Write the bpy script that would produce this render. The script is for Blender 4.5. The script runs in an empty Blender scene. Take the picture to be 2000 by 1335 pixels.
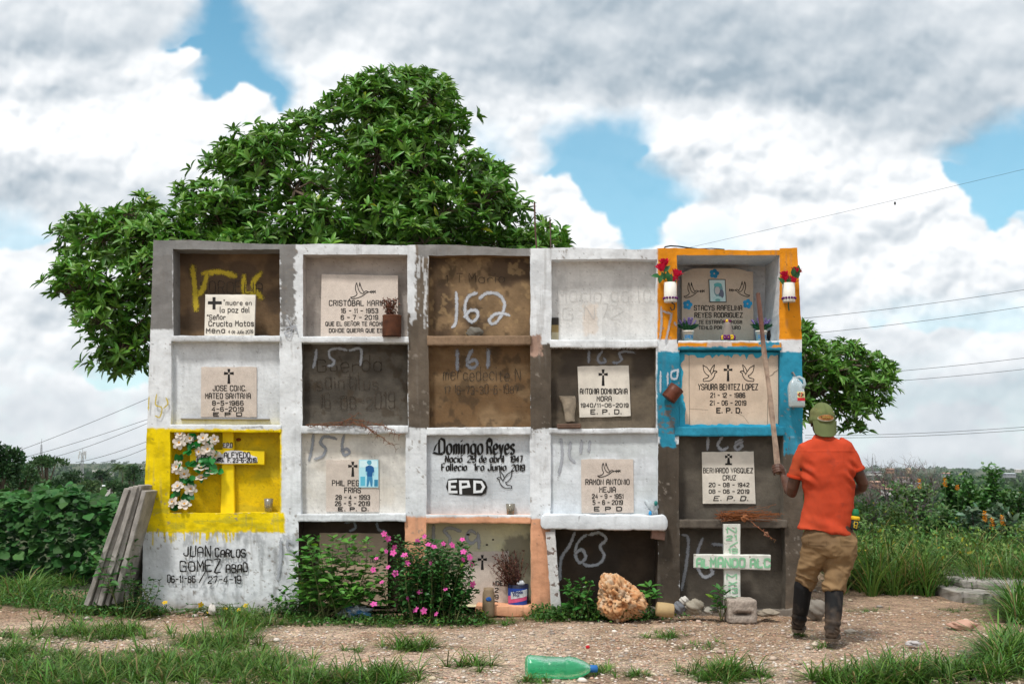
import bpy, math, random
import numpy as np
from mathutils import Vector, Matrix, Euler
sc = bpy.context.scene
COL = sc.collection
R = math.radians
# ------------------------------------------------------------------ camera
W, H, F = 2000.0, 1335.0, 2050.0
CAMZ = 1.25
PITCH = math.atan(246.0 / F)
ROLL = R(0.36)
cam_d = bpy.data.cameras.new("camera"); cam = bpy.data.objects.new("camera", cam_d); COL.objects.link(cam)
cam_d.sensor_width = 36.0; cam_d.lens = 36.0 * F / W
cam_d.clip_start = 0.05; cam_d.clip_end = 20000
CM = Matrix.Rotation(math.pi / 2 + PITCH, 3, 'X') @ Matrix.Rotation(ROLL, 3, 'Z')
cam.matrix_world = Matrix.Translation((0, 0, CAMZ)) @ CM.to_4x4()
sc.camera = cam
CMn = np.array(CM)
def ray(px, py):
    return CM @ Vector(((px - W / 2) / F, -(py - H / 2) / F, -1.0))
def P(px, py, Y):                       # picture point on the vertical plane at distance Y
    d = ray(px, py); t = Y / d.y
    return Vector((d.x * t, Y, CAMZ + d.z * t))
def G(px, py, z=0.0):                   # picture point on the ground
    d = ray(px, py); t = (z - CAMZ) / d.z
    return Vector((d.x * t, d.y * t, z))
def Pn(a, Y):                           # numpy: (n,2) -> (n,3), Y scalar or (n,)
    a = np.asarray(a, float).reshape(-1, 2)
    c = np.stack([(a[:, 0] - W / 2) / F, -(a[:, 1] - H / 2) / F, -np.ones(len(a))], 1) @ CMn.T
    t = Y / c[:, 1]
    o = c * t[:, None]; o[:, 2] += CAMZ
    return o
# ------------------------------------------------------------------ view, sun, sky
sc.view_settings.view_transform = 'Standard'; sc.view_settings.look = 'None'
sc.view_settings.exposure = 0.2; sc.view_settings.gamma = 1.0
SUN_EL, SUN_AZ = R(62), R(212)          # azimuth from +Y clockwise: behind the camera, a little left
sd = Vector((math.sin(SUN_AZ) * math.cos(SUN_EL), math.cos(SUN_AZ) * math.cos(SUN_EL), math.sin(SUN_EL)))
sl = bpy.data.lights.new("sun", 'SUN'); sl.energy = 2.9; sl.angle = R(7); sl.color = (1.0, 0.965, 0.9)
so = bpy.data.objects.new("sun", sl); COL.objects.link(so); so.rotation_euler = sd.to_track_quat('Z', 'Y').to_euler()
so.location = (0, -5, 12)

class NT:                                # tiny node helper
    def __init__(s, tree): s.t = tree; s.n = tree.nodes; s.l = tree.links
    def new(s, typ, **kw):
        n = s.n.new(typ)
        for k, v in kw.items(): setattr(n, k, v)
        return n
    def inp(s, sock, v):
        if v is None: return
        if hasattr(v, 'is_output'): s.l.new(v, sock)
        else: sock.default_value = v
    def math(s, op, a, b=None, c=None, clamp=False):
        n = s.new('ShaderNodeMath', operation=op, use_clamp=clamp)
        s.inp(n.inputs[0], a); s.inp(n.inputs[1], b); s.inp(n.inputs[2], c)
        return n.outputs[0]
    def vmath(s, op, a, b=None, out=0):
        n = s.new('ShaderNodeVectorMath', operation=op)
        s.inp(n.inputs[0], a); s.inp(n.inputs[1], b)
        return n.outputs[out]
    def noise(s, vec, scale, detail=4, rough=.5, dist=0.0, out=0):
        n = s.new('ShaderNodeTexNoise'); s.inp(n.inputs['Vector'], vec)
        n.inputs['Scale'].default_value = scale; n.inputs['Detail'].default_value = detail
        n.inputs['Roughness'].default_value = rough; n.inputs['Distortion'].default_value = dist
        return n.outputs[out]
    def voro(s, vec, scale, feature='F1', out=0):
        n = s.new('ShaderNodeTexVoronoi', feature=feature); s.inp(n.inputs['Vector'], vec)
        n.inputs['Scale'].default_value = scale
        return n.outputs[out]
    def mix(s, f, a, b, blend='MIX'):
        n = s.new('ShaderNodeMix', data_type='RGBA', blend_type=blend)
        s.inp(n.inputs[0], f); s.inp(n.inputs[6], a); s.inp(n.inputs[7], b)
        return n.outputs[2]
    def ramp(s, v, lo, hi, a=0.0, b=1.0, smooth=True):
        n = s.new('ShaderNodeMapRange', interpolation_type='SMOOTHSTEP' if smooth else 'LINEAR')
        s.inp(n.inputs[0], v); n.inputs[1].default_value = lo; n.inputs[2].default_value = hi
        n.inputs[3].default_value = a; n.inputs[4].default_value = b
        return n.outputs[0]

def _hash(ix, iy, seed):
    n = (ix.astype(np.int64) * 374761393 + iy.astype(np.int64) * 668265263 + seed * 974634777) & 0xffffffff
    n = ((n ^ (n >> 13)) * 1274126177) & 0xffffffff
    return ((n ^ (n >> 16)) & 0xffff) / 65535.0
def vn(x, y, seed=0):
    x = np.asarray(x, float); y = np.asarray(y, float)
    x0 = np.floor(x); y0 = np.floor(y); fx = x - x0; fy = y - y0
    fx = fx * fx * (3 - 2 * fx); fy = fy * fy * (3 - 2 * fy)
    a = _hash(x0, y0, seed); b = _hash(x0 + 1, y0, seed); c = _hash(x0, y0 + 1, seed); d = _hash(x0 + 1, y0 + 1, seed)
    return a + (b - a) * fx + (c - a) * fy + (a - b - c + d) * fx * fy
def fbm(x, y, seed=0, oct=4, gain=.5):
    s = 0; amp = 1; tot = 0
    for i in range(oct):
        s = s + vn(np.asarray(x) * 2 ** i, np.asarray(y) * 2 ** i, seed + i * 17) * amp; tot += amp; amp *= gain
    return s / tot
def sstep(v, a, b):
    t = np.clip((v - a) / (b - a), 0, 1); return t * t * (3 - 2 * t)

def worley(x, y, seed):
    x0 = np.floor(x); y0 = np.floor(y); best = np.full(x.shape, 9.0)
    for i in (-1, 0, 1):
        for j in (-1, 0, 1):
            cx = x0 + i; cy = y0 + j
            dx = cx + _hash(cx, cy, seed) - x; dy = cy + _hash(cx, cy, seed + 77) - y
            best = np.minimum(best, dx * dx + dy * dy)
    return np.sqrt(best)
def puff(x, y, seed, oct=5):
    s = 0; a = 1.0; t = 0
    for i in range(oct):
        s = s + a * (1 - np.clip(worley(x * 2.05 ** i + i * 7.3, y * 2.05 ** i, seed + i), 0, 1)); t += a; a *= .52
    return s / t
BLUE = [([(400, -40), (470, -40), (480, 20), (520, 80), (572, 170), (566, 215), (548, 168), (512, 168), (470, 156), (440, 176), (408, 190), (394, 150), (404, 96), (372, 78), (335, 86), (372, 48)], 1.0),
        ([(1078, 275), (1150, 238), (1236, 226), (1262, 262), (1250, 300), (1316, 344), (1345, 386), (1290, 420), (1288, 468), (1232, 486), (1214, 440), (1182, 404), (1134, 384), (1112, 344), (1072, 332)], .95),
        ([(1826, 292), (1900, 262), (2040, 226), (2040, 372), (1962, 396), (1925, 446), (1902, 388), (1852, 326)], .95), ([(-40, 438), (60, 434), (108, 450), (60, 474), (-40, 500)], .55),
        ([(190, 722), (285, 706), (285, 742), (214, 748)], .5), ([(928, 262), (968, 268), (978, 302), (934, 304)], .5), ([(1700, 610), (1800, 600), (2040, 600), (2040, 640), (1850, 630)], .35),
        ([(1330, 450), (1420, 440), (1440, 470), (1340, 482)], .3), ([(1960, 410), (2040, 380), (2040, 430)], .5)]
def polydist(X, Y, poly):
    best = np.full(X.shape, 1e9); ins = np.zeros(X.shape, bool); n = len(poly)
    for i in range(n):
        (ax, ay), (bx, by) = poly[i], poly[(i + 1) % n]; ex, ey = bx - ax, by - ay
        t = np.clip(((X - ax) * ex + (Y - ay) * ey) / (ex * ex + ey * ey), 0, 1)
        best = np.minimum(best, (X - ax - t * ex) ** 2 + (Y - ay - t * ey) ** 2)
        c = ((ay > Y) != (by > Y)) & (X < ex * (Y - ay) / (ey if ey else 1e-9) + ax); ins ^= c
    return np.sqrt(best) * np.where(ins, -1, 1)
def clouds(px, py):
    """cloud cover and cloud brightness over the sky (picture units are just angles here)"""
    wx = (fbm(px / 110, py / 110, 11, 5, .55) - .5) * 60; wy = (fbm(px / 110, py / 110, 12, 5, .55) - .5) * 50
    X = px + wx; Y = py + wy
    def gs(lst):
        o = 0; gx = px + wx * 2.2 + (fbm(px / 300, py / 300, 15, 3) - .5) * 160; gy = py + wy * 2.0 + (fbm(px / 300, py / 300, 16, 3) - .5) * 110
        for g_ in lst:
            x, y, rx, ry, a = g_[:5]; r = math.radians(g_[5]) if len(g_) > 5 else 0
            u = ((gx - x) * math.cos(r) + (gy - y) * math.sin(r)) / rx; v = ((gy - y) * math.cos(r) - (gx - x) * math.sin(r)) / ry
            o = o + a * np.exp(-(u * u + v * v))
        return o
    pf = puff(px / 95 + wx / 160, py / 85 + wy / 160, 31, 4); wisp = fbm(px / 80 + 3, py / 45, 43, 6, .6)
    mask = 1.0; lit = 0.0; under = 0.0; close = 0.0
    for poly, wt in BLUE:
        d = polydist(X, Y, poly); up = (d - polydist(X, Y - 14, poly)) / 14
        top = sstep(up, -.3, .5)                                   # cloud tops below the gap: crisp; bases above it: soft
        dn = d - 9 + (.50 - pf) * (46 * top + 24 * (1 - top)) + (.5 - wisp) * (16 + 34 * (1 - top))
        soft = 5 * top + 42 * (1 - top)
        m = sstep(dn, -soft, soft * .8)
        mask = mask * (1 - wt * (1 - m)); near = np.exp(-np.clip(d, 0, 1e4) / 130) * wt
        lit = np.maximum(lit, near * top); under = np.maximum(under, near * (1 - top))
    hz = np.clip((py - 620) / 300, 0, 1)
    mask = np.clip(mask * (1 - .22 * hz * sstep(wisp, .45, .7)), 0, 1)
    big = lambda x, y: puff(x / 250 + wx / 260, y / 190 + wy / 260, 71, 2) * 1.5 + puff(x / 120 + wx / 140, y / 100 + wy / 140, 31, 3) * .9 + .6 * fbm(x / 90, y / 70, 61, 6, .6)
    b0 = big(px, py); rel = b0 - big(px - 10, py - 22)
    relw = gs([(120, 250, 260, 170, 1.0), (470, 230, 140, 90, 1.0), (1500, 400, 420, 200, 1.0), (1150, 430, 130, 90, 1.0), (900, 260, 200, 120, .6), (150, 640, 250, 110, .8), (1900, 480, 260, 150, .8), (750, 100, 200, 120, .5)])
    greys = gs([(1150, 30, 420, 110, .25), (1740, 110, 380, 115, .27, 5), (1470, 190, 190, 55, .16), (90, 40, 230, 90, .20), (50, 385, 190, 45, .22), (250, 405, 100, 36, .14), (1880, 765, 280, 62, .26, 6), (1930, 222, 150, 36, .22),
                (700, 0, 220, 50, .10), (190, 150, 110, 60, .08), (60, 575, 80, 40, .14), (1180, 165, 240, 50, .16), (1480, 620, 260, 50, .10), (1000, 120, 160, 60, .10), (1700, 560, 200, 40, .10), (40, 800, 260, 60, .12), (200, 600, 120, 60, .10), (1350, 600, 300, 60, .08), (1750, 850, 300, 40, .08)])
    fine = puff(px / 52 + wx / 60, py / 44 + wy / 60, 91, 3); fine2 = puff((px - 5) / 52 + wx / 60, (py - 11) / 44 + wy / 60, 91, 3)
    b = .845 + rel * (.24 + .38 * np.clip(relw, 0, 1)) + (fine - fine2) * (.08 + .28 * np.clip(relw, 0, 1)) + (fbm(px / 26, py / 20, 97, 4, .6) - .5) * .07 + lit * .17 - under * .05 - greys * (1.0 + .8 * (wisp - .5))
    b = b + gs([(330, 200, 140, 120, .10), (1320, 250, 170, 45, .14), (1520, 420, 260, 120, .08), (60, 270, 120, 70, .08), (700, 170, 100, 120, .07)])
    b = b * (1 - .5 * hz) + (.80 + .34 * (wisp - .5)) * .5 * hz
    return mask, np.clip(b, .42, 1.03)
world = bpy.data.worlds.new("World"); sc.world = world; world.use_nodes = True
world.node_tree.nodes.clear()
w = NT(world.node_tree)
tc = w.new('ShaderNodeTexCoord').outputs['Generated']
sky = w.new('ShaderNodeTexSky', sky_type='NISHITA', sun_disc=False)
sky.sun_elevation = SUN_EL; sky.sun_rotation = SUN_AZ
sky.air_density = 1.0; sky.dust_density = 0.6; sky.ozone_density = 1.6
# clouds: computed cover and brightness by direction, in an equirectangular picture made here in memory
SW, SH = 4096, 2048
img = bpy.data.images.new("cloud_field", SW, SH, alpha=True, float_buffer=True, is_data=True)
lon = (np.arange(SW) + .5) / SW * 2 * np.pi - np.pi; lat = (np.arange(SH) + .5) / SH * np.pi - np.pi / 2
buf = np.zeros((SH, SW, 4), dtype=np.float32); buf[:, :, 0] = .82; buf[:, :, 1] = 0.9
def field(ilat, ilon):
    la, lo = np.meshgrid(lat[ilat], lon[ilon], indexing='ij')
    # environment lookup: longitude 0 of the picture's middle is +Y here, growing to the right
    d = np.stack([np.sin(lo) * np.cos(la), np.cos(lo) * np.cos(la), np.sin(la)], -1).reshape(-1, 3) @ CMn
    q = d[:, 2] < -.35
    z = np.where(q, d[:, 2], -1.0)
    X = np.where(q, d[:, 0] / -z * F + W / 2, lo.ravel() * 2000 + 1000); Y = np.where(q, -d[:, 1] / -z * F + H / 2, 915 - la.ravel() * 2000)
    m, b = clouds(X, Y); return m.reshape(la.shape), b.reshape(la.shape)
la_i = np.arange(int(SH * .49), SH); k8 = 8
m, b = field(la_i[::k8], np.arange(0, SW, k8))
def up8(q):
    q = np.concatenate([q, q[:, :1]], 1); q = np.concatenate([q, q[-1:]], 0); t = (np.arange(k8) / k8)
    r = (q[:-1, None, :] * (1 - t)[None, :, None] + q[1:, None, :] * t[None, :, None]).reshape(-1, q.shape[1])
    return (r[:, :-1, None] * (1 - t) + r[:, 1:, None] * t).reshape(r.shape[0], -1)[:SH - la_i[0]]
buf[la_i[0]:, :, 0] = up8(b); buf[la_i[0]:, :, 1] = up8(m)
la_f = np.arange(int(SH * (.5 - 3 / 180)), int(SH * (.5 + 33 / 180))); lo_f = np.arange(int(SW * (.5 - 36 / 360)), int(SW * (.5 + 36 / 360)))
m, b = field(la_f, lo_f); buf[la_f[0]:la_f[-1] + 1, lo_f[0]:lo_f[-1] + 1, 0] = b; buf[la_f[0]:la_f[-1] + 1, lo_f[0]:lo_f[-1] + 1, 1] = m
buf[:, :, 3] = 1.0
img.pixels.foreach_set(buf.ravel()); img.pack(); del buf
mp = w.new('ShaderNodeMapping'); w.l.new(tc, mp.inputs[0]); mp.inputs['Rotation'].default_value = (0, 0, -math.pi / 2)
mp.inputs['Scale'].default_value = (1, 1, 1)
env = w.new('ShaderNodeTexEnvironment', image=img, interpolation='Cubic'); w.l.new(mp.outputs[0], env.inputs[0])
sp_ = w.new('ShaderNodeSeparateColor'); w.l.new(env.outputs[0], sp_.inputs[0])
sep = w.new('ShaderNodeSeparateXYZ'); w.l.new(tc, sep.inputs[0]); el = sep.outputs[2]
shade = w.ramp(sp_.outputs[0], .36, .98, 0.0, 1.0, smooth=False)
ccol = w.mix(shade, (2.7, 3.55, 4.3, 1), (9.3, 9.45, 9.6, 1))
skc = w.mix(1.0, sky.outputs[0], (0.80, 1.55, 1.45, 1), 'MULTIPLY')
skc = w.mix(w.ramp(el, 0.02, .5, .45, .05), skc, (5.2, 7.4, 8.6, 1))
fin = w.mix(sp_.outputs[1], skc, ccol)
bg = w.new('ShaderNodeBackground'); w.l.new(fin, bg.inputs[0]); bg.inputs[1].default_value = 0.1
wo = w.new('ShaderNodeOutputWorld'); w.l.new(bg.outputs[0], wo.inputs[0])
world.cycles.sampling_method = 'MANUAL'; world.cycles.sample_map_resolution = 512

# ------------------------------------------------------------------ helpers
rs = np.random.RandomState(7); rnd = random.Random(7)
def srgb(h):
    h = h.lstrip('#'); v = [int(h[i:i + 2], 16) / 255 for i in (0, 2, 4)]
    return tuple(x / 12.92 if x <= .04045 else ((x + .055) / 1.055) ** 2.4 for x in v)
LOC = {}
def tag(o, label, cat, group=None, kind=None):
    if label: o['label'] = label
    if cat: o['category'] = cat
    if group: o['group'] = group
    if kind: o['kind'] = kind
    return o
def thing(name, label, cat, loc, group=None, kind=None):
    o = bpy.data.objects.new(name, None); COL.objects.link(o); o.location = loc
    o.empty_display_size = .1
    LOC[o.name] = Vector(loc); return tag(o, label, cat, group, kind)
def mesh(name, verts, faces, mat=None, parent=None, smooth=True, cols=None, attrs=None, top=None, loc=None):
    """verts in world space; becomes ONE mesh object, child of parent or top-level with origin at its base"""
    v = np.asarray(verts, dtype=np.float64).reshape(-1, 3)
    if parent is not None: o0 = LOC[parent.name]
    elif loc is not None: o0 = Vector(loc)
    else: o0 = Vector((v[:, 0].mean(), v[:, 1].mean(), v[:, 2].min()))
    v = v - np.array(o0)
    me = bpy.data.meshes.new(name)
    if isinstance(faces, np.ndarray):
        nf, k = faces.shape
        me.vertices.add(len(v)); me.vertices.foreach_set('co', v.ravel())
        me.loops.add(nf * k); me.loops.foreach_set('vertex_index', faces.ravel().astype(np.int32))
        me.polygons.add(nf); me.polygons.foreach_set('loop_start', np.arange(0, nf * k, k, dtype=np.int32))
        me.polygons.foreach_set('loop_total', np.full(nf, k, dtype=np.int32))
        me.update(calc_edges=True)
    else:
        me.from_pydata([tuple(p) for p in v], [], [tuple(f) for f in faces])
    me.validate(clean_customdata=False)
    if smooth: me.polygons.foreach_set('use_smooth', np.ones(len(me.polygons), dtype=bool))
    if cols is not None:
        ca = me.color_attributes.new('paint', 'FLOAT_COLOR', 'POINT')
        c = np.ones((len(v), 4)); c[:, :3] = np.asarray(cols)
        ca.data.foreach_set('color', c.ravel())
    if attrs:
        for k, a in attrs.items():
            at = me.attributes.new(k, 'FLOAT', 'POINT'); at.data.foreach_set('value', np.asarray(a, dtype=np.float32).ravel())
    if mat is not None: me.materials.append(mat)
    o = bpy.data.objects.new(name, me); COL.objects.link(o)
    if parent is not None: o.parent = parent
    else: o.location = o0
    LOC[o.name] = Vector(o0)
    if top: tag(o, *top)
    return o
class MB:                                # collects shapes
    def __init__(s): s.v = []; s.f = []; s.c = []
    def add(s, v, f, col=None):
        b = len(s.v); s.v += [tuple(p) for p in v]; s.f += [tuple(b + i for i in q) for q in f]
        s.c += [tuple(col) if col is not None else (1, 1, 1)] * len(v); return s
    def grid(s, pts, col=None, closed_u=False):      # pts[i][j]
        nu, nv = len(pts), len(pts[0]); v = [p for r in pts for p in r]; f = []
        for i in range(nu if closed_u else nu - 1):
            for j in range(nv - 1):
                a = i * nv + j; b = ((i + 1) % nu) * nv + j
                f.append((a, b, b + 1, a + 1))
        return s.add(v, f, col)
    def box(s, c, sz, rot=None, bev=.0, col=None, jit=0.0):
        hx, hy, hz = sz[0] / 2, sz[1] / 2, sz[2] / 2; b = min(bev, hx * .9, hy * .9, hz * .9)
        v = []; f = []
        M3 = rot if rot is not None else Matrix.Identity(3)
        if b <= 0:
            for X in (-hx, hx):
                for Y in (-hy, hy):
                    for Z in (-hz, hz): v.append((X, Y, Z))
            f = [(0, 1, 3, 2), (4, 6, 7, 5), (0, 4, 5, 1), (2, 3, 7, 6), (0, 2, 6, 4), (1, 5, 7, 3)]
        else:
            idx = {}
            for X in (-1, 1):
                for Y in (-1, 1):
                    for Z in (-1, 1):
                        for k in range(3):
                            q = [X * (hx - b), Y * (hy - b), Z * (hz - b)]
                            q[k] = (X, Y, Z)[k] * (hx, hy, hz)[k]
                            idx[(X, Y, Z, k)] = len(v); v.append(tuple(q))
            for k in range(3):
                a, c2 = [(1, 2), (2, 0), (0, 1)][k]
                for S in (-1, 1):
                    q = []
                    for (i, j) in ((-1, -1), (1, -1), (1, 1), (-1, 1)):
                        t = [0, 0, 0]; t[k] = S; t[a] = i; t[c2] = j; q.append(idx[(*t, k)])
                    f.append(tuple(q if S > 0 else q[::-1]))
            for k in range(3):
                a, c2 = [(1, 2), (2, 0), (0, 1)][k]
                for i in (-1, 1):
                    for j in (-1, 1):
                        t0 = [0, 0, 0]; t0[a] = i; t0[c2] = j; t1 = list(t0); t0[k] = -1; t1[k] = 1
                        q = (idx[(*t0, a)], idx[(*t1, a)], idx[(*t1, c2)], idx[(*t0, c2)])
                        f.append(q if i * j > 0 else q[::-1])
            for X in (-1, 1):
                for Y in (-1, 1):
                    for Z in (-1, 1):
                        q = (idx[(X, Y, Z, 0)], idx[(X, Y, Z, 1)], idx[(X, Y, Z, 2)])
                        f.append(q if X * Y * Z > 0 else q[::-1])
        c = Vector(c)
        return s.add([M3 @ Vector([p[i] * (1 + rnd.uniform(-jit, jit)) for i in range(3)]) + c for p in v], f, col)
    def tube(s, pts, rad, n=8, cap=True, col=None, flat=None, ref=None):
        """pts polyline, rad scalar/list; flat: (ratio) squashes along the second axis"""
        pts = [Vector(p) for p in pts]; m = len(pts)
        if not hasattr(rad, '__len__'): rad = [rad] * m
        rings = []; pu = Vector(ref) if ref is not None else None
        for i, p in enumerate(pts):
            t = (pts[min(i + 1, m - 1)] - pts[max(i - 1, 0)])
            t = t.normalized() if t.length > 1e-9 else Vector((0, 0, 1))
            if pu is None: pu = Vector((0, 0, 1)) if abs(t.z) < .9 else Vector((1, 0, 0))
            u = pu - t * pu.dot(t)
            if u.length < 1e-6: u = t.orthogonal()
            u.normalize(); v2 = t.cross(u); pu = u
            fl = flat if flat else 1.0
            rings.append([p + (u * math.cos(a) + v2 * math.sin(a) * fl) * rad[i] for a in [2 * math.pi * k / n for k in range(n)]])
        v = [q for r in rings for q in r]; f = []
        for i in range(m - 1):
            for k in range(n):
                a = i * n + k; b = i * n + (k + 1) % n; f.append((a, b, b + n, a + n))
        if cap: f.append(tuple(range(n))[::-1]); f.append(tuple(range((m - 1) * n, m * n)))
        return s.add(v, f, col)
    def lathe(s, prof, c, n=20, axis=None, col=None, squash=1.0):   # prof [(r,h)]
        M3 = axis if axis is not None else Matrix.Identity(3); c = Vector(c); v = []; f = []
        for r, h in prof:
            for k in range(n):
                a = 2 * math.pi * k / n; v.append(M3 @ Vector((r * math.cos(a), r * math.sin(a) * squash, h)) + c)
        for i in range(len(prof) - 1):
            for k in range(n):
                a = i * n + k; b = i * n + (k + 1) % n; f.append((a, b, b + n, a + n))
        if prof[0][0] > 1e-5: f.append(tuple(range(n))[::-1])
        if prof[-1][0] > 1e-5: f.append(tuple(range((len(prof) - 1) * n, len(prof) * n)))
        return s.add(v, f, col)
    def ball(s, c, r, n=10, col=None, noise=0.0, seed=0, rot=None):
        r = r if hasattr(r, '__len__') else (r, r, r); c = Vector(c); v = []; f = []
        m = n
        for i in range(m + 1):
            th = math.pi * i / m
            for k in range(2 * n):
                a = math.pi * k / n; d = Vector((math.sin(th) * math.cos(a), math.sin(th) * math.sin(a), math.cos(th)))
                s1 = 1 + noise * (float(fbm(d.x * 2 + 5 + d.z * 1.7, d.y * 2 + 9 - d.z * 1.3, seed, 3)) - .5) * 2
                q = Vector((d.x * r[0] * s1, d.y * r[1] * s1, d.z * r[2] * s1))
                if rot is not None: q = rot @ q
                v.append(q + c)
        for i in range(m):
            for k in range(2 * n):
                a = i * 2 * n + k; b = i * 2 * n + (k + 1) % (2 * n); f.append((a, a + 2 * n, b + 2 * n, b))
        return s.add(v, f, col)
    def prism(s, poly, Y0, Y1, col=None):            # poly of world (x,z), extruded in y, near face at Y0
        n = len(poly)
        v = [(x, Y0, z) for x, z in poly] + [(x, Y1, z) for x, z in poly]
        f = [tuple(range(n)), tuple(range(n, 2 * n))[::-1]] + [(i, i + n, (i + 1) % n + n, (i + 1) % n) for i in range(n)]
        return s.add(v, f, col)
    def build(s, name, mat, parent=None, smooth=False, top=None, paint=True, loc=None, merge=False):
        o = mesh(name, s.v, s.f, mat, parent, smooth, cols=s.c if paint else None, top=top, loc=loc)
        return o

# ------------------------------------------------------------------ materials
MATS = {}
def M(name, col=(.5, .5, .5), rough=.85, var=.25, scale=6.0, col2=None, bump=.3, bscale=60.0, attr=False, spec=.3, metal=0.0,
      trans=0.0, transl=0.0, dist=.004, speck=None, alpha=None, coat=0.0, sss=0.0, obj_coord=True):
    if name in MATS: return MATS[name]
    m = bpy.data.materials.new(name); m.use_nodes = True; m.node_tree.nodes.clear(); n = NT(m.node_tree)
    out = n.new('ShaderNodeOutputMaterial'); b = n.new('ShaderNodeBsdfPrincipled')
    tcn = n.new('ShaderNodeNewGeometry').outputs['Position'] if obj_coord else n.new('ShaderNodeTexCoord').outputs['Object']
    if attr:
        a = n.new('ShaderNodeAttribute', attribute_name='paint'); base = a.outputs['Color']
        if col != (.5, .5, .5): base = n.mix(1.0, base, (*col, 1), 'MULTIPLY')
    else:
        base = None
        c2 = col2 if col2 else tuple(min(1, c * (1 + var)) for c in col)
        c1 = tuple(c * (1 - var) for c in col) if not col2 else col
        base = n.mix(n.ramp(n.noise(tcn, scale, 6, .6), .3, .7), (*c1, 1), (*c2, 1))
    if attr and var:
        f = n.ramp(n.noise(tcn, scale, 8, .65), .25, .75, 1 - var, 1 + var * .5)
        cc = n.new('ShaderNodeCombineXYZ'); [n.l.new(f, cc.inputs[i]) for i in range(3)]
        base = n.mix(1.0, base, cc.outputs[0], 'MULTIPLY')
    if speck:                                  # (scale, threshold, colour, amount)
        sp = n.ramp(n.noise(tcn, speck[0], 2, .5), speck[1], speck[1] + .06)
        base = n.mix(n.math('MULTIPLY', sp, speck[3]), base, (*speck[2], 1))
    n.inp(b.inputs['Base Color'], base)
    rr = n.ramp(n.noise(tcn, scale * 2, 4), .3, .7, max(0, rough - .08), min(1, rough + .08)); n.l.new(rr, b.inputs['Roughness'])
    b.inputs['Specular IOR Level'].default_value = spec; b.inputs['Metallic'].default_value = metal
    b.inputs['Transmission Weight'].default_value = trans; b.inputs['Coat Weight'].default_value = coat
    if sss: b.inputs['Subsurface Weight'].default_value = sss; b.inputs['Subsurface Scale'].default_value = .01
    if bump:
        bn = n.new('ShaderNodeBump'); bn.inputs['Strength'].default_value = bump; bn.inputs['Distance'].default_value = dist
        n.l.new(n.noise(tcn, bscale, 6, .65), bn.inputs['Height']); n.l.new(bn.outputs[0], b.inputs['Normal'])
    res = b.outputs[0]
    if transl:
        t = n.new('ShaderNodeBsdfTranslucent'); n.inp(t.inputs[0], base); mx = n.new('ShaderNodeMixShader')
        mx.inputs[0].default_value = transl; n.l.new(res, mx.inputs[1]); n.l.new(t.outputs[0], mx.inputs[2]); res = mx.outputs[0]
    if alpha == 'fade':
        a = n.new('ShaderNodeAttribute', attribute_name='fade').outputs['Fac']
        q = n.math('ADD', a, n.math('MULTIPLY', n.math('SUBTRACT', n.noise(tcn, 55, 5, .75), .5), 1.3))
        q = n.ramp(q, .2, .75, 0.0, .88)
        tr = n.new('ShaderNodeBsdfTransparent'); mx = n.new('ShaderNodeMixShader')
        n.l.new(q, mx.inputs[0]); n.l.new(tr.outputs[0], mx.inputs[1]); n.l.new(res, mx.inputs[2]); res = mx.outputs[0]
    n.l.new(res, out.inputs[0]); MATS[name] = m; return m
m_paint = M('painted_plaster', attr=True, var=.14, scale=5, bump=.55, bscale=45, rough=.9, dist=.006, spec=.15)
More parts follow.
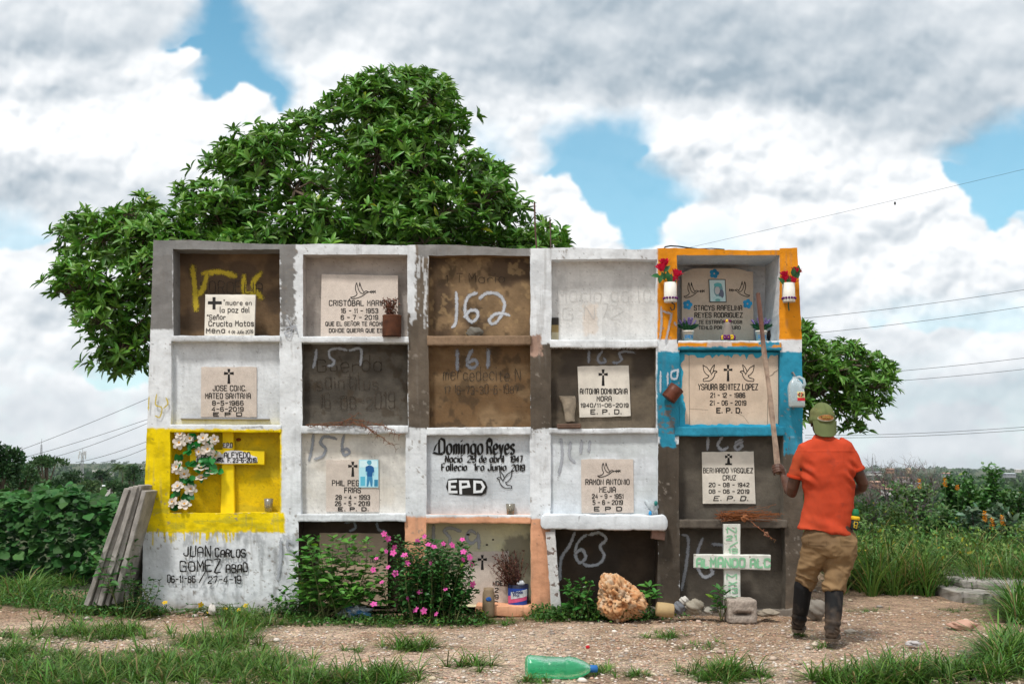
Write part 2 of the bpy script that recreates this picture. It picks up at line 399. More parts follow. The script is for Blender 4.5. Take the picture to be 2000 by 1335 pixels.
# ------------------------------------------------------------------ stroke lettering
def _g(s): return [[tuple(float(q) for q in p.split(',')) for p in st.split()] for st in s.split('|')]
FONT = {k: _g(v) for k, v in {
 'A': "0,0 0,4.6 1,6 3,6 4,4.6 4,0|0,2.6 4,2.6", 'B': "0,3.1 3,3.1 4,2.2 4,.9 3,0 0,0 0,6 2.8,6 3.7,5.2 3.7,4 2.9,3.1",
 'C': "4,4.6 4,5.2 3.2,6 .8,6 0,5.2 0,.8 .8,0 3.2,0 4,.8 4,1.4", 'D': "0,0 0,6 3,6 4,5 4,1 3,0 0,0", 'E': "4,6 0,6 0,0 4,0|0,3.1 3.2,3.1",
 'F': "4,6 0,6 0,0|0,3.1 3.2,3.1", 'G': "4,4.8 4,5.2 3.2,6 .8,6 0,5.2 0,.8 .8,0 3.2,0 4,.8 4,2.8 2.2,2.8", 'H': "0,0 0,6|4,0 4,6|0,3.1 4,3.1",
 'I': "0,0 0,6", 'J': "3.4,6 3.4,.8 2.6,0 .9,0 .1,.8 .1,1.6", 'K': "0,0 0,6|4,6 .2,2.9|1.4,3.6 4,0", 'L': "0,6 0,0 3.8,0",
 'M': "0,0 0,6 2,2.6 4,6 4,0", 'N': "0,0 0,6 4,0 4,6", 'O': "1,0 0,1 0,5 1,6 3,6 4,5 4,1 3,0 1,0", 'P': "0,0 0,6 3,6 4,5.2 4,3.7 3,2.8 0,2.8",
 'Q': "1,0 0,1 0,5 1,6 3,6 4,5 4,1 3,0 1,0|2.4,1.6 4.2,-.5", 'R': "0,0 0,6 3,6 4,5.2 4,3.8 3,3 0,3|2.4,3 4,0",
 'S': "4,4.8 4,5.2 3.2,6 .8,6 0,5.2 0,3.9 .8,3.1 3.2,3.1 4,2.3 4,.8 3.2,0 .8,0 0,.8 0,1.4", 'T': "0,6 4,6|2,6 2,0",
 'U': "0,6 0,.9 .9,0 3.1,0 4,.9 4,6", 'V': "0,6 2,0 4,6", 'W': "0,6 1,0 2,4 3,0 4,6", 'X': "0,0 4,6|0,6 4,0", 'Y': "0,6 2,3 4,6|2,3 2,0", 'Z': "0,6 4,6 0,0 4,0",
 '0': "1,0 0,1 0,5 1,6 3,6 4,5 4,1 3,0 1,0", '1': ".4,4.7 1.4,6 1.4,0", '2': "0,4.8 0,5.2 .8,6 3.2,6 4,5.2 4,4 0,.9 0,0 4,0",
 '3': "0,5.1 .8,6 3.2,6 4,5.2 4,3.9 3.2,3.1 1.6,3.1|3.2,3.1 4,2.3 4,.8 3.2,0 .8,0 0,.9", '4': "3,0 3,6 0,2 4,2", '5': "4,6 .3,6 .2,3.4 3.1,3.5 4,2.6 4,.9 3.1,0 .8,0 0,.8",
 '6': "3.8,5.2 3.1,6 .9,6 0,5.1 0,.9 .8,0 3.2,0 4,.8 4,2.6 3.2,3.4 .1,3.3", '7': "0,6 4,6 1.6,0", '8': ".9,3.1 .1,3.9 .1,5.2 .9,6 3.1,6 3.9,5.2 3.9,3.9 3.1,3.1 .9,3.1 0,2.3 0,.8 .8,0 3.2,0 4,.8 4,2.3 3.1,3.1",
 '9': ".2,.8 .9,0 3.1,0 4,.9 4,5.1 3.2,6 .8,6 0,5.2 0,3.4 .8,2.6 4,2.7", '-': ".4,3 3.6,3", '.': "0,0 0,.5", '/': "0,-.5 3,6.5", ':': "0,1 0,1.5|0,4 0,4.5", '!': "0,0 0,.5|0,1.8 0,6",
 'Ñ': "0,0 0,6 4,0 4,6|.6,7.3 1.5,7.8 2.5,7.2 3.4,7.7", 'Ó': "1,0 0,1 0,5 1,6 3,6 4,5 4,1 3,0 1,0|1.6,6.9 2.8,8", '"': "0,5 0,6.3|1.2,5 1.2,6.3", "'": "0,5 0,6.2", '+': "2,0 2,6|0,3.4 4,3.4",
 'a': "3.4,3.2 2.6,4 .9,4 0,3 0,1 .9,0 2.6,0 3.4,1 3.4,4|3.4,1 3.6,0", 'b': "0,6 0,0|0,2.8 1,4 2.6,4 3.4,3 3.4,1 2.6,0 1,0 0,1", 'c': "3.4,3.2 2.5,4 .9,4 0,3 0,1 .9,0 2.5,0 3.4,.8",
 'd': "3.4,2.8 2.4,4 .9,4 0,3 0,1 .9,0 2.5,0 3.4,1|3.4,6.3 3.4,0", 'e': "0,2.1 3.4,2.1 3.4,3 2.6,4 .9,4 0,3 0,1 .9,0 2.6,0 3.4,.7", 'f': "3,6 2.2,6.3 1.3,5.6 1.3,0|0,4 2.8,4",
 'g': "3.4,3.2 2.6,4 .9,4 0,3 0,1.2 .9,.2 2.6,.2 3.4,1.2|3.4,4 3.4,-1.2 2.6,-2 .8,-2 0,-1.4", 'h': "0,6 0,0|0,2.8 1,4 2.6,4 3.4,3 3.4,0", 'i': "0,4 0,0|0,5.2 0,5.7", 'j': "1.4,4 1.4,-1.4 .6,-2 -.4,-1.6|1.4,5.2 1.4,5.7",
 'l': "0,6.2 0,.6 .6,0", 'm': "0,4 0,0|0,3 .7,4 1.4,4 2,3.2 2,0|2,3 2.7,4 3.4,4 4,3.2 4,0", 'n': "0,4 0,0|0,2.8 1,4 2.6,4 3.3,3 3.3,0", 'o': ".9,0 0,1 0,3 .9,4 2.5,4 3.4,3 3.4,1 2.5,0 .9,0",
 'p': "0,4 0,-2|0,2.8 1,4 2.6,4 3.4,3 3.4,1 2.6,0 1,0 0,1", 'q': "3.4,4 3.4,-2|3.4,2.8 2.5,4 .9,4 0,3 0,1 .9,0 2.5,0 3.4,1", 'r': "0,4 0,0|0,2.6 .9,3.8 2.2,4 2.8,3.4", 's': "3.2,3.3 2.4,4 .8,4 .1,3.3 .5,2.4 2.7,1.7 3.2,.9 2.4,0 .8,0 0,.7",
 't': "1.2,5.6 1.2,.7 1.9,0 2.8,.3|0,4 2.8,4", 'u': "0,4 0,1 .8,0 2.4,0 3.3,1.1|3.3,4 3.3,0", 'v': "0,4 1.7,0 3.4,4", 'y': "0,4 1.8,.3|3.5,4 .8,-2", 'z': "0,4 3.3,4 0,0 3.3,0", 'ñ': "0,4 0,0|0,2.8 1,4 2.6,4 3.3,3 3.3,0|.5,5.2 1.4,5.6 2.2,5.1 3,5.5",
 'ó': ".9,0 0,1 0,3 .9,4 2.5,4 3.4,3 3.4,1 2.5,0 .9,0|1.4,5 2.4,6"}.items()}
FONT['ptA'] = _g("0,0 2,6 4,0|.8,2.2 3.2,2.2")
NARROW = set("I.:!'l\"i")
def adv(ch):
    if ch == ' ': return 3.2
    g_ = FONT.get(ch)
    if not g_: return 4.5
    return max(p[0] for s in g_ for p in s) + 2.0
def catmull(pts, k=4, closed=False):
    if len(pts) < 2: return list(pts)
    out = []; n = len(pts)
    for i in range(n - 1):
        p0 = pts[max(i - 1, 0)]; p1 = pts[i]; p2 = pts[i + 1]; p3 = pts[min(i + 2, n - 1)]
        for j in range(k):
            t = j / k
            out.append(tuple(.5 * ((2 * b) + (-a + c) * t + (2 * a - 5 * b + 4 * c - d) * t * t + (-a + 3 * b - 3 * c + d) * t ** 3) for a, b, c, d in zip(p0, p1, p2, p3)))
    out.append(tuple(pts[-1])); return out
def text_strokes(txt, x0, x1, yb, h, smooth=0, slant=0.0, jit=0.0, tilt=0.0, seed=1):
    """strokes in picture units: text fitted between x0 and x1, baseline yb, capital height h"""
    r = random.Random(seed); tw = sum(adv(c) for c in txt) - 2.0; sx = (x1 - x0) / tw; sy = h / 6.0
    out = []; x = 0
    for ch in txt:
        js = 1 + r.uniform(-jit, jit) * .6; jy = r.uniform(-jit, jit) * 1.2; jr = r.uniform(-jit, jit) * .5
        for st in FONT.get(ch, []):
            pts = [(px + r.uniform(-jit, jit) * .5, py * js + jy + r.uniform(-jit, jit) * .5) for px, py in st]
            if smooth: pts = catmull(pts, smooth)
            o = []
            for px, py in pts:
                X = x0 + (x + px + (py) * (slant + jr * .3)) * sx; Y = yb - py * sy + (X - x0) * tilt
                o.append((X, Y))
            out.append(o)
        x += adv(ch)
    return out
class Ink:
    """brush strokes on a vertical plane: flat paint ribbons a fraction of a millimetre proud of it"""
    def __init__(s, Y, plane=None): s.Y = Y; s.v = []; s.f = []; s.fade = []; s.k = 0; s.plane = plane
    def put(s, x, y, off):
        if s.plane: return s.plane(x, y, off)
        return P(x, y, s.Y - off)
    def stroke(s, pts, wd, nib=None, soft=False, taper=False, vary=0.0):
        p = [pts[0]]
        for q in pts[1:]:
            if abs(q[0] - p[-1][0]) + abs(q[1] - p[-1][1]) > .05: p.append(q)
        m = len(p)
        if m < 2: return
        closed = m > 3 and abs(p[0][0] - p[-1][0]) + abs(p[0][1] - p[-1][1]) < .1
        base = .0012 + .00013 * (s.k % 12); s.k += 1
        rows = []
        for i in range(m):
            a = p[i - 1] if i else (p[-2] if closed else None); c = p[i + 1] if i < m - 1 else (p[1] if closed else None)
            def nrm(u, v_):
                d = (v_[0] - u[0], v_[1] - u[1]); L = math.hypot(*d) or 1; return (-d[1] / L, d[0] / L)
            n1_ = nrm(a, p[i]) if a else None; n2_ = nrm(p[i], c) if c else None
            if n1_ and n2_:
                nx, ny = n1_[0] + n2_[0], n1_[1] + n2_[1]; L = math.hypot(nx, ny)
                if L < .35: nx, ny = n2_
                else:
                    nx /= L; ny /= L; dt = max(.55, nx * n1_[0] + ny * n1_[1]); nx /= dt; ny /= dt
            else: nx, ny = n1_ or n2_
            ex = 0
            hw = wd / 2 * (1 + (rnd.uniform(-vary, vary) if vary else 0))
            if taper: t = i / (m - 1); hw *= .45 + .9 * math.sin(math.pi * min(1, t * 1.1 + .12)) ** .6
            if nib is not None:
                ca, sa = math.cos(nib), -math.sin(nib)
                s_ = nx * ca + ny * sa; sg = 1 if s_ >= 0 else -1
                ox = ca * hw * sg + nx * hw * .22; oy = sa * hw * sg + ny * hw * .22
            else: ox, oy = nx * hw, ny * hw
            X, Y_ = p[i]
            if not closed and nib is None and (i == 0 or i == m - 1):
                q = p[1] if i == 0 else p[-2]; L = math.hypot(X - q[0], Y_ - q[1]) or 1
                e = wd * (.32 if soft else .28); X += (X - q[0]) / L * e; Y_ += (Y_ - q[1]) / L * e
            rows.append((X, Y_, ox, oy, i))
        b = len(s.v)
        for X, Y_, ox, oy, i in rows:
            off = base + .00002 * i
            for t in ((-1, -.5, 0, .5, 1) if soft else (-1, 1)):
                s.v.append(s.put(X + ox * t, Y_ + oy * t, off))
                ef = 1 - abs(t)
                if soft and not closed and i in (0, m - 1): ef *= .5
                s.fade.append(ef)
        k = 5 if soft else 2
        for i in range(m - 1):
            for j in range(k - 1):
                a = b + i * k + j; s.f.append((a, a + k, a + k + 1, a + 1))
    def many(s, sts, wd, **kw):
        for st in sts: s.stroke(st, wd, **kw)
        return s
    def poly(s, pts):
        b = len(s.v); base = .0012 + .00013 * (s.k % 12); s.k += 1
        for x, y in pts: s.v.append(s.put(x, y, base)); s.fade.append(1)
        s.f.append(tuple(range(b, b + len(pts))))
        return s
    def build(s, name, mat, parent):
        o = mesh(name, s.v, s.f, mat, parent, smooth=False, attrs={'fade': s.fade})
        return o
def xf(pts, cx, cy, sx, sy, rot=0.0):
    c, n = math.cos(rot), math.sin(rot)
    return [(cx + (x * c - y * n) * sx, cy + (x * n + y * c) * sy) for x, y in pts]
# dove outline with a twig, unit box centred on 0, y down
DOVE = [[(.52, .12), (.40, .06), (.30, .10), (.22, .20), (.10, .18), (-.02, .05), (-.10, -.18), (-.16, -.40), (-.22, -.22), (-.22, .0), (-.14, .20), (-.18, .30), (-.34, .40), (-.50, .42), (-.40, .50), (-.20, .48), (.0, .42), (.16, .34), (.28, .26), (.40, .16), (.52, .12)],
        [(.24, .10), (.16, -.02), (.08, -.20), (.02, -.42), (.0, -.22)], [(.52, .12), (.92, .10)], [(.62, .12), (.68, .04)], [(.62, .12), (.69, .19)], [(.74, .11), (.80, .03)], [(.74, .11), (.81, .18)], [(.86, .1), (.91, .03)], [(.86, .1), (.92, .16)]]
DOVE2 = [[(-.5, -.48), (-.42, -.1), (-.2, .12), (-.08, .16), (-.2, .3), (-.46, .36), (-.46, .5), (-.3, .5), (-.06, .48), (.16, .36), (.3, .16), (.34, .0), (.48, -.08), (.32, -.14), (.2, -.06), (.12, .02)], [(-.5, -.48), (-.2, -.32), (.02, -.05), (.1, .1)], [(.0, -.08), (.1, -.3), (.3, -.5), (.26, -.28), (.2, -.06)]]
def dove(ink, cx, cy, wd, ht, lw, shape=DOVE, flip=False, twig=True):
    for st in (shape if twig else shape[:2]):
        pts = catmull(st, 3) if len(st) > 4 else st
        ink.stroke(xf(pts, cx, cy, -wd if flip else wd, ht), lw)
def latin_cross(ink, cx, y0, y1, wd, lw, flared=True, step=False):
    yc = y0 + (y1 - y0) * .30; a = lw / 2; fl = a * (1.7 if flared else 1.0)
    ink.poly([(cx - a, yc - a), (cx - fl, y0), (cx + fl, y0), (cx + a, yc - a)])
    ink.poly([(cx - a, yc + a), (cx + a, yc + a), (cx + fl, y1), (cx - fl, y1)])
    ink.poly([(cx - a, yc - a), (cx - a, yc + a), (cx - wd / 2, yc + fl), (cx - wd / 2, yc - fl)])
    ink.poly([(cx + a, yc - a), (cx + wd / 2, yc - fl), (cx + wd / 2, yc + fl), (cx + a, yc + a)])
    if step: ink.poly([(cx - wd * .45, y1), (cx + wd * .45, y1), (cx + wd * .5, y1 + lw), (cx - wd * .5, y1 + lw)])
m_ink = M('black_paint', (.012, .011, .010), .7, .3, bump=0)
m_ink2 = M('faded_black_paint', (.055, .05, .045), .8, .3, bump=0)
m_scratch = M('scratched_cement', (.055, .043, .032), .95, .3, bump=0, alpha='fade')
m_spray = M('grey_spray_paint', (.50, .53, .58), .8, .15, bump=0, alpha='fade')
m_spray_dim = M('dim_grey_spray', (.26, .28, .32), .8, .15, bump=0, alpha='fade')
m_spray_y = M('yellow_spray_paint', (.50, .38, .03), .8, .15, bump=0, alpha='fade')
m_spray_g = M('mid_grey_spray', (.36, .38, .42), .8, .15, bump=0, alpha='fade')
m_pencil = M('pencil_scratches', (.58, .58, .57), .9, .1, bump=0, alpha='fade')

# ------------------------------------------------------------------ the wall of burial niches
D = 9.3
LOCX, LOCY = P(300, 900, D), P(1560, 900, D)
wall = thing('burial_niche_wall', 'whole wall of twenty burial niches in peeling white, grey, yellow, peach, orange and blue paint', 'tomb', (0.0, D, 0.0))
C_W = (.70, .73, .76); C_G = (.205, .20, .195); C_B = (.115, .093, .072); C_OR = (.70, .265, .014); C_BL = (.028, .25, .38); C_Y = (.80, .60, .004)
C_P = (.72, .37, .22); C_CR = (.60, .56, .38); C_CEM = (.16, .145, .125)
def blend(c, m, col): return c * (1 - m[:, None]) + np.array(col) * m[:, None]
def rect(px, py, x0, x1, y0, y1, rag=5.0, seed=0, soft=1.2):
    ax = (fbm(px / 9, py / 9, seed + 3, 4, .6) - .5) * 2 * rag; ay = (fbm(px / 9, py / 9, seed + 4, 4, .6) - .5) * 2 * rag
    X = px + ax; Y = py + ay
    return sstep(X, x0 - soft, x0 + soft) * (1 - sstep(X, x1 - soft, x1 + soft)) * sstep(Y, y0 - soft, y0 + soft) * (1 - sstep(Y, y1 - soft, y1 + soft))
def grime(px, py, c, amt=.2, seed=0):
    s_ = fbm(px / 45, py / 45, seed + 21, 5, .6); f = fbm(px / 7, py / 7, seed + 22, 3); st = fbm(px / 6, py / 90, seed + 23, 4)
    k = 1 - amt * sstep(s_, .42, .72) - amt * .6 * sstep(st, .55, .8) - amt * .35 * (f - .5)
    sp = sstep(fbm(px / 2.2, py / 2.2, seed + 24, 2), .85, .91)
    c = c * k[:, None]
    return blend(c, sp * .55, (.06, .045, .035))
def drips(px, py, y0, seed, length=45):
    n = fbm(px / 4.2, px * 0, seed, 3, .7); L = sstep(n, .45, .8) * length
    return (py > y0 - 4) * (1 - sstep(py, y0 + L - 2, y0 + L + 2)) * sstep(n, .5, .56)
def front_paint(px, py):
    n = len(px); c = np.tile(np.array(C_W), (n, 1))
    # cement pillars and beams, the paint of neighbours laps over them
    G_ = lambda x0, x1, y0, y1, col, rag=5, seed=0, a=1.0: rect(px, py, x0, x1, y0, y1, rag, seed) * a
    def put(c, *a, **k):
        col = a[4]; return blend(c, G_(*a, **k), col)
    warm = fbm(px / 30, py / 30, 90, 4); gcol = np.array(C_G)[None, :] * (1 + .35 * (warm - .5))[:, None] * 2 ** 0
    def putc(c, m, arr): return c * (1 - m[:, None]) + arr * m[:, None]
    c = putc(c, G_(200, 338, 440, 643, None, 3, 1), gcol)
    c = putc(c, G_(200, 578, 440, 499, None, 4, 2), gcol * np.array((1.15, 1.18, 1.2)))
    c = putc(c, G_(546, 576, 480, 646, None, 11, 3), gcol)
    br = np.array(C_B)[None, :] * (1 + .7 * (fbm(px / 25, py / 35, 91, 5, .6) - .5))[:, None]
    c = putc(c, G_(812, 842, 440, 700, None, 6, 4), br * 1.35)
    c = putc(c, G_(796, 842, 610, 836, None, 4, 5), br * 1.1)
    c = putc(c, G_(816, 1037, 440, 504, None, 3, 6), gcol * 1.15)
    c = putc(c, G_(1034, 1080, 672, 838, None, 5, 7), br * .85)
    c = blend(c, G_(1030, 1058, 655, 695, None, 7, 8), (.42, .28, .22))
    c = putc(c, G_(1282, 1330, 866, 1200, None, 6, 9), br * .62)
    c = putc(c, G_(1518, 1640, 852, 1230, None, 6, 10), br * .95)
    wh = sstep(fbm(px / 3.5, py / 22, 92, 4, .6), .5, .62) * G_(795, 836, 500, 640, None, 10, 11)
    c = blend(c, wh * .8, C_W)
    c = blend(c, G_(546, 590, 612, 650, None, 9, 12) * sstep(fbm(px / 5, py / 5, 93, 3), .45, .6) * .7, C_W)
    # peach
    c = blend(c, G_(770, 840, 1009, 1230, None, 2, 13), C_P); c = blend(c, G_(1035, 1076, 1012, 1230, None, 2, 14), C_P)
    c = blend(c, G_(825, 1040, 1180, 1230, None, 2, 15), C_P)
    # orange, white, blue column
    c = blend(c, G_(1284, 1700, 440, 663, None, 2.2, 16), C_OR)
    c = blend(c, G_(1283, 1700, 663, 688, None, 2.5, 17), C_W)
    bl = G_(1283, 1700, 687, 852, None, 3, 18)
    bl = np.maximum(bl, G_(1288, 1318, 840, 872, None, 6, 19)); bl = np.maximum(bl, drips(px, py, 850, 33, 42) * (px > 1515)); bl = np.maximum(bl, G_(1540, 1700, 840, 890, None, 12, 20) * .8)
    blc = np.array(C_BL)[None, :] * (1 + .5 * (fbm(px / 14, py / 30, 94, 4) - .5))[:, None]
    c = putc(c, bl, blc)
    pe = sstep(fbm(px / 9, py / 6, 95, 4, .65), .52, .60) * G_(1286, 1318, 790, 846, None, 6, 21); c = blend(c, pe * .85, (.17, .14, .12))
    # yellow niche
    yc = np.array(C_Y)[None, :] * (1 - .28 * sstep(fbm(px / 22, py / 16, 96, 5, .6), .5, .75))[:, None]
    yl = np.maximum(G_(200, 336, 836, 1012, None, 3, 22), G_(200, 552, 837, 846, None, 2.5, 23))
    yl = np.maximum(yl, G_(200, 556, 1000, 1040, None, 3, 24)); yl = np.maximum(yl, G_(540, 550, 840, 1006, None, 1.2, 26))
    yl = np.maximum(yl, drips(px, py, 1034, 27, 60) * (px < 345)); yl = np.maximum(yl, drips(px, py, 1036, 29, 26) * (px < 470) * (px > 330))
    c = putc(c, yl, yc); c = blend(c, yl * sstep(fbm(px / 34, py / 9, 85, 5, .65), .50, .68) * sstep(py, 950, 1005) * .6, (.40, .36, .035))
    # weathered lower left
    ww = sstep(fbm(px / 16, py / 40, 97, 5, .65), .5, .68) * rect(px, py, 335, 600, 1040, 1190, 10, 30)
    c = blend(c, ww * .75, (.36, .38, .40))
    run = sstep(fbm(px / 5, py / 70, 88, 4), .60, .74) * sstep(fbm(px / 60, py / 60, 89, 3), .45, .65); c = blend(c, run * .30, (.20, .18, .16))
    ch = sstep(fbm(px / 7, py / 7, 87, 4, .6), .68, .73) * sstep(fbm(px / 50, py / 50, 86, 3), .48, .62); c = blend(c, ch * .8, (.24, .21, .18))
    c = grime(px, py, c, .16)
    dirt = sstep(py + (fbm(px / 14, py / 14, 98, 4) - .5) * 30, 1158, 1200); c = blend(c, dirt * .55, (.22, .16, .11))
    return c
def inv(v):                              # world -> picture units, used only to look up which colour was brushed where
    q = (np.asarray(v) - np.array((0, 0, CAMZ))) @ CMn
    return q[:, 0] / -q[:, 2] * F + W / 2, -q[:, 1] / -q[:, 2] * F + H / 2
def wob(v, a=1.0):
    v = v.copy(); x, z = v[:, 0], v[:, 2]
    v[:, 1] += ((fbm(x * 2.2 + 9, z * 2.2 + 3, 51, 3) - .5) * .024 + (fbm(x * 14, z * 14, 53, 3) - .5) * .008) * a
    dx = (fbm(x * 3 + 50, z * 3, 52, 3) - .5) * .014 + (fbm(x * 22, z * 22, 54, 2) - .5) * .006; dz = (fbm(x * 3, z * 3 + 70, 55, 3) - .5) * .014 + (fbm(x * 22, z * 22 + 7, 56, 2) - .5) * .006
    v[:, 0] += dx * a; v[:, 2] += dz * a; return v
class NB:                                # numpy patches with one paint function each
    def __init__(s): s.v = []; s.f = []; s.c = []; s.n = 0
    def patch(s, V, cols):               # V (nu,nv,3)
        nu, nv = V.shape[:2]; i, j = np.meshgrid(np.arange(nu - 1), np.arange(nv - 1), indexing='ij'); a = (i * nv + j).ravel() + s.n
        s.f.append(np.stack([a, a + nv, a + nv + 1, a + 1], 1)); s.v.append(V.reshape(-1, 3)); s.c.append(cols); s.n += nu * nv
    def build(s, name, mat, parent, **k): return mesh(name, np.concatenate(s.v), np.concatenate(s.f), mat, parent, cols=np.concatenate(s.c), **k)
def bil(c00, c10, c01, c11, nu, nv):
    u = np.linspace(0, 1, nu)[:, None, None]; v = np.linspace(0, 1, nv)[None, :, None]
    c00, c10, c01, c11 = [np.array(c, float)[None, None, :] for c in (c00, c10, c01, c11)]
    return c00 * (1 - u) * (1 - v) + c10 * u * (1 - v) + c01 * (1 - u) * v + c11 * u * v
def facing(nb, q00, q10, q01, q11, Y, paint, step=2.0, prot=0.0, lip=0.0):
    """front surface between four picture points on the wall plane"""
    L1 = max(abs(q10[0] - q00[0]), 4); L2 = max(abs(q01[1] - q00[1]), 4)
    V = bil(q00, q10, q01, q11, max(3, int(L1 / step)), max(3, int(L2 / step))); sh = V.shape
    pts = Pn(V.reshape(-1, 2), D); cols = paint(V.reshape(-1, 2)[:, 0], V.reshape(-1, 2)[:, 1])
    pts = wob(pts); pts[:, 1] += Y - D - prot
    Vp = pts.reshape(sh[0], sh[1], 3)
    if lip:
        Vp[0, :, 1] += lip; Vp[-1, :, 1] += lip; Vp[:, 0, 1] += lip; Vp[:, -1, 1] += lip
    nb.patch(Vp, cols); return Vp
def lining(nb, edge, depth, paint2, n=None):
    """from a row of edge points straight back into the niche"""
    n = n or max(3, int(depth / .02)); E = edge; V = np.repeat(E[:, None, :], n, 1).copy()
    V[:, :, 1] += np.linspace(0, depth, n)[None, :]
    nb.patch(V, paint2(V.reshape(-1, 3)))
OPEN = {(1, 1): (338, 547, 487, 658), (1, 2): (334, 546, 666, 832), (1, 3): (332, 547, 844, 1001),
        (2, 1): (592, 796, 497, 659), (2, 2): (590, 796, 669, 832), (2, 3): (588, 792, 846, 1005), (2, 4): (583, 790, 1018, 1192),
        (3, 1): (837, 1036, 499, 659), (3, 2): (837, 1036, 674, 836), (3, 3): (833, 1035, 848, 1006), (3, 4): (833, 1037, 1021, 1184),
        (4, 1): (1077, 1283, 506, 666), (4, 2): (1077, 1281, 679, 838), (4, 3): (1075, 1285, 846, 1004), (4, 4): (1085, 1285, 1030, 1196),
        (5, 1): (1322, 1522, 498, 667), (5, 2): (1327, 1524, 682, 835), (5, 3): (1326, 1530, 850, 1018), (5, 4): (1328, 1534, 1030, 1196)}
REC = {(1, 1): .20, (1, 2): .06, (1, 3): .15, (2, 1): .16, (2, 2): .10, (2, 3): .07, (2, 4): .20, (3, 1): .10, (3, 2): .08, (3, 3): .06, (3, 4): .20, (4, 1): .12,
       (4, 2): .10, (4, 3): .035, (4, 4): .22, (5, 1): .55, (5, 2): .06, (5, 3): .12, (5, 4): .14}
XL = [(467, 300), (655, 293), (835, 287), (1004, 281), (1030, 280), (1196, 276)]
XR = [(486, 1557), (665, 1566), (842, 1568), (1012, 1570), (1200, 1572)]
def lerp_at(lst, y):
    return float(np.interp(y, [a for a, b in lst], [b for a, b in lst]))
def top_y(x): return float(np.interp(x, [300, 580, 815, 1037, 1283, 1440, 1500, 1557], [468, 477, 478, 484, 486, 487, 488, 489])) + 1.5 * math.sin(x / 37.0)
# rows of horizontal break lines per column: bottoms/tops of openings
BOT = {}
for k in range(6):
    nb = NB()
    cl, cr = k, k + 1
    ys = sorted({y for (c, r), o in OPEN.items() if c in (cl, cr) for y in (o[2], o[3])} | {top_y(1000)})
    ys = [top_y({0: 315, 1: 570, 2: 817, 3: 1055, 4: 1300, 5: 1540}[k])] + [y for y in ys if y > 480] + [1206]
    ys = sorted(set(ys))
    def left_x(y):
        if cl == 0: return lerp_at(XL, y)
        L = [(yy, OPEN[(cl, r)][1]) for r in range(1, 5) if (cl, r) in OPEN for yy in (OPEN[(cl, r)][2], OPEN[(cl, r)][3])]
        if cl == 1: L += [(1003, 547)]
        return lerp_at(L, y)
    def right_x(y):
        if cr == 6: return lerp_at(XR, y)
        L = [(yy, OPEN[(cr, r)][0]) for r in range(1, 5) if (cr, r) in OPEN for yy in (OPEN[(cr, r)][2], OPEN[(cr, r)][3])]
        if cr == 1: L += [(1003, 332), (1206, 330)]
        return lerp_at(L, y)
    for a, b in zip(ys[:-1], ys[1:]):
        facing(nb, (left_x(a), a), (right_x(a), a), (left_x(b), b), (right_x(b), b), D, front_paint)
    nb.build('pillar', m_paint, wall)
# top beam over the five columns
nb = NB()
for c in range(1, 6):
    o = OPEN[(c, 1)]
    for x0, x1 in [(o[0], o[1])]:
        n_ = 6; xs = np.linspace(x0, x1, n_)
        for a, b in zip(xs[:-1], xs[1:]):
            facing(nb, (a, top_y(a)), (b, top_y(b)), (a, o[2]), (b, o[2]), D, front_paint)
nb.build('top_beam', m_paint, wall)
# lower left closed front below the yellow niche
nb = NB(); facing(nb, (332, 1001), (547, 1001), (330, 1206), (547, 1206), D, front_paint, prot=0.0); nb.build('closed_niche_front', m_paint, wall)
# sides, top and back of the block
def body_paint(v): 
    c = np.tile(np.array((.34, .34, .33)), (len(v), 1)); return grime(v[:, 0] * 220 + v[:, 1] * 180, v[:, 2] * 220, c, .4, 5)
nb = NB(); BD = 2.3
def strip(pts2d, depth=BD, n=30):
    e = []
    for (xa, ya), (xb, yb) in zip(pts2d[:-1], pts2d[1:]):
        k = max(3, int(max(abs(xb - xa), abs(yb - ya)) / 6)); e += [(xa + (xb - xa) * t, ya + (yb - ya) * t) for t in np.linspace(0, 1, k)]
    E = wob(Pn(np.array(e), D)); lining(nb, E, depth, body_paint, n)
strip([(x, y) for y, x in XL]); strip([(x, top_y(x)) for x in range(300, 1560, 30)] + [(1557, top_y(1557))]); strip([(x, y) for y, x in XR])
b0, b1 = P(300, 468, D), P(1557, 489, D); b2, b3 = P(276, 1206, D), P(1572, 1206, D)
V = bil(*[(p[0], D + BD, p[2]) for p in (b0, b1, b2, b3)], 40, 30); nb.patch(V, body_paint(V.reshape(-1, 3)))
nb.build('block_body', m_paint, wall)

# niche interiors: back panel and linings
def mott(px, py, base, seed, amt=.6, c2=None, sc_=30, grain=.25):
    n = fbm(px / sc_, py / sc_, seed, 5, .6); s2 = fbm(px / (sc_ * 2.2), py / (sc_ * 1.6), seed + 5, 4); f = fbm(px / 2.5, py / 2.5, seed + 9, 3)
    c = np.array(base)[None, :] * (1 + amt * (n - .5) * 2 + grain * (f - .5))[:, None]
    if c2 is not None: c = c * (1 - sstep(s2, .42, .62)[:, None]) + np.array(c2)[None, :] * (1 + amt * (n - .5))[:, None] * sstep(s2, .42, .62)[:, None]
    tr = fbm(px / 60, py / 3.0, seed + 13, 3); c = c * (1 - .06 * sstep(tr, .55, .75))[:, None]          # trowel marks
    dots = sstep(fbm(px / 1.9, py / 1.9, seed + 15, 2), .86, .92); c = blend(c, dots * .35, (.02, .015, .01))
    return np.clip(c, .004, .95)
BRN = (.155, .100, .056); BRN2 = (.090, .060, .038); DGR = (.108, .095, .078); DG2 = (.066, .058, .048)
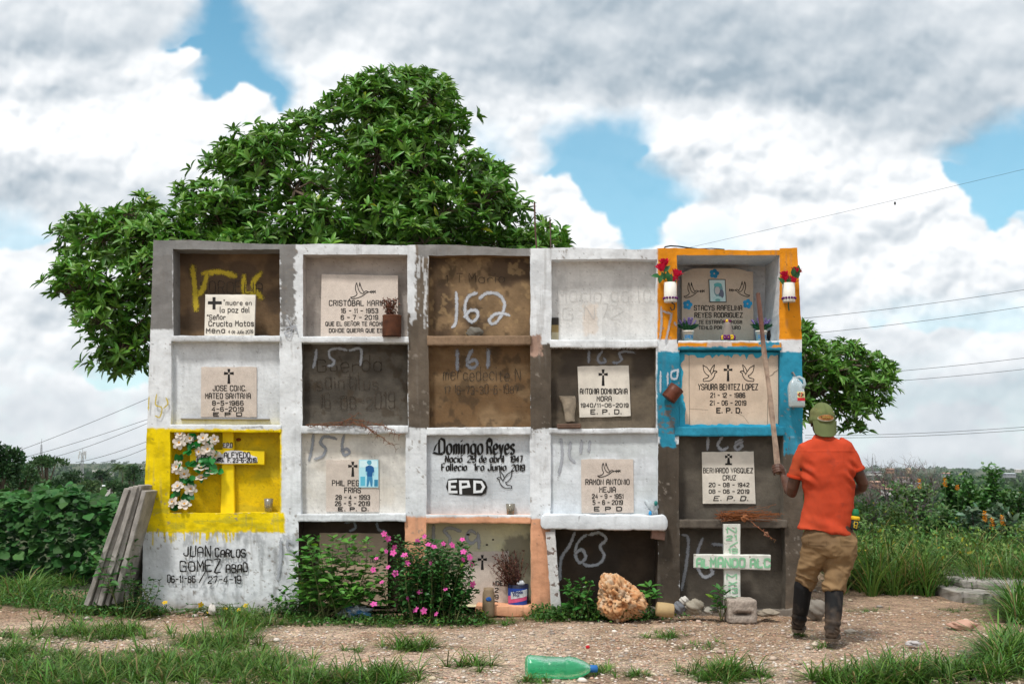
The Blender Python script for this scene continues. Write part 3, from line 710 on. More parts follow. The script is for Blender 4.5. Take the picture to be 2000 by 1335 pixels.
NP = {(1, 1): (BRN, BRN2, .5), (1, 2): ((.66, .69, .72), None, .07), (1, 3): ((.68, .48, .008), (.52, .40, .02), .2), (2, 1): ((.50, .45, .41), (.40, .36, .33), .2),
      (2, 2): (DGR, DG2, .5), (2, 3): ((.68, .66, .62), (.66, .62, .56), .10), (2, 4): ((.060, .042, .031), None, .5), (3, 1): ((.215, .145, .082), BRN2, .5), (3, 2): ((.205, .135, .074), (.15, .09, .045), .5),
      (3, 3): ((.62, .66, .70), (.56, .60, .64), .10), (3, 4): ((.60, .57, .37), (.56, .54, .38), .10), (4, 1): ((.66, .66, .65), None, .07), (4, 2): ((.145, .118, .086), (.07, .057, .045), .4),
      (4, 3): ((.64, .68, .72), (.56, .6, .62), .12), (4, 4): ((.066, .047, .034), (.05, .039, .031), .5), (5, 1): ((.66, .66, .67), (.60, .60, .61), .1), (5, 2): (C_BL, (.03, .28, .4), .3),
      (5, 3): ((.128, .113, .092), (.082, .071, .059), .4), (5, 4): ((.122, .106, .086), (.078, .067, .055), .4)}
NICHE = {}
for (c, r), o in OPEN.items():
    base, c2, amt = NP[(c, r)]; seed = 200 + c * 13 + r * 7; nb = NB(); dep = REC[(c, r)]
    def pnt(px, py, base=base, c2=c2, amt=amt, seed=seed, key=(c, r)):
        q = mott(px, py, base, seed, amt, c2)
        if key == (3, 4): q = q * (1 - rect(px, py, 990, 1060, 1060, 1230, 8, 3)[:, None] * .0); q = blend(q, rect(px, py, 985, 1100, 1050, 1230, 12, 3, 6) * .8, (.20, .18, .14))
        if key in ((1, 2), (2, 3), (3, 3), (4, 1), (4, 3), (2, 1), (5, 1)): q = grime(px, py, q, .16, seed)
        if key == (1, 3): q = blend(q, sstep(fbm(px / 3, py / 4, 7, 3), .66, .74) * .35, (.25, .17, .02))
        if key == (4, 1):
            q = blend(q, rect(px, py, 1140, 1170, 590, 650, 8, 4, 3) * .22, (.6, .35, .15))
        if key in ((2, 2), (3, 2), (3, 1)): q = blend(q, sstep(fbm(px / 22, py / 26, seed + 31, 4, .6), .56, .70) * .6, (.05, .035, .022))
        if key == (3, 1): q = blend(q, sstep(fbm(px / 12, py / 12, seed + 33, 3), .62, .70) * .5, (.36, .25, .13))
        return q
    x0, x1, y0, y1 = o; Wd = x1 - x0; Hh = y1 - y0
    # front edge loop points in world, wobbled the same way as the frame
    nx = max(3, int(Wd / 2)); ny = max(3, int(Hh / 2))
    top = wob(Pn(np.stack([np.linspace(x0, x1, nx), np.full(nx, y0)], 1), D)); bot = wob(Pn(np.stack([np.linspace(x0, x1, nx), np.full(nx, y1)], 1), D))
    lef = wob(Pn(np.stack([np.full(ny, x0), np.linspace(y0, y1, ny)], 1), D)); rig = wob(Pn(np.stack([np.full(ny, x1), np.linspace(y0, y1, ny)], 1), D))
    sidecol = {(1, 1): C_G, (5, 2): C_BL, (1, 3): C_Y, (4, 1): C_W, (1, 2): C_W, (2, 3): C_W, (3, 3): C_W, (4, 3): C_W, (3, 4): C_CR, (2, 1): (.5, .46, .43)}.get((c, r))
    def lp(v, base=base, seed=seed, sidecol=sidecol):
        cc = sidecol or base; px, py = v[:, 0] * 220 + v[:, 1] * 220, v[:, 2] * 220 + v[:, 1] * 100
        return mott(px, py, cc, seed, .18)
    for E in (top, bot, lef, rig): lining(nb, E, dep + .02, lp)
    V = bil((x0 - 2, y0 - 2), (x1 + 2, y0 - 2), (x0 - 2, y1 + 2), (x1 + 2, y1 + 2), nx + 2, ny + 2); flat = V.reshape(-1, 2)
    pts = wob(Pn(flat, D)); cols = pnt(flat[:, 0], flat[:, 1]); px, py = flat[:, 0], flat[:, 1]
    pts[:, 1] += dep - (wob(Pn(flat, D))[:, 1] - D) * .7
    nb.patch(pts.reshape(V.shape[0], V.shape[1], 3), cols)
    NICHE[(c, r)] = nb.build('niche', m_paint, wall)
def BY(c, r): return D + REC[(c, r)]
# shelves between the rows, a little proud of the pillars
SHELF = [(1, 1, 336, 549, 656, 667, .03, C_W), (1, 2, 333, 549, 829, 844, .012, None), (2, 1, 590, 798, 658, 670, .035, C_W), (2, 2, 588, 797, 831, 846, .02, C_W), (2, 3, 582, 793, 1003, 1018, .03, C_W),
         (3, 1, 835, 1038, 656, 674, .03, (.25, .17, .11)), (3, 2, 833, 1037, 834, 849, .02, C_W), (3, 3, 832, 1037, 1004, 1021, .012, None), (4, 1, 1075, 1284, 664, 679, .02, C_W), (4, 2, 1072, 1285, 836, 846, .012, C_W),
         (5, 1, 1324, 1525, 666, 684, .03, None), (5, 2, 1318, 1532, 833, 851, .02, C_BL), (5, 3, 1326, 1536, 1014, 1030, .04, (.13, .11, .09))]
for c, r, x0, x1, y0, y1, pr, colr in SHELF:
    nb = NB()
    def sp(px, py, colr=colr, key=(c, r)):
        if colr is None and key == (1, 2):
            q = np.tile(np.array(C_W), (len(px), 1)); q = blend(q, rect(px, py, 200, 700, 838, 900, 3, 5), C_Y)
            q = blend(q, rect(px, py, 470, 515, 833, 836, 4, 8) * .6, (.1, .1, .1)); return grime(px, py, q, .15)
        if colr is None and key == (3, 3): q = np.tile(np.array(C_P), (len(px), 1)); q = blend(q, rect(px, py, 200, 1700, 990, 1009, 2, 6), C_W); return grime(px, py, q, .25)
        if colr is None:
            q = np.tile(np.array(C_OR), (len(px), 1)); q = blend(q, rect(px, py, 200, 1700, 640, 670, 1.5, 6), C_W); q = blend(q, rect(px, py, 1480, 1520, 668, 676, 5, 9), C_BL)
            q = blend(q, rect(px, py, 1380, 1430, 668, 690, 5, 10) * .6, C_W); return grime(px, py, blend(q, rect(px, py, 200, 1700, 678, 700, 3, 7), C_BL), .2)
        return grime(px, py, mott(px, py, colr, c * 7 + r, .12), .22)
    Vp = facing(nb, (x0, y0), (x1, y0), (x0, y1), (x1, y1), D, sp, prot=pr, step=1.6, lip=.004)
    back = pr + REC.get((c, r), .1) + .01
    pw = lambda v, sp=sp: sp(*inv(v))
    for E, dd_ in ((Vp[:, 0], back), (Vp[:, -1], pr + REC.get((c, r + 1), .1))): lining(nb, E, dd_, lambda v, colr=colr, c=c, r=r: mott(v[:, 0] * 220, v[:, 1] * 220, colr or {(1, 2): C_Y, (3, 3): C_P, (5, 1): C_BL}[(c, r)], 3, .15) if colr or True else None)
    lining(nb, Vp[0, :], pr + .01, pw, 3); lining(nb, Vp[-1, :], pr + .01, pw, 3)
    nb.build('shelf', m_paint, wall)
# thick rounded slab shelf of the fourth column
def rough_slab(name, x0, x1, y0, y1, Yn, Yf, colf, parent=None, seed=1, top=None, rag=.012, bulge=.02, sq=.32):
    A_, B_ = P(x0, y0, Yn), P(x1, y1, Yn); zc = (A_.z + B_.z) / 2; hz = (A_.z - B_.z) / 2; n = 90; m = 28; V = np.zeros((n, m, 3))
    for i in range(n):
        u = i / (n - 1); e = min(1, (min(u, 1 - u) * 30)) ** .5
        for j in range(m):
            a = 2 * math.pi * j / (m - 1); cy, sy = math.cos(a), math.sin(a); se = lambda t: math.copysign(abs(t) ** sq, t)
            V[i, j] = (A_.x + (B_.x - A_.x) * u, (Yn + Yf) / 2 - se(cy) * (Yf - Yn) / 2 * (e * .3 + .7 if e < 1 else 1), zc + se(sy) * hz * (.35 + .65 * e))
    v = V.reshape(-1, 3); nn = fbm(v[:, 0] * 9, v[:, 2] * 9 + v[:, 1] * 7, seed, 4); nf = fbm(v[:, 0] * 40, v[:, 2] * 40 + v[:, 1] * 33, seed + 1, 3)
    v[:, 2] += (nn - .5) * rag * 2 + (nf - .5) * rag * .6; v[:, 1] += (nn - .5) * rag
    nb = NB(); nb.patch(v.reshape(n, m, 3), colf(v)); return nb.build(name, m_paint, parent, top=top)
def slabcol(v):
    px, py = v[:, 0] * 220, v[:, 2] * 220; q = grime(px, py, np.tile(np.array((.66, .70, .74)), (len(v), 1)), .2, 6)
    under = sstep(-v[:, 2], -(P(1180, 1034, D - .1).z + .012), -(P(1180, 1034, D - .1).z - .004)); return blend(q, under * .7, (.40, .25, .18))
rough_slab('shelf', 1056, 1305, 1004, 1036, D - .13, D + .03, slabcol, wall, 3, sq=.2)
# floor ledge of the peach niche and foot of the block
def pc(v): return grime(v[:, 0] * 220, v[:, 2] * 220, np.tile(np.array(C_P), (len(v), 1)), .35, 8)
rough_slab('floor_ledge', 928, 1050, 1182, 1204, D - .09, D + .16, pc, wall, 8, rag=.006, sq=.14)
def fc(v): return mott(v[:, 0] * 220, v[:, 1] * 220, (.19, .165, .14), 8, .4)
rough_slab('footing', 1240, 1582, 1188, 1212, D - .05, D + .1, fc, wall, 9, rag=.022, sq=.2)

# ------------------------------------------------------------------ numbers, scratches and painted words on the wall
def sub(c, r): return NICHE[(c, r)]
def spray(c, r, sts, wd, mat, name='sprayed_number', Y=None, parent=None):
    k = Ink(BY(c, r) - .004 if Y is None else Y)
    for st in sts: k.stroke(catmull(st, 5), wd * 1.25, soft=True, vary=.12)
    return k.build(name, mat, parent or sub(c, r))
spray(3, 1, [[(891, 572), (892, 600), (890, 630), (884, 638)], [(930, 572), (914, 580), (908, 600), (912, 620), (922, 628), (932, 620), (932, 608), (918, 606), (908, 618)],
             [(938, 582), (950, 573), (972, 574), (985, 590), (982, 610), (970, 628), (960, 632), (956, 624), (966, 614), (980, 612), (994, 615)]], 9, m_spray)
spray(2, 2, [[(618, 684), (616, 700), (612, 716)], [(676, 683), (660, 680), (644, 684), (644, 696), (652, 704), (650, 712), (642, 714)], [(684, 684), (700, 680), (706, 686), (704, 712)]], 8, m_spray_g)
spray(3, 2, [[(893, 684), (893, 720)], [(921, 684), (914, 700), (914, 714), (924, 718), (932, 710), (926, 702), (915, 708)], [(954, 683), (953, 716)]], 10, m_spray_dim)
spray(4, 2, [[(1150, 686), (1150, 706)], [(1176, 686), (1168, 698), (1172, 708), (1182, 706), (1180, 700)], [(1238, 688), (1222, 686), (1210, 690), (1214, 702), (1206, 708), (1198, 708)]], 8, m_spray_dim)
spray(2, 3, [[(612, 848), (610, 870), (604, 898)], [(656, 856), (634, 852), (626, 864), (636, 876), (630, 890), (616, 896)], [(672, 850), (668, 870), (672, 888), (682, 884), (678, 876), (668, 880)]], 8, m_spray_dim)
spray(2, 4, [[(676, 1020), (690, 1018), (694, 1030), (684, 1036)], [(736, 1022), (740, 1034), (752, 1036)]], 8, m_spray_dim)
spray(3, 4, [[(847, 1026), (846, 1060)], [(898, 1036), (878, 1030), (868, 1036), (878, 1048), (878, 1060)], [(928, 1040), (918, 1036), (912, 1050), (920, 1060), (932, 1052), (934, 1044), (936, 1070)]], 9, m_spray_g)
spray(4, 4, [[(1122, 1040), (1112, 1065), (1096, 1090), (1094, 1130)], [(1144, 1044), (1128, 1060), (1124, 1085), (1134, 1098), (1144, 1086), (1136, 1072), (1124, 1080)],
             [(1152, 1044), (1170, 1040), (1184, 1052), (1172, 1066), (1180, 1084), (1170, 1100), (1150, 1104), (1140, 1100)]], 9, m_spray)
spray(5, 3, [[(1383, 856), (1382, 876)], [(1410, 854), (1402, 868), (1410, 878), (1420, 874)], [(1448, 858), (1438, 864), (1450, 870), (1440, 878), (1436, 870), (1450, 862)]], 9, m_spray_g)
spray(5, 4, [[(1334, 1044), (1344, 1050), (1342, 1090), (1332, 1150)], [(1372, 1052), (1362, 1080), (1364, 1110), (1376, 1126), (1392, 1118), (1384, 1104)], [(1392, 1062), (1412, 1064), (1414, 1072)]], 9, m_spray_g)
spray(4, 3, [[(1096, 858), (1098, 890), (1092, 925)], [(1114, 864), (1112, 890), (1122, 902)], [(1136, 862), (1134, 884)], [(1152, 862), (1150, 880)]], 8, m_spray_g)
spray(1, 1, [[(376, 522), (380, 560), (383, 603)], [(398, 534), (430, 531), (458, 538)], [(404, 536), (398, 560), (390, 574)], [(476, 540), (478, 572), (500, 570)], [(508, 534), (494, 556), (510, 580)]], 15, m_spray_y, 'sprayed_mark')
def fr(sts, wd, mat, name='sprayed_number'):
    k = Ink(D - .013)
    for st in sts: k.stroke(catmull(st, 5), wd, soft=True, vary=.1)
    return k.build(name, mat, wall)
fr([[(1291, 600), (1292, 630), (1289, 660)], [(1312, 612), (1306, 640), (1300, 668)], [(1296, 608), (1310, 612)], [(1318, 630), (1320, 634)]], 8, m_spray_g)
fr([[(1290, 726), (1290, 765)], [(1304, 728), (1304, 752)], [(1324, 722), (1312, 726), (1312, 738), (1322, 738), (1324, 722)]], 7, m_spray)
fr([[(548, 1052), (548, 1090), (542, 1130)], [(572, 1060), (562, 1056), (562, 1070), (578, 1080)]], 10, m_spray_g)
fr([[(306, 770), (304, 790), (316, 796), (312, 814), (304, 812)], [(324, 776), (328, 788), (320, 796)], [(291, 774), (290, 800)]], 5, m_spray_y, 'sprayed_mark')
fr([[(560, 620), (570, 640), (556, 650), (566, 658), (574, 636), (582, 652)], [(558, 640), (580, 636)]], 5, m_spray_g, 'sprayed_mark')
def words(c, r, lines, wd, mat, name, Y=None, parent=None, **kw):
    k = Ink(BY(c, r) - .004 if Y is None else Y)
    for i, (t, x0, x1, yb, h) in enumerate(lines):
        k.many(text_strokes(t, x0, x1, yb, h, seed=i + 3, **{a: b for a, b in kw.items() if a in ('smooth', 'slant', 'jit', 'tilt')}), wd, **{a: b for a, b in kw.items() if a in ('nib', 'soft', 'vary')})
    return k.build(name, mat, parent or sub(c, r))
words(1, 1, [('CORDELIA', 392, 512, 572, 22)], 3.0, m_scratch, 'scratched_name', smooth=3, jit=.25, soft=True)
words(2, 2, [('Guerda', 620, 745, 726, 26), ('saintilus', 618, 738, 758, 26), ('16-06-2019', 624, 770, 798, 28)], 3.0, m_scratch, 'scratched_name', smooth=4, jit=.35, soft=True)
words(3, 2, [('mercedecite N', 866, 1016, 742, 24), ('17 16-73-30-6-1987', 868, 1012, 768, 15)], 2.6, m_scratch, 'scratched_name', smooth=3, jit=.35, soft=True)
words(4, 1, [('Maria go lo', 1090, 1270, 588, 30), ('G N72', 1100, 1215, 622, 26)], 2.2, m_pencil, 'scratched_name', smooth=3, jit=.3, soft=True)
words(3, 1, [('1 T.Mario', 870, 985, 552, 16)], 2.2, m_scratch, 'scratched_name', smooth=3, jit=.3, soft=True)
# brush-painted memorial of the white third-row niche
k = Ink(BY(3, 3) - .004)
k.many(text_strokes('Domingo', 858, 942, 886, 28, smooth=3), 4.4, nib=R(42)); k.many(text_strokes('Reyes', 952, 1004, 886, 28, smooth=3), 4.4, nib=R(42))
k.stroke(catmull([(848, 880), (852, 868), (860, 862)], 4), 4, nib=R(42)); k.stroke(catmull([(846, 883), (858, 886), (868, 880)], 4), 4, nib=R(42)); k.stroke(catmull([(950, 866), (952, 860), (958, 862)], 4), 4, nib=R(42))
k.many(text_strokes('Nacio', 870, 902, 902, 13, smooth=2), 2.8, nib=R(35)); k.many(text_strokes('25 de abril', 914, 984, 902, 13, smooth=2), 2.8, nib=R(35)); k.many(text_strokes('1947', 997, 1020, 902, 12, smooth=2), 2.8, nib=R(35))
k.many(text_strokes('Fallecio', 863, 911, 918, 13, smooth=2), 2.8, nib=R(35)); k.many(text_strokes('1ro Junio', 926, 988, 918, 13, smooth=2), 2.8, nib=R(35)); k.many(text_strokes('2019', 1000, 1024, 919, 12, smooth=2), 2.8, nib=R(35))
k.many([[(900, 890), (903, 888)]], 2)
k.poly([(875, 935), (893, 933), (940, 934), (948, 940), (952, 950), (949, 962), (940, 967), (895, 966), (876, 963), (871, 950)])
k.build('painted_inscription', m_ink, sub(3, 3))
k = Ink(BY(3, 3) - .008)
k.many([[(891, 939), (878, 940), (878, 950), (878, 960), (892, 960)], [(878, 950), (889, 950)]], 5)
k.many([[(900, 963), (899, 940), (914, 940), (916, 949), (902, 951)]], 5); k.many([[(927, 940), (927, 960), (940, 959), (945, 950), (940, 941), (927, 940)]], 5)
k.build('painted_letters', M('white_paint', (.68, .71, .74), .8, .08, bump=0), sub(3, 3))
k = Ink(BY(3, 3) - .004); dove(k, 985, 936, 30, 34, 1.6, DOVE2, flip=True); k.build('painted_dove', m_ink, sub(3, 3))
# hand lettering on the closed lower left front
k = Ink(D - .014)
for t, x0, x1, yb, h, sd_ in [('JUAN', 359, 411, 1085, 19, 1), ('CARLOS', 421, 479, 1087, 14, 2), ('GOMEZ', 352, 430, 1115, 21, 3), ('ABAD', 442, 483, 1116, 16, 4), ('06-11-86', 327, 381, 1137, 14, 5), ('/', 389, 401, 1136, 17, 6), ('27-4-19', 407, 470, 1138, 14, 7)]:
    k.many(text_strokes(t, x0, x1, yb, h, smooth=3, jit=.3, seed=sd_), 2.7 if h > 13.5 and sd_ < 5 else 2.1, vary=.3)
k.build('painted_inscription', m_ink, wall)
# patch of bare block in the white niche, knot holes and stains
mb = MB(); a, b = P(1077, 620, BY(4, 1) - .012), P(1091, 663, BY(4, 1) - .012)
for i, cc in enumerate([(.05, .045, .04), (.30, .22, .10), (.45, .40, .27)]):
    z1 = a.z + (b.z - a.z) * i / 3; z0 = a.z + (b.z - a.z) * (i + 1) / 3
    mb.box(((a.x + b.x) / 2, BY(4, 1) - .005, (z0 + z1) / 2), (b.x - a.x, .014 + .001 * i, abs(z1 - z0)), col=cc)
mb.build('bare_block_patch', m_paint, NICHE[(4, 1)])
mb = MB()
for x, y, r_ in [(466, 858, 5), (914, 1043, 4), (963, 1053, 2.2), (951, 1063, 2.4)]:
    c, r = (1, 3) if x < 500 else (3, 4); p = P(x, y, BY(c, r) - .003); mb.ball(p, (r_ / 220, .004, r_ / 300), 6, (.16, .05, .01) if x < 500 else (.03, .02, .015))
mb.build('wall_stain', m_paint, wall)
# ------------------------------------------------------------------ plaques
m_ter = M('cream_terrazzo', (.57, .50, .445), .7, .08, scale=14, bump=.12, bscale=160, speck=(260, .56, (.30, .24, .19), .55))
m_mar = M('white_marble_plate', (.66, .62, .55), .55, .10, scale=9, bump=.08, bscale=90, speck=(190, .60, (.42, .36, .30), .35))
m_tan = M('tan_stone', (.56, .45, .35), .65, .13, scale=5, bump=.10, bscale=70, speck=(120, .60, (.43, .31, .22), .45))
m_tan2 = M('brown_stone_plate', (.36, .27, .19), .65, .12, scale=6, bump=.10, bscale=70, speck=(160, .58, (.22, .16, .11), .4))
m_mtl = M('aged_metal', (.22, .21, .2), .5, .3, metal=.8, bump=.2)
def plaque(name, corners, Yf, th, mat, label, Yt=None, round_=0, group='memorial plaques of the burial niches', cat='memorial plaque', slabname='stone_plate', parentable=True):
    """corners TL,TR,BR,BL picture points; Yf front distance at the foot, Yt at the head"""
    Yt = Yf if Yt is None else Yt
    y0 = min(c[1] for c in corners); y1 = max(c[1] for c in corners)
    pl = lambda x, y, off=0.0: P(x, y, Yf + (Yt - Yf) * (y1 - y) / (y1 - y0) - off)
    base = pl(sum(c[0] for c in corners) / 4, y1); t = thing(name, label, cat, base, group)
    n = 14; V = bil(corners[0], corners[1], corners[3], corners[2], n, n); fl = V.reshape(-1, 2)
    front = np.array([pl(x, y) for x, y in fl]); front[:, 1] += (fbm(front[:, 0] * 6, front[:, 2] * 6, 3, 2) - .5) * .002
    back = front.copy(); back[:, 1] += th
    idx = lambda i, j: i * n + j; N = n * n; f = []
    for i in range(n - 1):
        for j in range(n - 1):
            f.append((idx(i, j), idx(i, j + 1), idx(i + 1, j + 1), idx(i + 1, j))); f.append((N + idx(i, j), N + idx(i + 1, j), N + idx(i + 1, j + 1), N + idx(i, j + 1)))
    ring = [idx(i, 0) for i in range(n)] + [idx(n - 1, j) for j in range(1, n)] + [idx(i, n - 1) for i in range(n - 2, -1, -1)] + [idx(0, j) for j in range(n - 2, 0, -1)]
    for a, b in zip(ring, ring[1:] + ring[:1]): f.append((a, b, b + N, a + N))
    # edge slightly eased
    e = set(ring); front[list(e), 1] += .0025
    rg = np.array([rnd.uniform(-.0025, .0025) for _ in ring]); front[ring, 2] += rg; back[ring, 2] += rg
    mesh(slabname, np.concatenate([front, back]), f, mat, t, smooth=False)
    return t, pl
def engr(t, pl, lines, wd=1.7, nib=None, mat=None, name='inscription', **kw):
    k = Ink(0, plane=pl)
    for ln in lines:
        tx, x0, x1, yb, h = ln[:5]; w_ = (ln[5] * .85) if len(ln) > 5 else wd; yb -= h * .04; h *= .90
        k.many(text_strokes(tx, x0, x1, yb, h, seed=int(yb), **kw), w_, nib=nib)
    return k.build(name, mat or m_ink, t)
def plane_ink(pl): return Ink(0, plane=pl)
# top left, handwritten white plate standing on the ledge
t, pl = plaque('memorial_plaque', [(401, 575), (499, 575), (496, 655), (399, 655)], D - .005, .03, m_mar, 'small white plate lettered by hand with a bold black cross, in the top left niche', Yt=D + .06)
k = plane_ink(pl); k.poly([(415, 580), (421, 580), (421, 604), (415, 604)]); k.poly([(406, 588), (433, 588), (433, 594), (406, 594)]); k.build('painted_cross', m_ink, t)
engr(t, pl, [('"muere en', 437, 491, 596, 10, 1.5), ('la paz del', 430, 487, 610, 11, 1.9), ('"Señor', 405, 440, 624, 11, 1.7), ('Crucita Matos', 408, 495, 637, 11, 2.1), ('Mena', 403, 439, 650, 10, 2.1)], smooth=2, jit=.22, mat=m_ink2)
engr(t, pl, [('4 de Julio 2019', 446, 494, 651, 7, 1.2)], smooth=2, jit=.25, mat=m_ink2, name='small_date')
t, pl = plaque('memorial_plaque', [(393, 716), (501, 716), (501, 814), (392, 814)], BY(1, 2) - .012, .014, m_ter, 'speckled cream plate with a cross in the plain white niche above the yellow one')
k = plane_ink(pl); latin_cross(k, 447, 720, 749, 19, 3.4); k.build('engraved_cross', m_ink, t)
engr(t, pl, [('JOSE CONC.', 416, 480, 763, 11), ('MATEO SANTANA', 401, 489, 778, 11), ('8-5-1966', 415, 475, 791, 9), ('4-6-2019', 414, 475, 803, 9), ('E P D', 417, 472, 812, 7, 2.3)])
mb = MB(); a, b = P(352, 816, BY(1, 2) - .03), P(526, 820, BY(1, 2) - .03); mb.box(((a.x + b.x) / 2, BY(1, 2) - .012, (a.z + b.z) / 2), (b.x - a.x, .03, .016), bev=.005, col=(.24, .23, .22)); mb.build('cement_ridge', m_paint, NICHE[(1, 2)])
t, pl = plaque('memorial_plaque', [(628, 535), (777, 538), (777, 658), (626, 657)], D + .03, .03, m_ter, 'large cream plate with a dove, standing behind the rusty tin of dried flowers', Yt=D + .10)
k = plane_ink(pl); dove(k, 702, 566, 34, 34, 1.5); k.build('engraved_dove', m_ink, t)
engr(t, pl, [('CRISTÓBAL MARIANO', 643, 768, 597, 11), ('16 - 11 - 1953', 666, 738, 611, 9), ('6 - 7 - 2019', 666, 738, 624, 9), ('QUE EL SEÑOR TE ACOMPAÑE', 636, 769, 636, 8, 1.7), ('DONDE QUIERA QUE ESTES', 643, 766, 649, 8, 1.7)])
t, pl = plaque('memorial_plaque', [(637, 898), (741, 897), (740, 999), (637, 998)], BY(2, 3) - .012, .014, m_ter, 'cream plate partly covered by a blue photograph of a standing man')
k = plane_ink(pl); latin_cross(k, 689, 901, 930, 18, 3.4); k.build('engraved_cross', m_ink, t)
engr(t, pl, [('PHIL PEG', 649, 701, 948, 11), ('FRIAS', 673, 704, 962, 11), ('28 - 4 - 1993', 656, 722, 975, 9), ('26 - 5 - 2019', 655, 722, 987, 9), ('E. P. D.', 661, 719, 997, 7, 2.3)])
tp = thing('photograph', 'blue tinted photograph of a standing man stuck over a cream plate', 'photograph', pl(720, 950, .01))
def flat_px(pts, pl, off, th, col, mb): 
    v = [pl(x, y, off) for x, y in pts] + [pl(x, y, off - th) for x, y in pts]; n = len(pts)
    mb.add(v, [tuple(range(n)), tuple(range(n, 2 * n))[::-1]] + [(i, i + n, (i + 1) % n + n, (i + 1) % n) for i in range(n)], col)
m_pic = M('photo_print', attr=True, var=.05, bump=0, rough=.35, scale=40)
mb = MB(); flat_px([(701, 897), (739, 897), (739, 951), (701, 951)], pl, .008, .005, (.42, .72, .82), mb); mb.build('print', m_pic, tp)
mb = MB(); flat_px([(703, 899), (737, 899), (737, 912), (703, 912)], pl, .009, .001, (.62, .82, .88), mb); flat_px([(704, 930), (713, 930), (713, 948), (704, 948)], pl, .0093, .001, (.10, .45, .62), mb); flat_px([(731, 936), (738, 936), (738, 949), (731, 949)], pl, .0093, .001, (.03, .22, .38), mb)
for pts, c_ in [([(718, 906), (716, 901), (720, 898), (725, 899), (726, 904), (723, 908)], (.10, .35, .5)), ([(714, 911), (720, 908), (726, 909), (730, 912), (731, 921), (728, 922), (727, 930), (717, 930), (717, 920), (714, 920)], (.01, .10, .30)),
                ([(717, 930), (727, 930), (728, 940), (727, 949), (724, 949), (722, 937), (719, 949), (716, 949)], (.04, .22, .42)), ([(714, 920), (716, 920), (717, 927), (715, 927)], (.2, .5, .65)), ([(729, 922), (731, 922), (730, 928), (728, 928)], (.2, .5, .65))]:
    flat_px(pts, pl, .0098, .001, c_, mb)
mb.build('pictured_man', m_pic, tp)
t, pl = plaque('memorial_plaque', [(624, 1040), (757, 1041), (757, 1182), (622, 1182)], BY(2, 4) - .12, .03, m_tan2, 'brown stone plate with a dove, half hidden by the leafy bush at ground level', Yt=BY(2, 4) - .04)
k = plane_ink(pl); dove(k, 686, 1070, 44, 36, 1.1, DOVE); k.build('engraved_dove', m_ink2, t)
engr(t, pl, [('Marcelina Pujols Diaz', 658, 737, 1098, 8, 1.5), ('Descansa en la paz del', 640, 735, 1154, 5, .9), ('Señor', 690, 720, 1164, 5, .9)], smooth=2, slant=.25, nib=R(40), mat=m_ink2); engr(t, pl, [('1956', 684, 704, 1120, 6, 1.5), ('2019', 684, 704, 1131, 6, 1.5)], name='dates', mat=m_ink2)
t, pl = plaque('memorial_plaque', [(905, 1077), (994, 1076), (992, 1186), (905, 1186)], BY(3, 4) - .05, .03, m_ter, 'cream plate with a cross in the pale yellow niche, behind the dried bouquet', Yt=BY(3, 4) - .03)
k = plane_ink(pl); latin_cross(k, 942, 1083, 1112, 18, 3.4); k.build('engraved_cross', m_ink, t)
engr(t, pl, [('NDEZ', 963, 989, 1143, 9), ('2', 967, 973, 1156, 9), ('9', 967, 973, 1169, 9), ('D.', 966, 975, 1181, 8)])
t, pl = plaque('memorial_plaque', [(1128, 715), (1228, 713), (1232, 812), (1132, 815)], BY(4, 2) - .02, .022, m_mar, 'pale plate with a tall cross, hung slightly askew on the grey-brown cement')
k = plane_ink(pl); latin_cross(k, 1178, 721, 753, 18, 3.4); k.build('engraved_cross', m_ink, t)
engr(t, pl, [('ANTONIA DOMINICANA', 1133, 1225, 769, 11, 2.0), ('MORA', 1166, 1194, 783, 10), ('1940/11-06-2019', 1134, 1227, 795, 8, 1.8), ('E. P. D.', 1154, 1213, 808, 9, 2.3)])
t, pl = plaque('memorial_plaque', [(1135, 896), (1237, 896), (1238, 1001), (1136, 1001)], BY(4, 3) - .014, .015, m_ter, 'cream plate with a dove just above the thick white slab shelf')
k = plane_ink(pl); dove(k, 1183, 916, 31, 30, 1.5); k.build('engraved_dove', m_ink, t)
engr(t, pl, [('RAMON ANTONIO', 1144, 1229, 946, 11), ('MEJIA', 1171, 1202, 961, 11), ('24 - 9 - 1951', 1157, 1217, 973, 9), ('5 - 6 - 2019', 1158, 1216, 985, 9), ('E P D', 1161, 1214, 997, 8, 2.3)])
t, pl = plaque('memorial_plaque', [(1371, 882), (1472, 881), (1476, 983), (1373, 983)], BY(5, 3) - .02, .022, m_mar, 'pale plate with a stepped cross on brown cement, over the bundle of dry twigs')
k = plane_ink(pl); latin_cross(k, 1423, 886, 904, 14, 3.6, step=True); k.build('engraved_cross', m_ink, t)
engr(t, pl, [('BERNARDO VASQUEZ', 1374, 1470, 923, 10, 1.7), ('CRUZ', 1412, 1437, 937, 10, 1.7), ('20 - 08 - 1942', 1385, 1463, 950, 8, 1.8), ('08 - 06 - 2019', 1385, 1463, 963, 8, 1.8)]); engr(t, pl, [('E. P. D.', 1394, 1460, 977, 9, 2.2)], slant=.15, name='closing_letters')
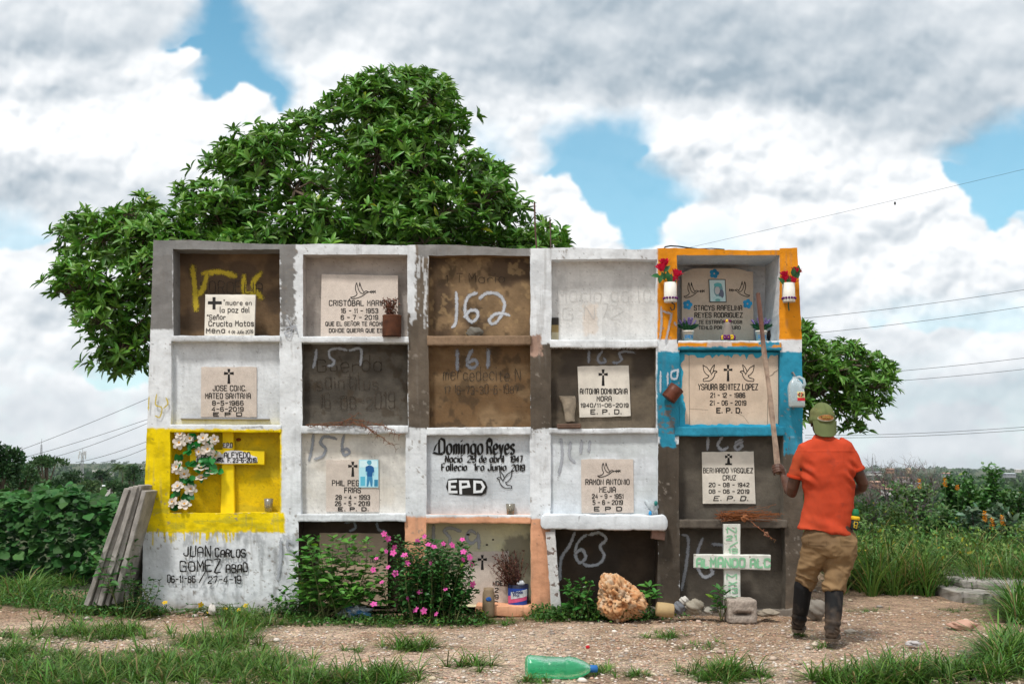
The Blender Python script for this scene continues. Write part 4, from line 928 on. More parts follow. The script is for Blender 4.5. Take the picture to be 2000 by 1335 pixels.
# inlaid tan panel framed in blue
t, pl = plaque('memorial_plaque', [(1328, 689), (1520, 689), (1520, 834), (1327, 834)], BY(5, 2) - .022, .024, m_tan, 'wide tan panel with two doves and a cross, framed in blue paint')
k = plane_ink(pl); latin_cross(k, 1422, 712, 744, 17, 3.0, flared=True); k.build('engraved_cross', m_ink, t)
k = plane_ink(pl); dove(k, 1387, 728, 28, 32, 1.5, DOVE2); k.build('engraved_dove', m_ink, t); k = plane_ink(pl); dove(k, 1459, 728, 28, 32, 1.5, DOVE2, flip=True); k.build('engraved_dove', m_ink, t)
engr(t, pl, [('YSAURA BENITEZ LOPEZ', 1364, 1480, 761, 12), ('21 - 12 - 1986', 1388, 1455, 776, 9.5), ('21 - 06 - 2019', 1387, 1457, 791, 9.5), ('E. P. D.', 1400, 1448, 806, 10, 2.8)])
k = plane_ink(pl)
k.stroke([(1346, 692), (1346, 760), (1347, 832)], .7); k.stroke([(1500, 692), (1499, 830)], .7)
k.stroke([(1497, 742), (1502, 734), (1508, 732), (1513, 726), (1520, 722)], .9); k.stroke([(1502, 736), (1505, 748), (1503, 760)], .7); k.stroke([(1347, 798), (1370, 799), (1383, 800)], .4); k.stroke([(1423, 690), (1422, 704)], .4)
k.stroke([(1440, 806), (1452, 812), (1462, 826)], .4); k.build('cracks_and_joints', m_ink2, t)
k = plane_ink(pl)
for i in range(46):
    x = 1328 + i * 4.2; k.poly([(x, 688), (x + 4.3, 688), (x + 4.3, 691 + 4 * vn(i * .7, 1) ** 2 * 3), (x, 691 + 4 * vn((i - 1) * .7, 1) ** 2 * 3)]); k.poly([(x, 834), (x, 830 - 4 * float(vn(i * .6, 4))), (x + 4.3, 830 - 4 * float(vn((i + 1) * .6, 4))), (x + 4.3, 834)])
for i in range(24):
    y = 690 + i * 6; k.poly([(1327, y), (1329 + 7 * float(vn(i * .5, 8)) + (5 if i > 15 or i < 3 else 0), y), (1329 + 7 * float(vn((i + 1) * .5, 8)) + (5 if i > 14 or i < 2 else 0), y + 6.1), (1327, y + 6.1)])
k.build('paint_overlap', M('blue_paint', (.03, .34, .50), .85, .25, bump=.2), t)
# deep niche with its tan back plate
Yp = D + .42
t, pl = plaque('memorial_plaque', [(1332, 534), (1471, 530), (1472, 664), (1332, 664)], Yp, .08, m_tan, 'tan plate with blue flowers and framed portrait inside the deep orange niche')
a, b = pl(1340, 534, 0), pl(1463, 524, 0)
mb = MB(); n_ = 16; top_ = [(1332 + 139 * i / n_, 533 - 9 * min(1, math.sin(math.pi * i / n_) * 2.2) + (2 if i > 12 else 0)) for i in range(n_ + 1)]
poly = [pl(x, y) for x, y in top_]; lo = [pl(x, 536) for x, _ in top_]
v = [(p.x, Yp, p.z) for p in poly] + [(p.x, Yp, p.z) for p in lo] + [(p.x, Yp + .08, p.z) for p in poly]; N = n_ + 1
f = [(i, N + i, N + i + 1, i + 1) for i in range(n_)] + [(i, i + 1, 2 * N + i + 1, 2 * N + i) for i in range(n_)]
mesh('arched_head', v, f, m_tan, t, smooth=False)
k = plane_ink(pl); dove(k, 1350, 565, 28, 32, 1.4); k.build('engraved_dove', m_ink, t); k = plane_ink(pl); dove(k, 1450, 563, 28, 32, 1.4, flip=True); k.build('engraved_dove', m_ink, t)
engr(t, pl, [('STACYS RAFELINA', 1356, 1449, 606, 10, 2.0), ('REYES RODRIGUEZ', 1357, 1450, 620, 10, 2.0), ('TE ESTRAÑAREMOS!!!', 1365, 1449, 632, 7, 1.6), ('TENLO POR SEGURO', 1365, 1446, 643, 7, 1.6)])
m_blueflower = M('blue_flower_paint', (.03, .30, .56), .8, .3, bump=0)
for cx, cy, r_ in [(1395, 534, 10), (1343, 595, 10), (1460, 593, 10)]:
    k = plane_ink(pl)
    for q in range(5):
        a = R(72 * q - 90 + 12); px_, py_ = cx + math.cos(a) * r_ * .55, cy + math.sin(a) * r_ * .55
        k.poly([(px_ + math.cos(t_) * r_ * .42, py_ + math.sin(t_) * r_ * .42) for t_ in [2 * math.pi * j / 10 for j in range(10)]])
    k.build('painted_flower', m_blueflower, t)
tp = thing('framed_photograph', 'small framed portrait of a woman in pale blue tones inside the deep orange niche', 'photograph', pl(1401, 589, .01))
mb = MB(); flat_px([(1384, 545), (1417, 545), (1419, 590), (1386, 590)], pl, .010, .008, (.03, .03, .03), mb); mb.build('frame', m_pic, tp)
mb = MB(); flat_px([(1385.5, 546.5), (1415.5, 546.5), (1417.5, 588.5), (1387.5, 588.5)], pl, .0115, .001, (.55, .70, .70), mb)
ov = lambda cx, cy, rx, ry, n=12: [(cx + rx * math.cos(2 * math.pi * i / n), cy + ry * math.sin(2 * math.pi * i / n)) for i in range(n)]
for q, (pts, c_) in enumerate([(ov(1403, 566, 9, 14), (.16, .33, .36)), (ov(1409, 574, 5, 9), (.12, .14, .20)), (ov(1402, 584, 10, 6), (.45, .66, .66)), (ov(1401, 567, 5, 8), (.52, .50, .50)), (ov(1402, 556, 8, 4), (.10, .42, .44)), (ov(1402, 586, 5, 3), (.15, .40, .38))]):
    pts = [(x, min(y, 588)) for x, y in pts]; flat_px(pts, pl, .0118 + .0004 * q, .0006, c_, mb)
mb.build('portrait_print', m_pic, tp)

# ------------------------------------------------------------------ crosses
def board(mb, c0, c1, w0, w1, Yf, th, col, n=10, seed=0, rough=.004):
    """tapered board between picture points c0 -> c1, widths in px"""
    A_, B_ = Vector((c0[0], c0[1])), Vector((c1[0], c1[1])); d = (B_ - A_).normalized(); nn = Vector((-d.y, d.x)); rows = []
    for i in range(n + 1):
        t = i / n; p = A_ + (B_ - A_) * t; w_ = w0 + (w1 - w0) * t; r_ = lambda: rnd.uniform(-rough, rough) * 80
        a = p + nn * (w_ / 2 + r_()); b = p - nn * (w_ / 2 + r_()); P0, P1 = P(a.x, a.y, Yf), P(b.x, b.y, Yf); e = (P1 - P0) * .06
        rows.append([P0 + Vector((0, .004, 0)), P0 + e, P1 - e, P1 + Vector((0, .004, 0)), P1 + Vector((0, th, 0)), P0 + Vector((0, th, 0)), P0 + Vector((0, .004, 0))])
    mb.grid(rows, col)
    mb.add(rows[0][:-1], [tuple(range(6))], col); mb.add(rows[-1][:-1], [tuple(range(6))[::-1]], col)
Yc = BY(1, 3) - .06
t = thing('painted_cross', 'yellow cross with white hand-lettered label inside the yellow niche', 'cross', P(444, 1001, Yc))
m_yel = M('yellow_board_paint', (.84, .62, .004), .7, .12, scale=9, bump=.3, bscale=50)
mb = MB(); board(mb, (445, 844), (444, 1003), 21, 27, Yc, .045, None); mb.build('upright', m_yel, t)
mb = MB(); board(mb, (371, 891), (516, 894), 28, 27, Yc - .022, .04, None); mb.build('crosspiece', m_yel, t)
k = Ink(Yc - .024); k.poly([(452, 879), (470, 880), (486, 884), (492, 889), (502, 892), (503, 903), (480, 904), (440, 905), (415, 903), (408, 903), (382, 902), (384, 892), (390, 881), (408, 880), (428, 881), (434, 887), (440, 881)])
k.build('white_label', M('white_label_paint', (.68, .68, .72), .8, .1, bump=0), t)
k = Ink(Yc - .001); k.poly([(435, 864), (453, 866), (453, 875), (435, 874)]); k.build('white_label', MATS['white_label_paint'], t)
k = Ink(Yc - .026)
for a_ in [('MANUEL', 385, 431, 893, 11), ('ALFYEDO', 438, 488, 893, 10), ('N.12-3-1985.', 386, 437, 901, 7), ('F. 23-6-2019.', 445, 502, 902, 8)]: k.many(text_strokes(*a_, smooth=2, jit=.15), 1.7)
k.build('inscription', m_ink, t)
k = Ink(Yc - .003); k.many(text_strokes('E.P.D', 436, 454, 873, 8, smooth=2, jit=.15), 1.5); k.build('inscription', m_ink, t)
# white cross with green letters, set behind the grey block on the ground
Yw = D - .16
t = thing('wooden_cross', 'weathered white cross with green brush lettering standing on the ground before the brown niche', 'cross', P(1431, 1196, Yw))
m_wc = M('chalky_white_paint', (.64, .65, .60), .85, .22, scale=7, bump=.5, bscale=35, speck=(30, .64, (.20, .14, .10), .7))
mb = MB(); board(mb, (1430, 1023), (1431, 1200), 32, 31, Yw, .05, None, seed=2); mb.build('upright', m_wc, t)
mb = MB(); board(mb, (1356, 1095), (1505, 1098), 27, 30, Yw - .024, .045, None, seed=3); mb.build('crosspiece', m_wc, t)
m_grn = M('pale_green_brush_paint', (.23, .50, .30), .85, .2, bump=0)
k = Ink(Yw - .026); k.many(text_strokes('ALMANDO ALC', 1361, 1503, 1106, 17, smooth=2, jit=.2), 4.0, vary=.15); k.build('inscription', m_grn, t)
k = Ink(Yw - .002)
for a_ in [('N', 1421, 1437, 1040, 11), ('21', 1420, 1438, 1054, 9), ('/', 1426, 1440, 1066, 8), ('15', 1422, 1440, 1079, 9), ('M', 1420, 1438, 1130, 10), ('X', 1423, 1439, 1143, 8), ('13', 1422, 1440, 1157, 10), ('/', 1421, 1440, 1172, 9)]: k.many(text_strokes(*a_, smooth=2, jit=.2), 2.2, vary=.15)
k.build('inscription', m_grn, t)

# ------------------------------------------------------------------ plant tools
def frames(d, up):
    d = d / np.linalg.norm(d, axis=1, keepdims=True); s = np.cross(d, up); L = np.linalg.norm(s, axis=1, keepdims=True)
    s = np.where(L > 1e-4, s / np.maximum(L, 1e-6), np.array([[1., 0, 0]])); n = np.cross(s, d); return d, s, n
def leaf_tpl(kind):
    """(verts in side, along, normal), faces"""
    if kind == 'lance':
        v = [(0, 0, 0), (-.5, .35, .10), (0, .38, -.02), (.5, .35, .10), (-.42, .70, .02), (0, .70, -.09), (.42, .70, .02), (0, 1, -.22)]
        return np.array(v), np.array([(0, 2, 1, 1), (0, 3, 2, 2), (1, 2, 5, 4), (2, 3, 6, 5), (4, 5, 7, 7), (5, 6, 7, 7)])
    if kind == 'round':
        v = [(0, 0, 0), (-.42, .12, .05), (0, .2, 0), (.42, .12, .05), (-.56, .48, .02), (0, .5, -.04), (.56, .48, .02), (-.30, .82, -.06), (.30, .82, -.06), (0, 1, -.16)]
        return np.array(v), np.array([(0, 2, 1, 1), (0, 3, 2, 2), (1, 2, 5, 4), (2, 3, 6, 5), (4, 5, 9, 7), (5, 6, 8, 9)])
    if kind == 'petal':
        v = [(0, 0, 0), (-.34, .45, .06), (0, .5, .02), (.34, .45, .06), (-.28, .85, -.02), (.28, .85, -.02), (0, 1, -.1)]
        return np.array(v), np.array([(0, 2, 1, 1), (0, 3, 2, 2), (1, 2, 6, 4), (2, 3, 5, 6)])
    if kind == 'blade':
        v = []; 
        for i, t in enumerate((0, .3, .6, .85)): v += [(-.5 * (1 - t * .55), t, -.30 * t * t), (.5 * (1 - t * .55), t, -.30 * t * t)]
        v.append((0, 1, -.34)); return np.array(v), np.array([(0, 1, 3, 2), (2, 3, 5, 4), (4, 5, 7, 6), (6, 7, 8, 8)])
    if kind == 'quad':
        return np.array([(-.5, 0, 0), (.5, 0, 0), (.5, 1, -.1), (-.5, 1, -.1)]), np.array([(0, 1, 2, 3)])
def leaves(name, pos, d, up, ln, wd, col, mat, parent=None, kind='lance', top=None, droop=None, loc=None, extra=None):
    T, Fc = leaf_tpl(kind); n = len(pos); pos = np.asarray(pos); d, s, nn = frames(np.asarray(d, float), np.asarray(up, float))
    ln = np.broadcast_to(np.asarray(ln, float), (n,)); wd = np.broadcast_to(np.asarray(wd, float), (n,))
    dr = np.ones(n) if droop is None else np.broadcast_to(np.asarray(droop, float), (n,))
    V = pos[:, None, :] + s[:, None, :] * (T[None, :, 0] * wd[:, None])[:, :, None] + d[:, None, :] * (T[None, :, 1] * ln[:, None])[:, :, None] + nn[:, None, :] * (T[None, :, 2] * (ln * dr)[:, None])[:, :, None]
    k = len(T); C = np.repeat(np.asarray(col), k, axis=0); tri = Fc[:, 2] == Fc[:, 3]
    base = (np.arange(n) * k)[:, None, None]
    f4 = (Fc[~tri][None] + base).reshape(-1, 4); f3 = (Fc[tri][:, :3][None] + base).reshape(-1, 3)
    V = V.reshape(-1, 3)
    vs, cs, faces4, faces3 = V, C, f4, f3
    if extra:                                  # (verts, quad faces, colours) e.g. twigs
        ev, ef, ec = extra; faces4 = np.concatenate([f4, np.array(ef) + len(vs)]) if len(ef) else f4; vs = np.concatenate([vs, np.array(ev)]); cs = np.concatenate([cs, np.array(ec)])
    if parent is not None: o0 = LOC[parent.name]
    else: o0 = Vector(loc) if loc is not None else Vector((vs[:, 0].mean(), vs[:, 1].mean(), vs[:, 2].min()))
    me = bpy.data.meshes.new(name); vv = vs - np.array(o0)
    me.vertices.add(len(vv)); me.vertices.foreach_set('co', vv.ravel())
    n4, n3 = len(faces4), len(faces3)
    me.loops.add(n4 * 4 + n3 * 3); me.loops.foreach_set('vertex_index', np.concatenate([faces4.ravel(), faces3.ravel()]).astype(np.int32))
    me.polygons.add(n4 + n3)
    me.polygons.foreach_set('loop_start', np.concatenate([np.arange(n4) * 4, n4 * 4 + np.arange(n3) * 3]).astype(np.int32))
    me.polygons.foreach_set('loop_total', np.concatenate([np.full(n4, 4), np.full(n3, 3)]).astype(np.int32))
    me.update(calc_edges=True); me.polygons.foreach_set('use_smooth', np.ones(n4 + n3, dtype=bool))
    ca = me.color_attributes.new('paint', 'FLOAT_COLOR', 'POINT'); c = np.ones((len(vv), 4)); c[:, :3] = cs; ca.data.foreach_set('color', c.ravel())
    me.materials.append(mat); o = bpy.data.objects.new(name, me); COL.objects.link(o)
    if parent is not None: o.parent = parent
    else: o.location = o0
    LOC[o.name] = Vector(o0)
    if top: tag(o, *top)
    return o
m_leaf = M('leaf', attr=True, var=.12, scale=3, rough=.42, spec=.45, bump=.15, bscale=80, transl=.22)
m_leaf2 = M('soft_leaf', attr=True, var=.12, scale=3, rough=.6, spec=.3, bump=.15, bscale=80, transl=.28)
m_petal = M('petal', attr=True, var=.06, rough=.7, bump=.1, transl=.25)
m_bark = M('bark', (.12, .09, .065), .95, .4, bump=.8, bscale=30, dist=.01)
m_twig = M('dry_twig', attr=True, var=.2, rough=.9, bump=.3)
def lcol(n, base, var=.3, hue=.25, yel=.0, seed=None):
    r = rs if seed is None else np.random.RandomState(seed)
    c = np.array(base)[None, :] * (1 + var * (r.rand(n, 1) * 2 - 1)); c[:, 0] *= 1 + hue * (r.rand(n) * 2 - 1); 
    if yel: q = r.rand(n) < yel; c[q] = c[q] * np.array((3.0, 1.6, .8))
    return np.clip(c, 0, .9)
def rdir(n, up=0.0):
    v = rs.randn(n, 3); v[:, 2] += up; return v / np.linalg.norm(v, axis=1, keepdims=True)

# ------------------------------------------------------------------ things on and in the niches
m_rust = M('rusty_tin', (.050, .018, .009), .75, .5, scale=12, col2=(.115, .042, .02), bump=.5, bscale=70, metal=.25)
m_glass = M('cloudy_glass', (.62, .58, .48), .15, .1, trans=.75, bump=0, spec=.5)
m_wax = M('old_wax', (.30, .19, .06), .5, .3)
m_white_pl = M('white_plastic', (.68, .66, .60), .45, .08, bump=.05)
m_obj = M('painted_thing', attr=True, var=.15, scale=12, rough=.7, bump=.3)
def dried(name, base, n, h, spread, col, parent=None, top=None, lean=(0, 0, 1), seed=1, curl=.4, rad=.0022, heads=True):
    r = random.Random(seed); mb = MB(); pp = []; dd_ = []
    for i in range(n):
        d = Vector((r.gauss(0, spread), r.gauss(0, spread * .7), 1)) + Vector(lean); d.normalize(); p = Vector(base) + Vector((r.uniform(-.02, .02), r.uniform(-.02, .02), 0)); pts = [p.copy()]
        L = h * r.uniform(.6, 1.1)
        for j in range(5): d = (d + Vector((r.gauss(0, curl), r.gauss(0, curl), r.gauss(0, curl * .5))) * .4).normalized(); p = p + d * L / 5; pts.append(p.copy())
        mb.tube(pts, [rad * (1.2 - .15 * j) for j in range(6)], 4, col=[c * r.uniform(.6, 1.3) for c in col])
        for j in range(2, 6):
            for q in range(3): pp.append(pts[j]); dd_.append(Vector((r.gauss(0, 1), r.gauss(0, 1), r.gauss(0, 1))))
    m_ = len(pp)
    if heads:
        f4 = [f for f in mb.f if len(f) == 4]
        return leaves(name, np.array(pp), np.array(dd_), np.array(rdir(m_)), rs.uniform(.012, .03, m_), rs.uniform(.005, .012, m_), lcol(m_, col, .5), m_twig, parent, 'lance', top, extra=(mb.v, f4, mb.c))
    return mb.build(name, m_twig, parent, top=top)
Ys = D - .06
t = thing('rusty_tin', 'ribbed rusty tin of dried flowers on the ledge of the top row', 'tin can', P(765, 657, Ys))
c = P(765, 657, Ys); prof = [(.083, 0), (.086, .004)] + [(.083 + (.002 if i % 2 else 0), .01 + i * .0085) for i in range(20)] + [(.086, .188), (.081, .19), (.079, .186), (.079, .03), (.0, .03)]
mb = MB(); mb.lathe(prof, c, 28); mb.build('tin', m_rust, t, smooth=True)
dried('dried_flowers', c + Vector((-.01, 0, .14)), 46, .20, .35, (.13, .055, .035), t, seed=3)
r_ = random.Random(5)
def sprig(mb, p0, p1, n=10, rad=.004, col=(.16, .07, .035), seed=1, side=.08, sag=.0):
    r = random.Random(seed); p0, p1 = Vector(p0), Vector(p1); pts = []
    for i in range(n + 1):
        t_ = i / n; pts.append(p0.lerp(p1, t_) + Vector((r.gauss(0, .006), r.gauss(0, .006), r.gauss(0, .006) - sag * 4 * t_ * (1 - t_))))
    mb.tube(pts, [rad * (1 - .6 * i / n) for i in range(n + 1)], 5, col=col)
    for i in range(1, n + 1):
        for q in range(2):
            d = Vector((r.gauss(0, 1), r.gauss(0, .6), r.gauss(0, 1))); mb.tube([pts[i], pts[i] + d.normalized() * side * r.uniform(.3, 1) * .5, pts[i] + (d + Vector((0, 0, -.5))).normalized() * side * r.uniform(.5, 1)], [rad * .5, rad * .4, rad * .2], 4, col=[c_ * r.uniform(.7, 1.4) for c_ in col])
mb = MB(); Ya = D - .01
for i, (x0, y0, x1, y1) in enumerate([(596, 829, 700, 818), (610, 830, 740, 828), (640, 826, 720, 822), (660, 830, 700, 806), (680, 818, 740, 826), (600, 831, 680, 829)]): sprig(mb, P(x0, y0, Ya - .02), P(x1, y1, Ya - .03), 8, .004, seed=i, side=.05)
for i, (x0, y0, x1, y1) in enumerate([(690, 824, 774, 876), (735, 828, 775, 850), (700, 830, 740, 852)]): sprig(mb, P(x0, y0, Ya - .04), P(x1, y1, Ya - .07), 12, .005, seed=i + 10, side=.06, sag=-.02)
mb.build('dry_branch', m_twig, top=('brown dried branch draped over the white ledge below the scratched dark niche', 'dry branch'))
def rock(name, c, r, col, label, cat='stone', seed=1, noise=.5, mat=None, group=None, n=16, rot=None):
    mb = MB(); mb.ball(c, r, n, col, noise=noise, seed=seed, rot=rot); return mb.build(name, mat or m_obj, None, smooth=True, top=(label, cat, group))
rock('stone', P(928, 650, D + .03), (.068, .045, .052), (.14, .13, .11), 'grey stone on the ledge below the sprayed number 162', seed=4)
mb = MB(); mb.ball(P(953, 659, D + .0), (.018, .012, .006), 6, (.6, .56, .5)); mb.build('pebble', m_obj, top=('tiny pale chip beside the grey stone on the ledge', 'pebble'))
def cup(px, y0, y1, rpx, Y, label, fill=.4):
    b = P(px, y1, Y); tp_ = P(px, y0, Y); h = (tp_ - b).length; r0 = rpx / 220 * .78; r1 = rpx / 220
    t = thing('drinking_glass', label, 'glass', b, 'candle glasses left in the niches'); mb = MB()
    mb.lathe([(0, 0), (r0, 0), (r1, h), (r1 - .003, h), (r0 - .003, .008), (0, .008)], b, 22); mb.build('glass_wall', m_glass, t, smooth=True)
    mb = MB(); rr = r0 + (r1 - r0) * fill - .005; mb.lathe([(0, .01), (r0 - .005, .01), (rr, h * fill), (0, h * fill)], b, 18); mb.build('wax', m_wax, t, smooth=True)
cup(524, 973, 999, 9, BY(1, 3) - .07, 'small amber glass in the right corner of the yellow niche'); cup(997, 983, 1004, 9, D + .03, 'small cloudy glass below the painted dove in the white niche', .45)
# chunk of wood and brick
t0 = P(1113, 824, D + .05); mb = MB(); rows = []
for i in range(9):
    u = i / 8; cx = 1107 + u * 8 + 1.5 * math.sin(u * 5); cy = 773 + u * 50; wpx = 12 + 2.5 * math.sin(u * 4 + 1) + (2 if i < 2 else 0); c = P(cx, cy, D + .05)
    rows.append([c + Vector((math.cos(a) * wpx / 220, math.sin(a) * .035, rnd.uniform(-.004, .004))) * 1 for a in [2 * math.pi * q / 10 for q in range(11)]])
for r0 in rows: r0[-1] = r0[0]
mb.grid(rows, (.30, .25, .19)); mb.add(rows[0][:-1], [tuple(range(10))], (.2, .17, .13))
m_log = M('split_wood', attr=True, var=.45, scale=10, rough=.9, bump=.7, bscale=30)
mb.build('wood_chunk', m_log, smooth=True, top=('short grey split log leaning beside the askew pale plate', 'log'))
mb = MB(); a = P(1111, 832, D + .03); mb.box(a, (.215, .11, .045), Matrix.Rotation(R(-1.5), 3, 'Y'), bev=.008, col=(.115, .07, .05), jit=.02); mb.build('wood_block', m_log, top=('flat dark reddish wooden block under the split log', 'wood block'))
# crumpled plastic flower remnant
mb = MB(); c = P(1272, 988, D - .03); mb.ball(c, (.045, .02, .045), 9, (.42, .47, .50), noise=1.0, seed=8); mb.ball(P(1281, 982, D - .04), (.016, .012, .02), 6, (.03, .22, .20), noise=.8, seed=3); mb.ball(P(1270, 1001, D - .04), (.014, .01, .02), 6, (.03, .30, .62), noise=.6, seed=2); mb.build('crumpled_plastic', m_obj, smooth=True, top=('crumpled scrap of grey and blue plastic on the right end of the white niche', 'plastic scrap'))
# leaning white post and bracket
m_peel = M('peeling_white_wood', (.52, .51, .50), .9, .25, scale=16, col2=(.62, .62, .62), bump=.8, bscale=28, speck=(18, .60, (.12, .07, .05), .85), dist=.01)
mb = MB(); Yq = D - .10; board(mb, (1075, 1038), (1087, 1196), 19, 19, Yq, .05, None, n=16, rough=.008); mb.build('wooden_post', m_peel, top=('peeling white wooden post propped under the left end of the thick slab shelf', 'post'))
mb = MB(); board(mb, (1273, 1043), (1299, 1046), 16, 18, D - .08, .07, (.22, .13, .10)); mb.build('wooden_bracket', m_log, wall)
# coral-like rock
cr = P(1211, 1168, D - .38); mb = MB(); n = 70; v = []
prof_ = lambda a: 1.0
for i in range(n + 1):
    th = math.pi * i / n
    for q in range(2 * n):
        a = math.pi * q / n; v.append((math.sin(th) * math.cos(a), math.sin(th) * math.sin(a), math.cos(th)))
v = np.array(v); sil = 1 + .14 * np.sin(3 * np.arctan2(v[:, 2], v[:, 0]) + 2.2)
from mathutils import noise as mn
def n3(s_, o_, oc=3): return np.array([mn.fractal(Vector(p) * s_ + Vector((o_, o_ * .7, 3)), .6, 2.1, oc, noise_basis='PERLIN_ORIGINAL') for p in v]) * .5 + .5
w3 = lambda s_, sd_: n3(s_, sd_ * 3.1)
pit = np.array([mn.voronoi(Vector(p) * 5.5 + Vector((.4 * mn.noise(Vector(p) * 6), 0, .4 * mn.noise(Vector(p) * 6 + Vector((5, 5, 5))))))[0][0] for p in v]); pit = np.clip(pit * 1.35, 0, 1) * .6 + .4 * np.clip(np.array([mn.voronoi(Vector(p) * 11)[0][0] for p in v]) * 1.4, 0, 1)
pit = 1 - np.clip((.80 - pit) * 2.2, 0, 1) ** 1.3; 
rad = sil * (.93 + .30 * (w3(1.6, 1) - .5) + .34 * (pit - .6) + .10 * (w3(9, 3) - .5))
v2 = v * rad[:, None] * np.array((.186, .13, .185)); v2[:, 0] += -.035 * (v2[:, 2] / .18); v2 += np.array(cr)
q = sstep(pit, .25, .75); cols = np.array((.09, .035, .015))[None] * (1 - q[:, None]) + np.array((.56, .33, .17))[None] * q[:, None]; cols = blend(cols, sstep(w3(5, 9), .5, .65) * .7, (.50, .20, .07)); cols = blend(cols, sstep(w3(3, 13), .60, .74) * .6, (.58, .48, .36))
i_, j_ = np.meshgrid(np.arange(n), np.arange(2 * n), indexing='ij'); a = (i_ * 2 * n + j_).ravel(); b = (i_ * 2 * n + (j_ + 1) % (2 * n)).ravel()
mesh('coral_rock', v2, np.stack([a, a + 2 * n, b + 2 * n, b], 1), m_obj, cols=cols, top=('pitted orange-brown lump of coral rock under the thick slab shelf', 'rock'))
# rubble at the foot of the wall
mb = MB(); a = P(1298, 1190, D - .42); mb.lathe([(.045, -.07), (.056, -.065), (.060, .0), (.058, .065), (.05, .075), (.0, .06)], a, 18, Matrix.Rotation(R(97), 3, 'Y'), col=(.42, .30, .15)); mb.build('clay_cup', m_obj, smooth=True, top=('tan cylinder of clay lying on its side between the coral rock and white cross', 'pot shard'))
gR = 'loose stones along the foot of the wall'
for x, y, rx, rz, col, sd_, lb in [(1355, 1184, .080, .058, (.28, .25, .20), 3, 'largest pale stone, between the tan cylinder and the white cross'), (1325, 1186, .05, .045, (.16, .17, .19), 5, 'dark grey-blue stone right of the tan cylinder'), (1336, 1172, .035, .03, (.52, .50, .46), 6, 'small light stone behind the dark grey-blue stone'),
                                (1592, 1188, .10, .075, (.22, .195, .165), 7, 'rounded stone behind the boots of the man'), (1385, 1192, .06, .03, (.32, .30, .26), 8, 'low flat stone left of the small green sprout by the cross'), (414, 1190, .03, .04, (.55, .52, .48), 9, 'small whitish stone in the grass below the lower left front'),
                                (1500, 1196, .09, .03, (.27, .23, .18), 15, 'flat brown stone right of the grey block')]:
    p = P(x, y, D - .32); p.z = max(p.z, rz * .6); rock('stone', p, (rx, rx * .7, rz), col, lb, seed=sd_, group=gR, noise=.6)
# porous block in front of the cross
a, b = G(1423, 1216), G(1480, 1216); ht = .20; n = 18; mb = MB(); wx_ = b.x - a.x
nb = NB(); V = []
for face in range(5):
    for_u = np.linspace(-1, 1, 26); U, T2 = np.meshgrid(for_u, for_u, indexing='ij'); o_ = np.ones_like(U)
    p3 = {0: (U, -o_, T2), 1: (U, T2, o_), 2: (-o_, -U, T2), 3: (o_, U, T2), 4: (-U, o_, T2)}[face]
    p3 = np.stack(p3, -1); L = (np.abs(p3) ** 9).sum(-1) ** (1 / 9); p3 = p3 / L[..., None]
    X = p3 * np.array((wx_ / 2, .10, ht / 2)); fl = X.reshape(-1, 3); nn = fbm(fl[:, 0] * 60 + fl[:, 1] * 40, fl[:, 2] * 60 + 9, 5, 3)
    hole = np.exp(-((fl[:, 0] / (wx_ * .30)) ** 4 + ((fl[:, 2] + .02) / .018) ** 2)) * (fl[:, 1] < -.08)
    fl = fl * (1 + .07 * (nn - .5))[:, None]; fl[:, 1] += hole * .03
    cc = np.array((.33, .28, .24))[None] * (1 + 1.0 * (fbm(fl[:, 0] * 110, fl[:, 2] * 110 + fl[:, 1] * 90, 6, 2) - .5))[:, None]; cc = blend(cc, np.clip(hole, 0, 1), (.04, .03, .025))
    fl = fl + np.array(((a.x + b.x) / 2, a.y + .10, ht / 2 - .01)); nb.patch(fl.reshape(26, 26, 3), cc)
nb.build('cement_block', m_paint, None, top=('porous grey-brown cement block standing in front of the white cross', 'block'))
# bundle of dry twigs on the brown shelf
mb = MB(); r = random.Random(21); Yb = D - .06
for i in range(60):
    y_ = r.uniform(1002, 1014); sx_ = r.uniform(1398, 1430); ex = r.uniform(1470, 1530); ey = y_ + r.gauss(-3, 7)
    sprig(mb, P(sx_, y_ + r.gauss(0, 3), Yb + r.uniform(-.04, .03)), P(ex, min(ey, 1016), Yb + r.uniform(-.05, .02)), 5, .0028, (.22, .075, .025), seed=i, side=.012)
for i in range(70):
    p = P(r.uniform(1396, 1440), r.uniform(998, 1016), Yb + r.uniform(-.05, .02)); d = Vector((r.gauss(0, 1), r.gauss(0, 1), r.gauss(0, .6))).normalized() * .03; mb.tube([p, p + d], [.003, .001], 4, col=(.20, .07, .03))
sprig(mb, P(1465, 1016, Yb - .03), P(1513, 1056, Yb - .06), 8, .004, (.25, .10, .05), seed=70, side=.03)
mb.ball(P(1496, 1043, Yb - .05), (.02, .015, .02), 5, (.2, .1, .06), noise=1); mb.ball(P(1455, 1010, Yb - .05), (.028, .02, .03), 6, (.26, .10, .04), noise=1.2, seed=2)
mb.build('twig_bundle', m_twig, top=('bundle of reddish-brown dry twigs lying on the shelf above the white cross', 'twigs'))
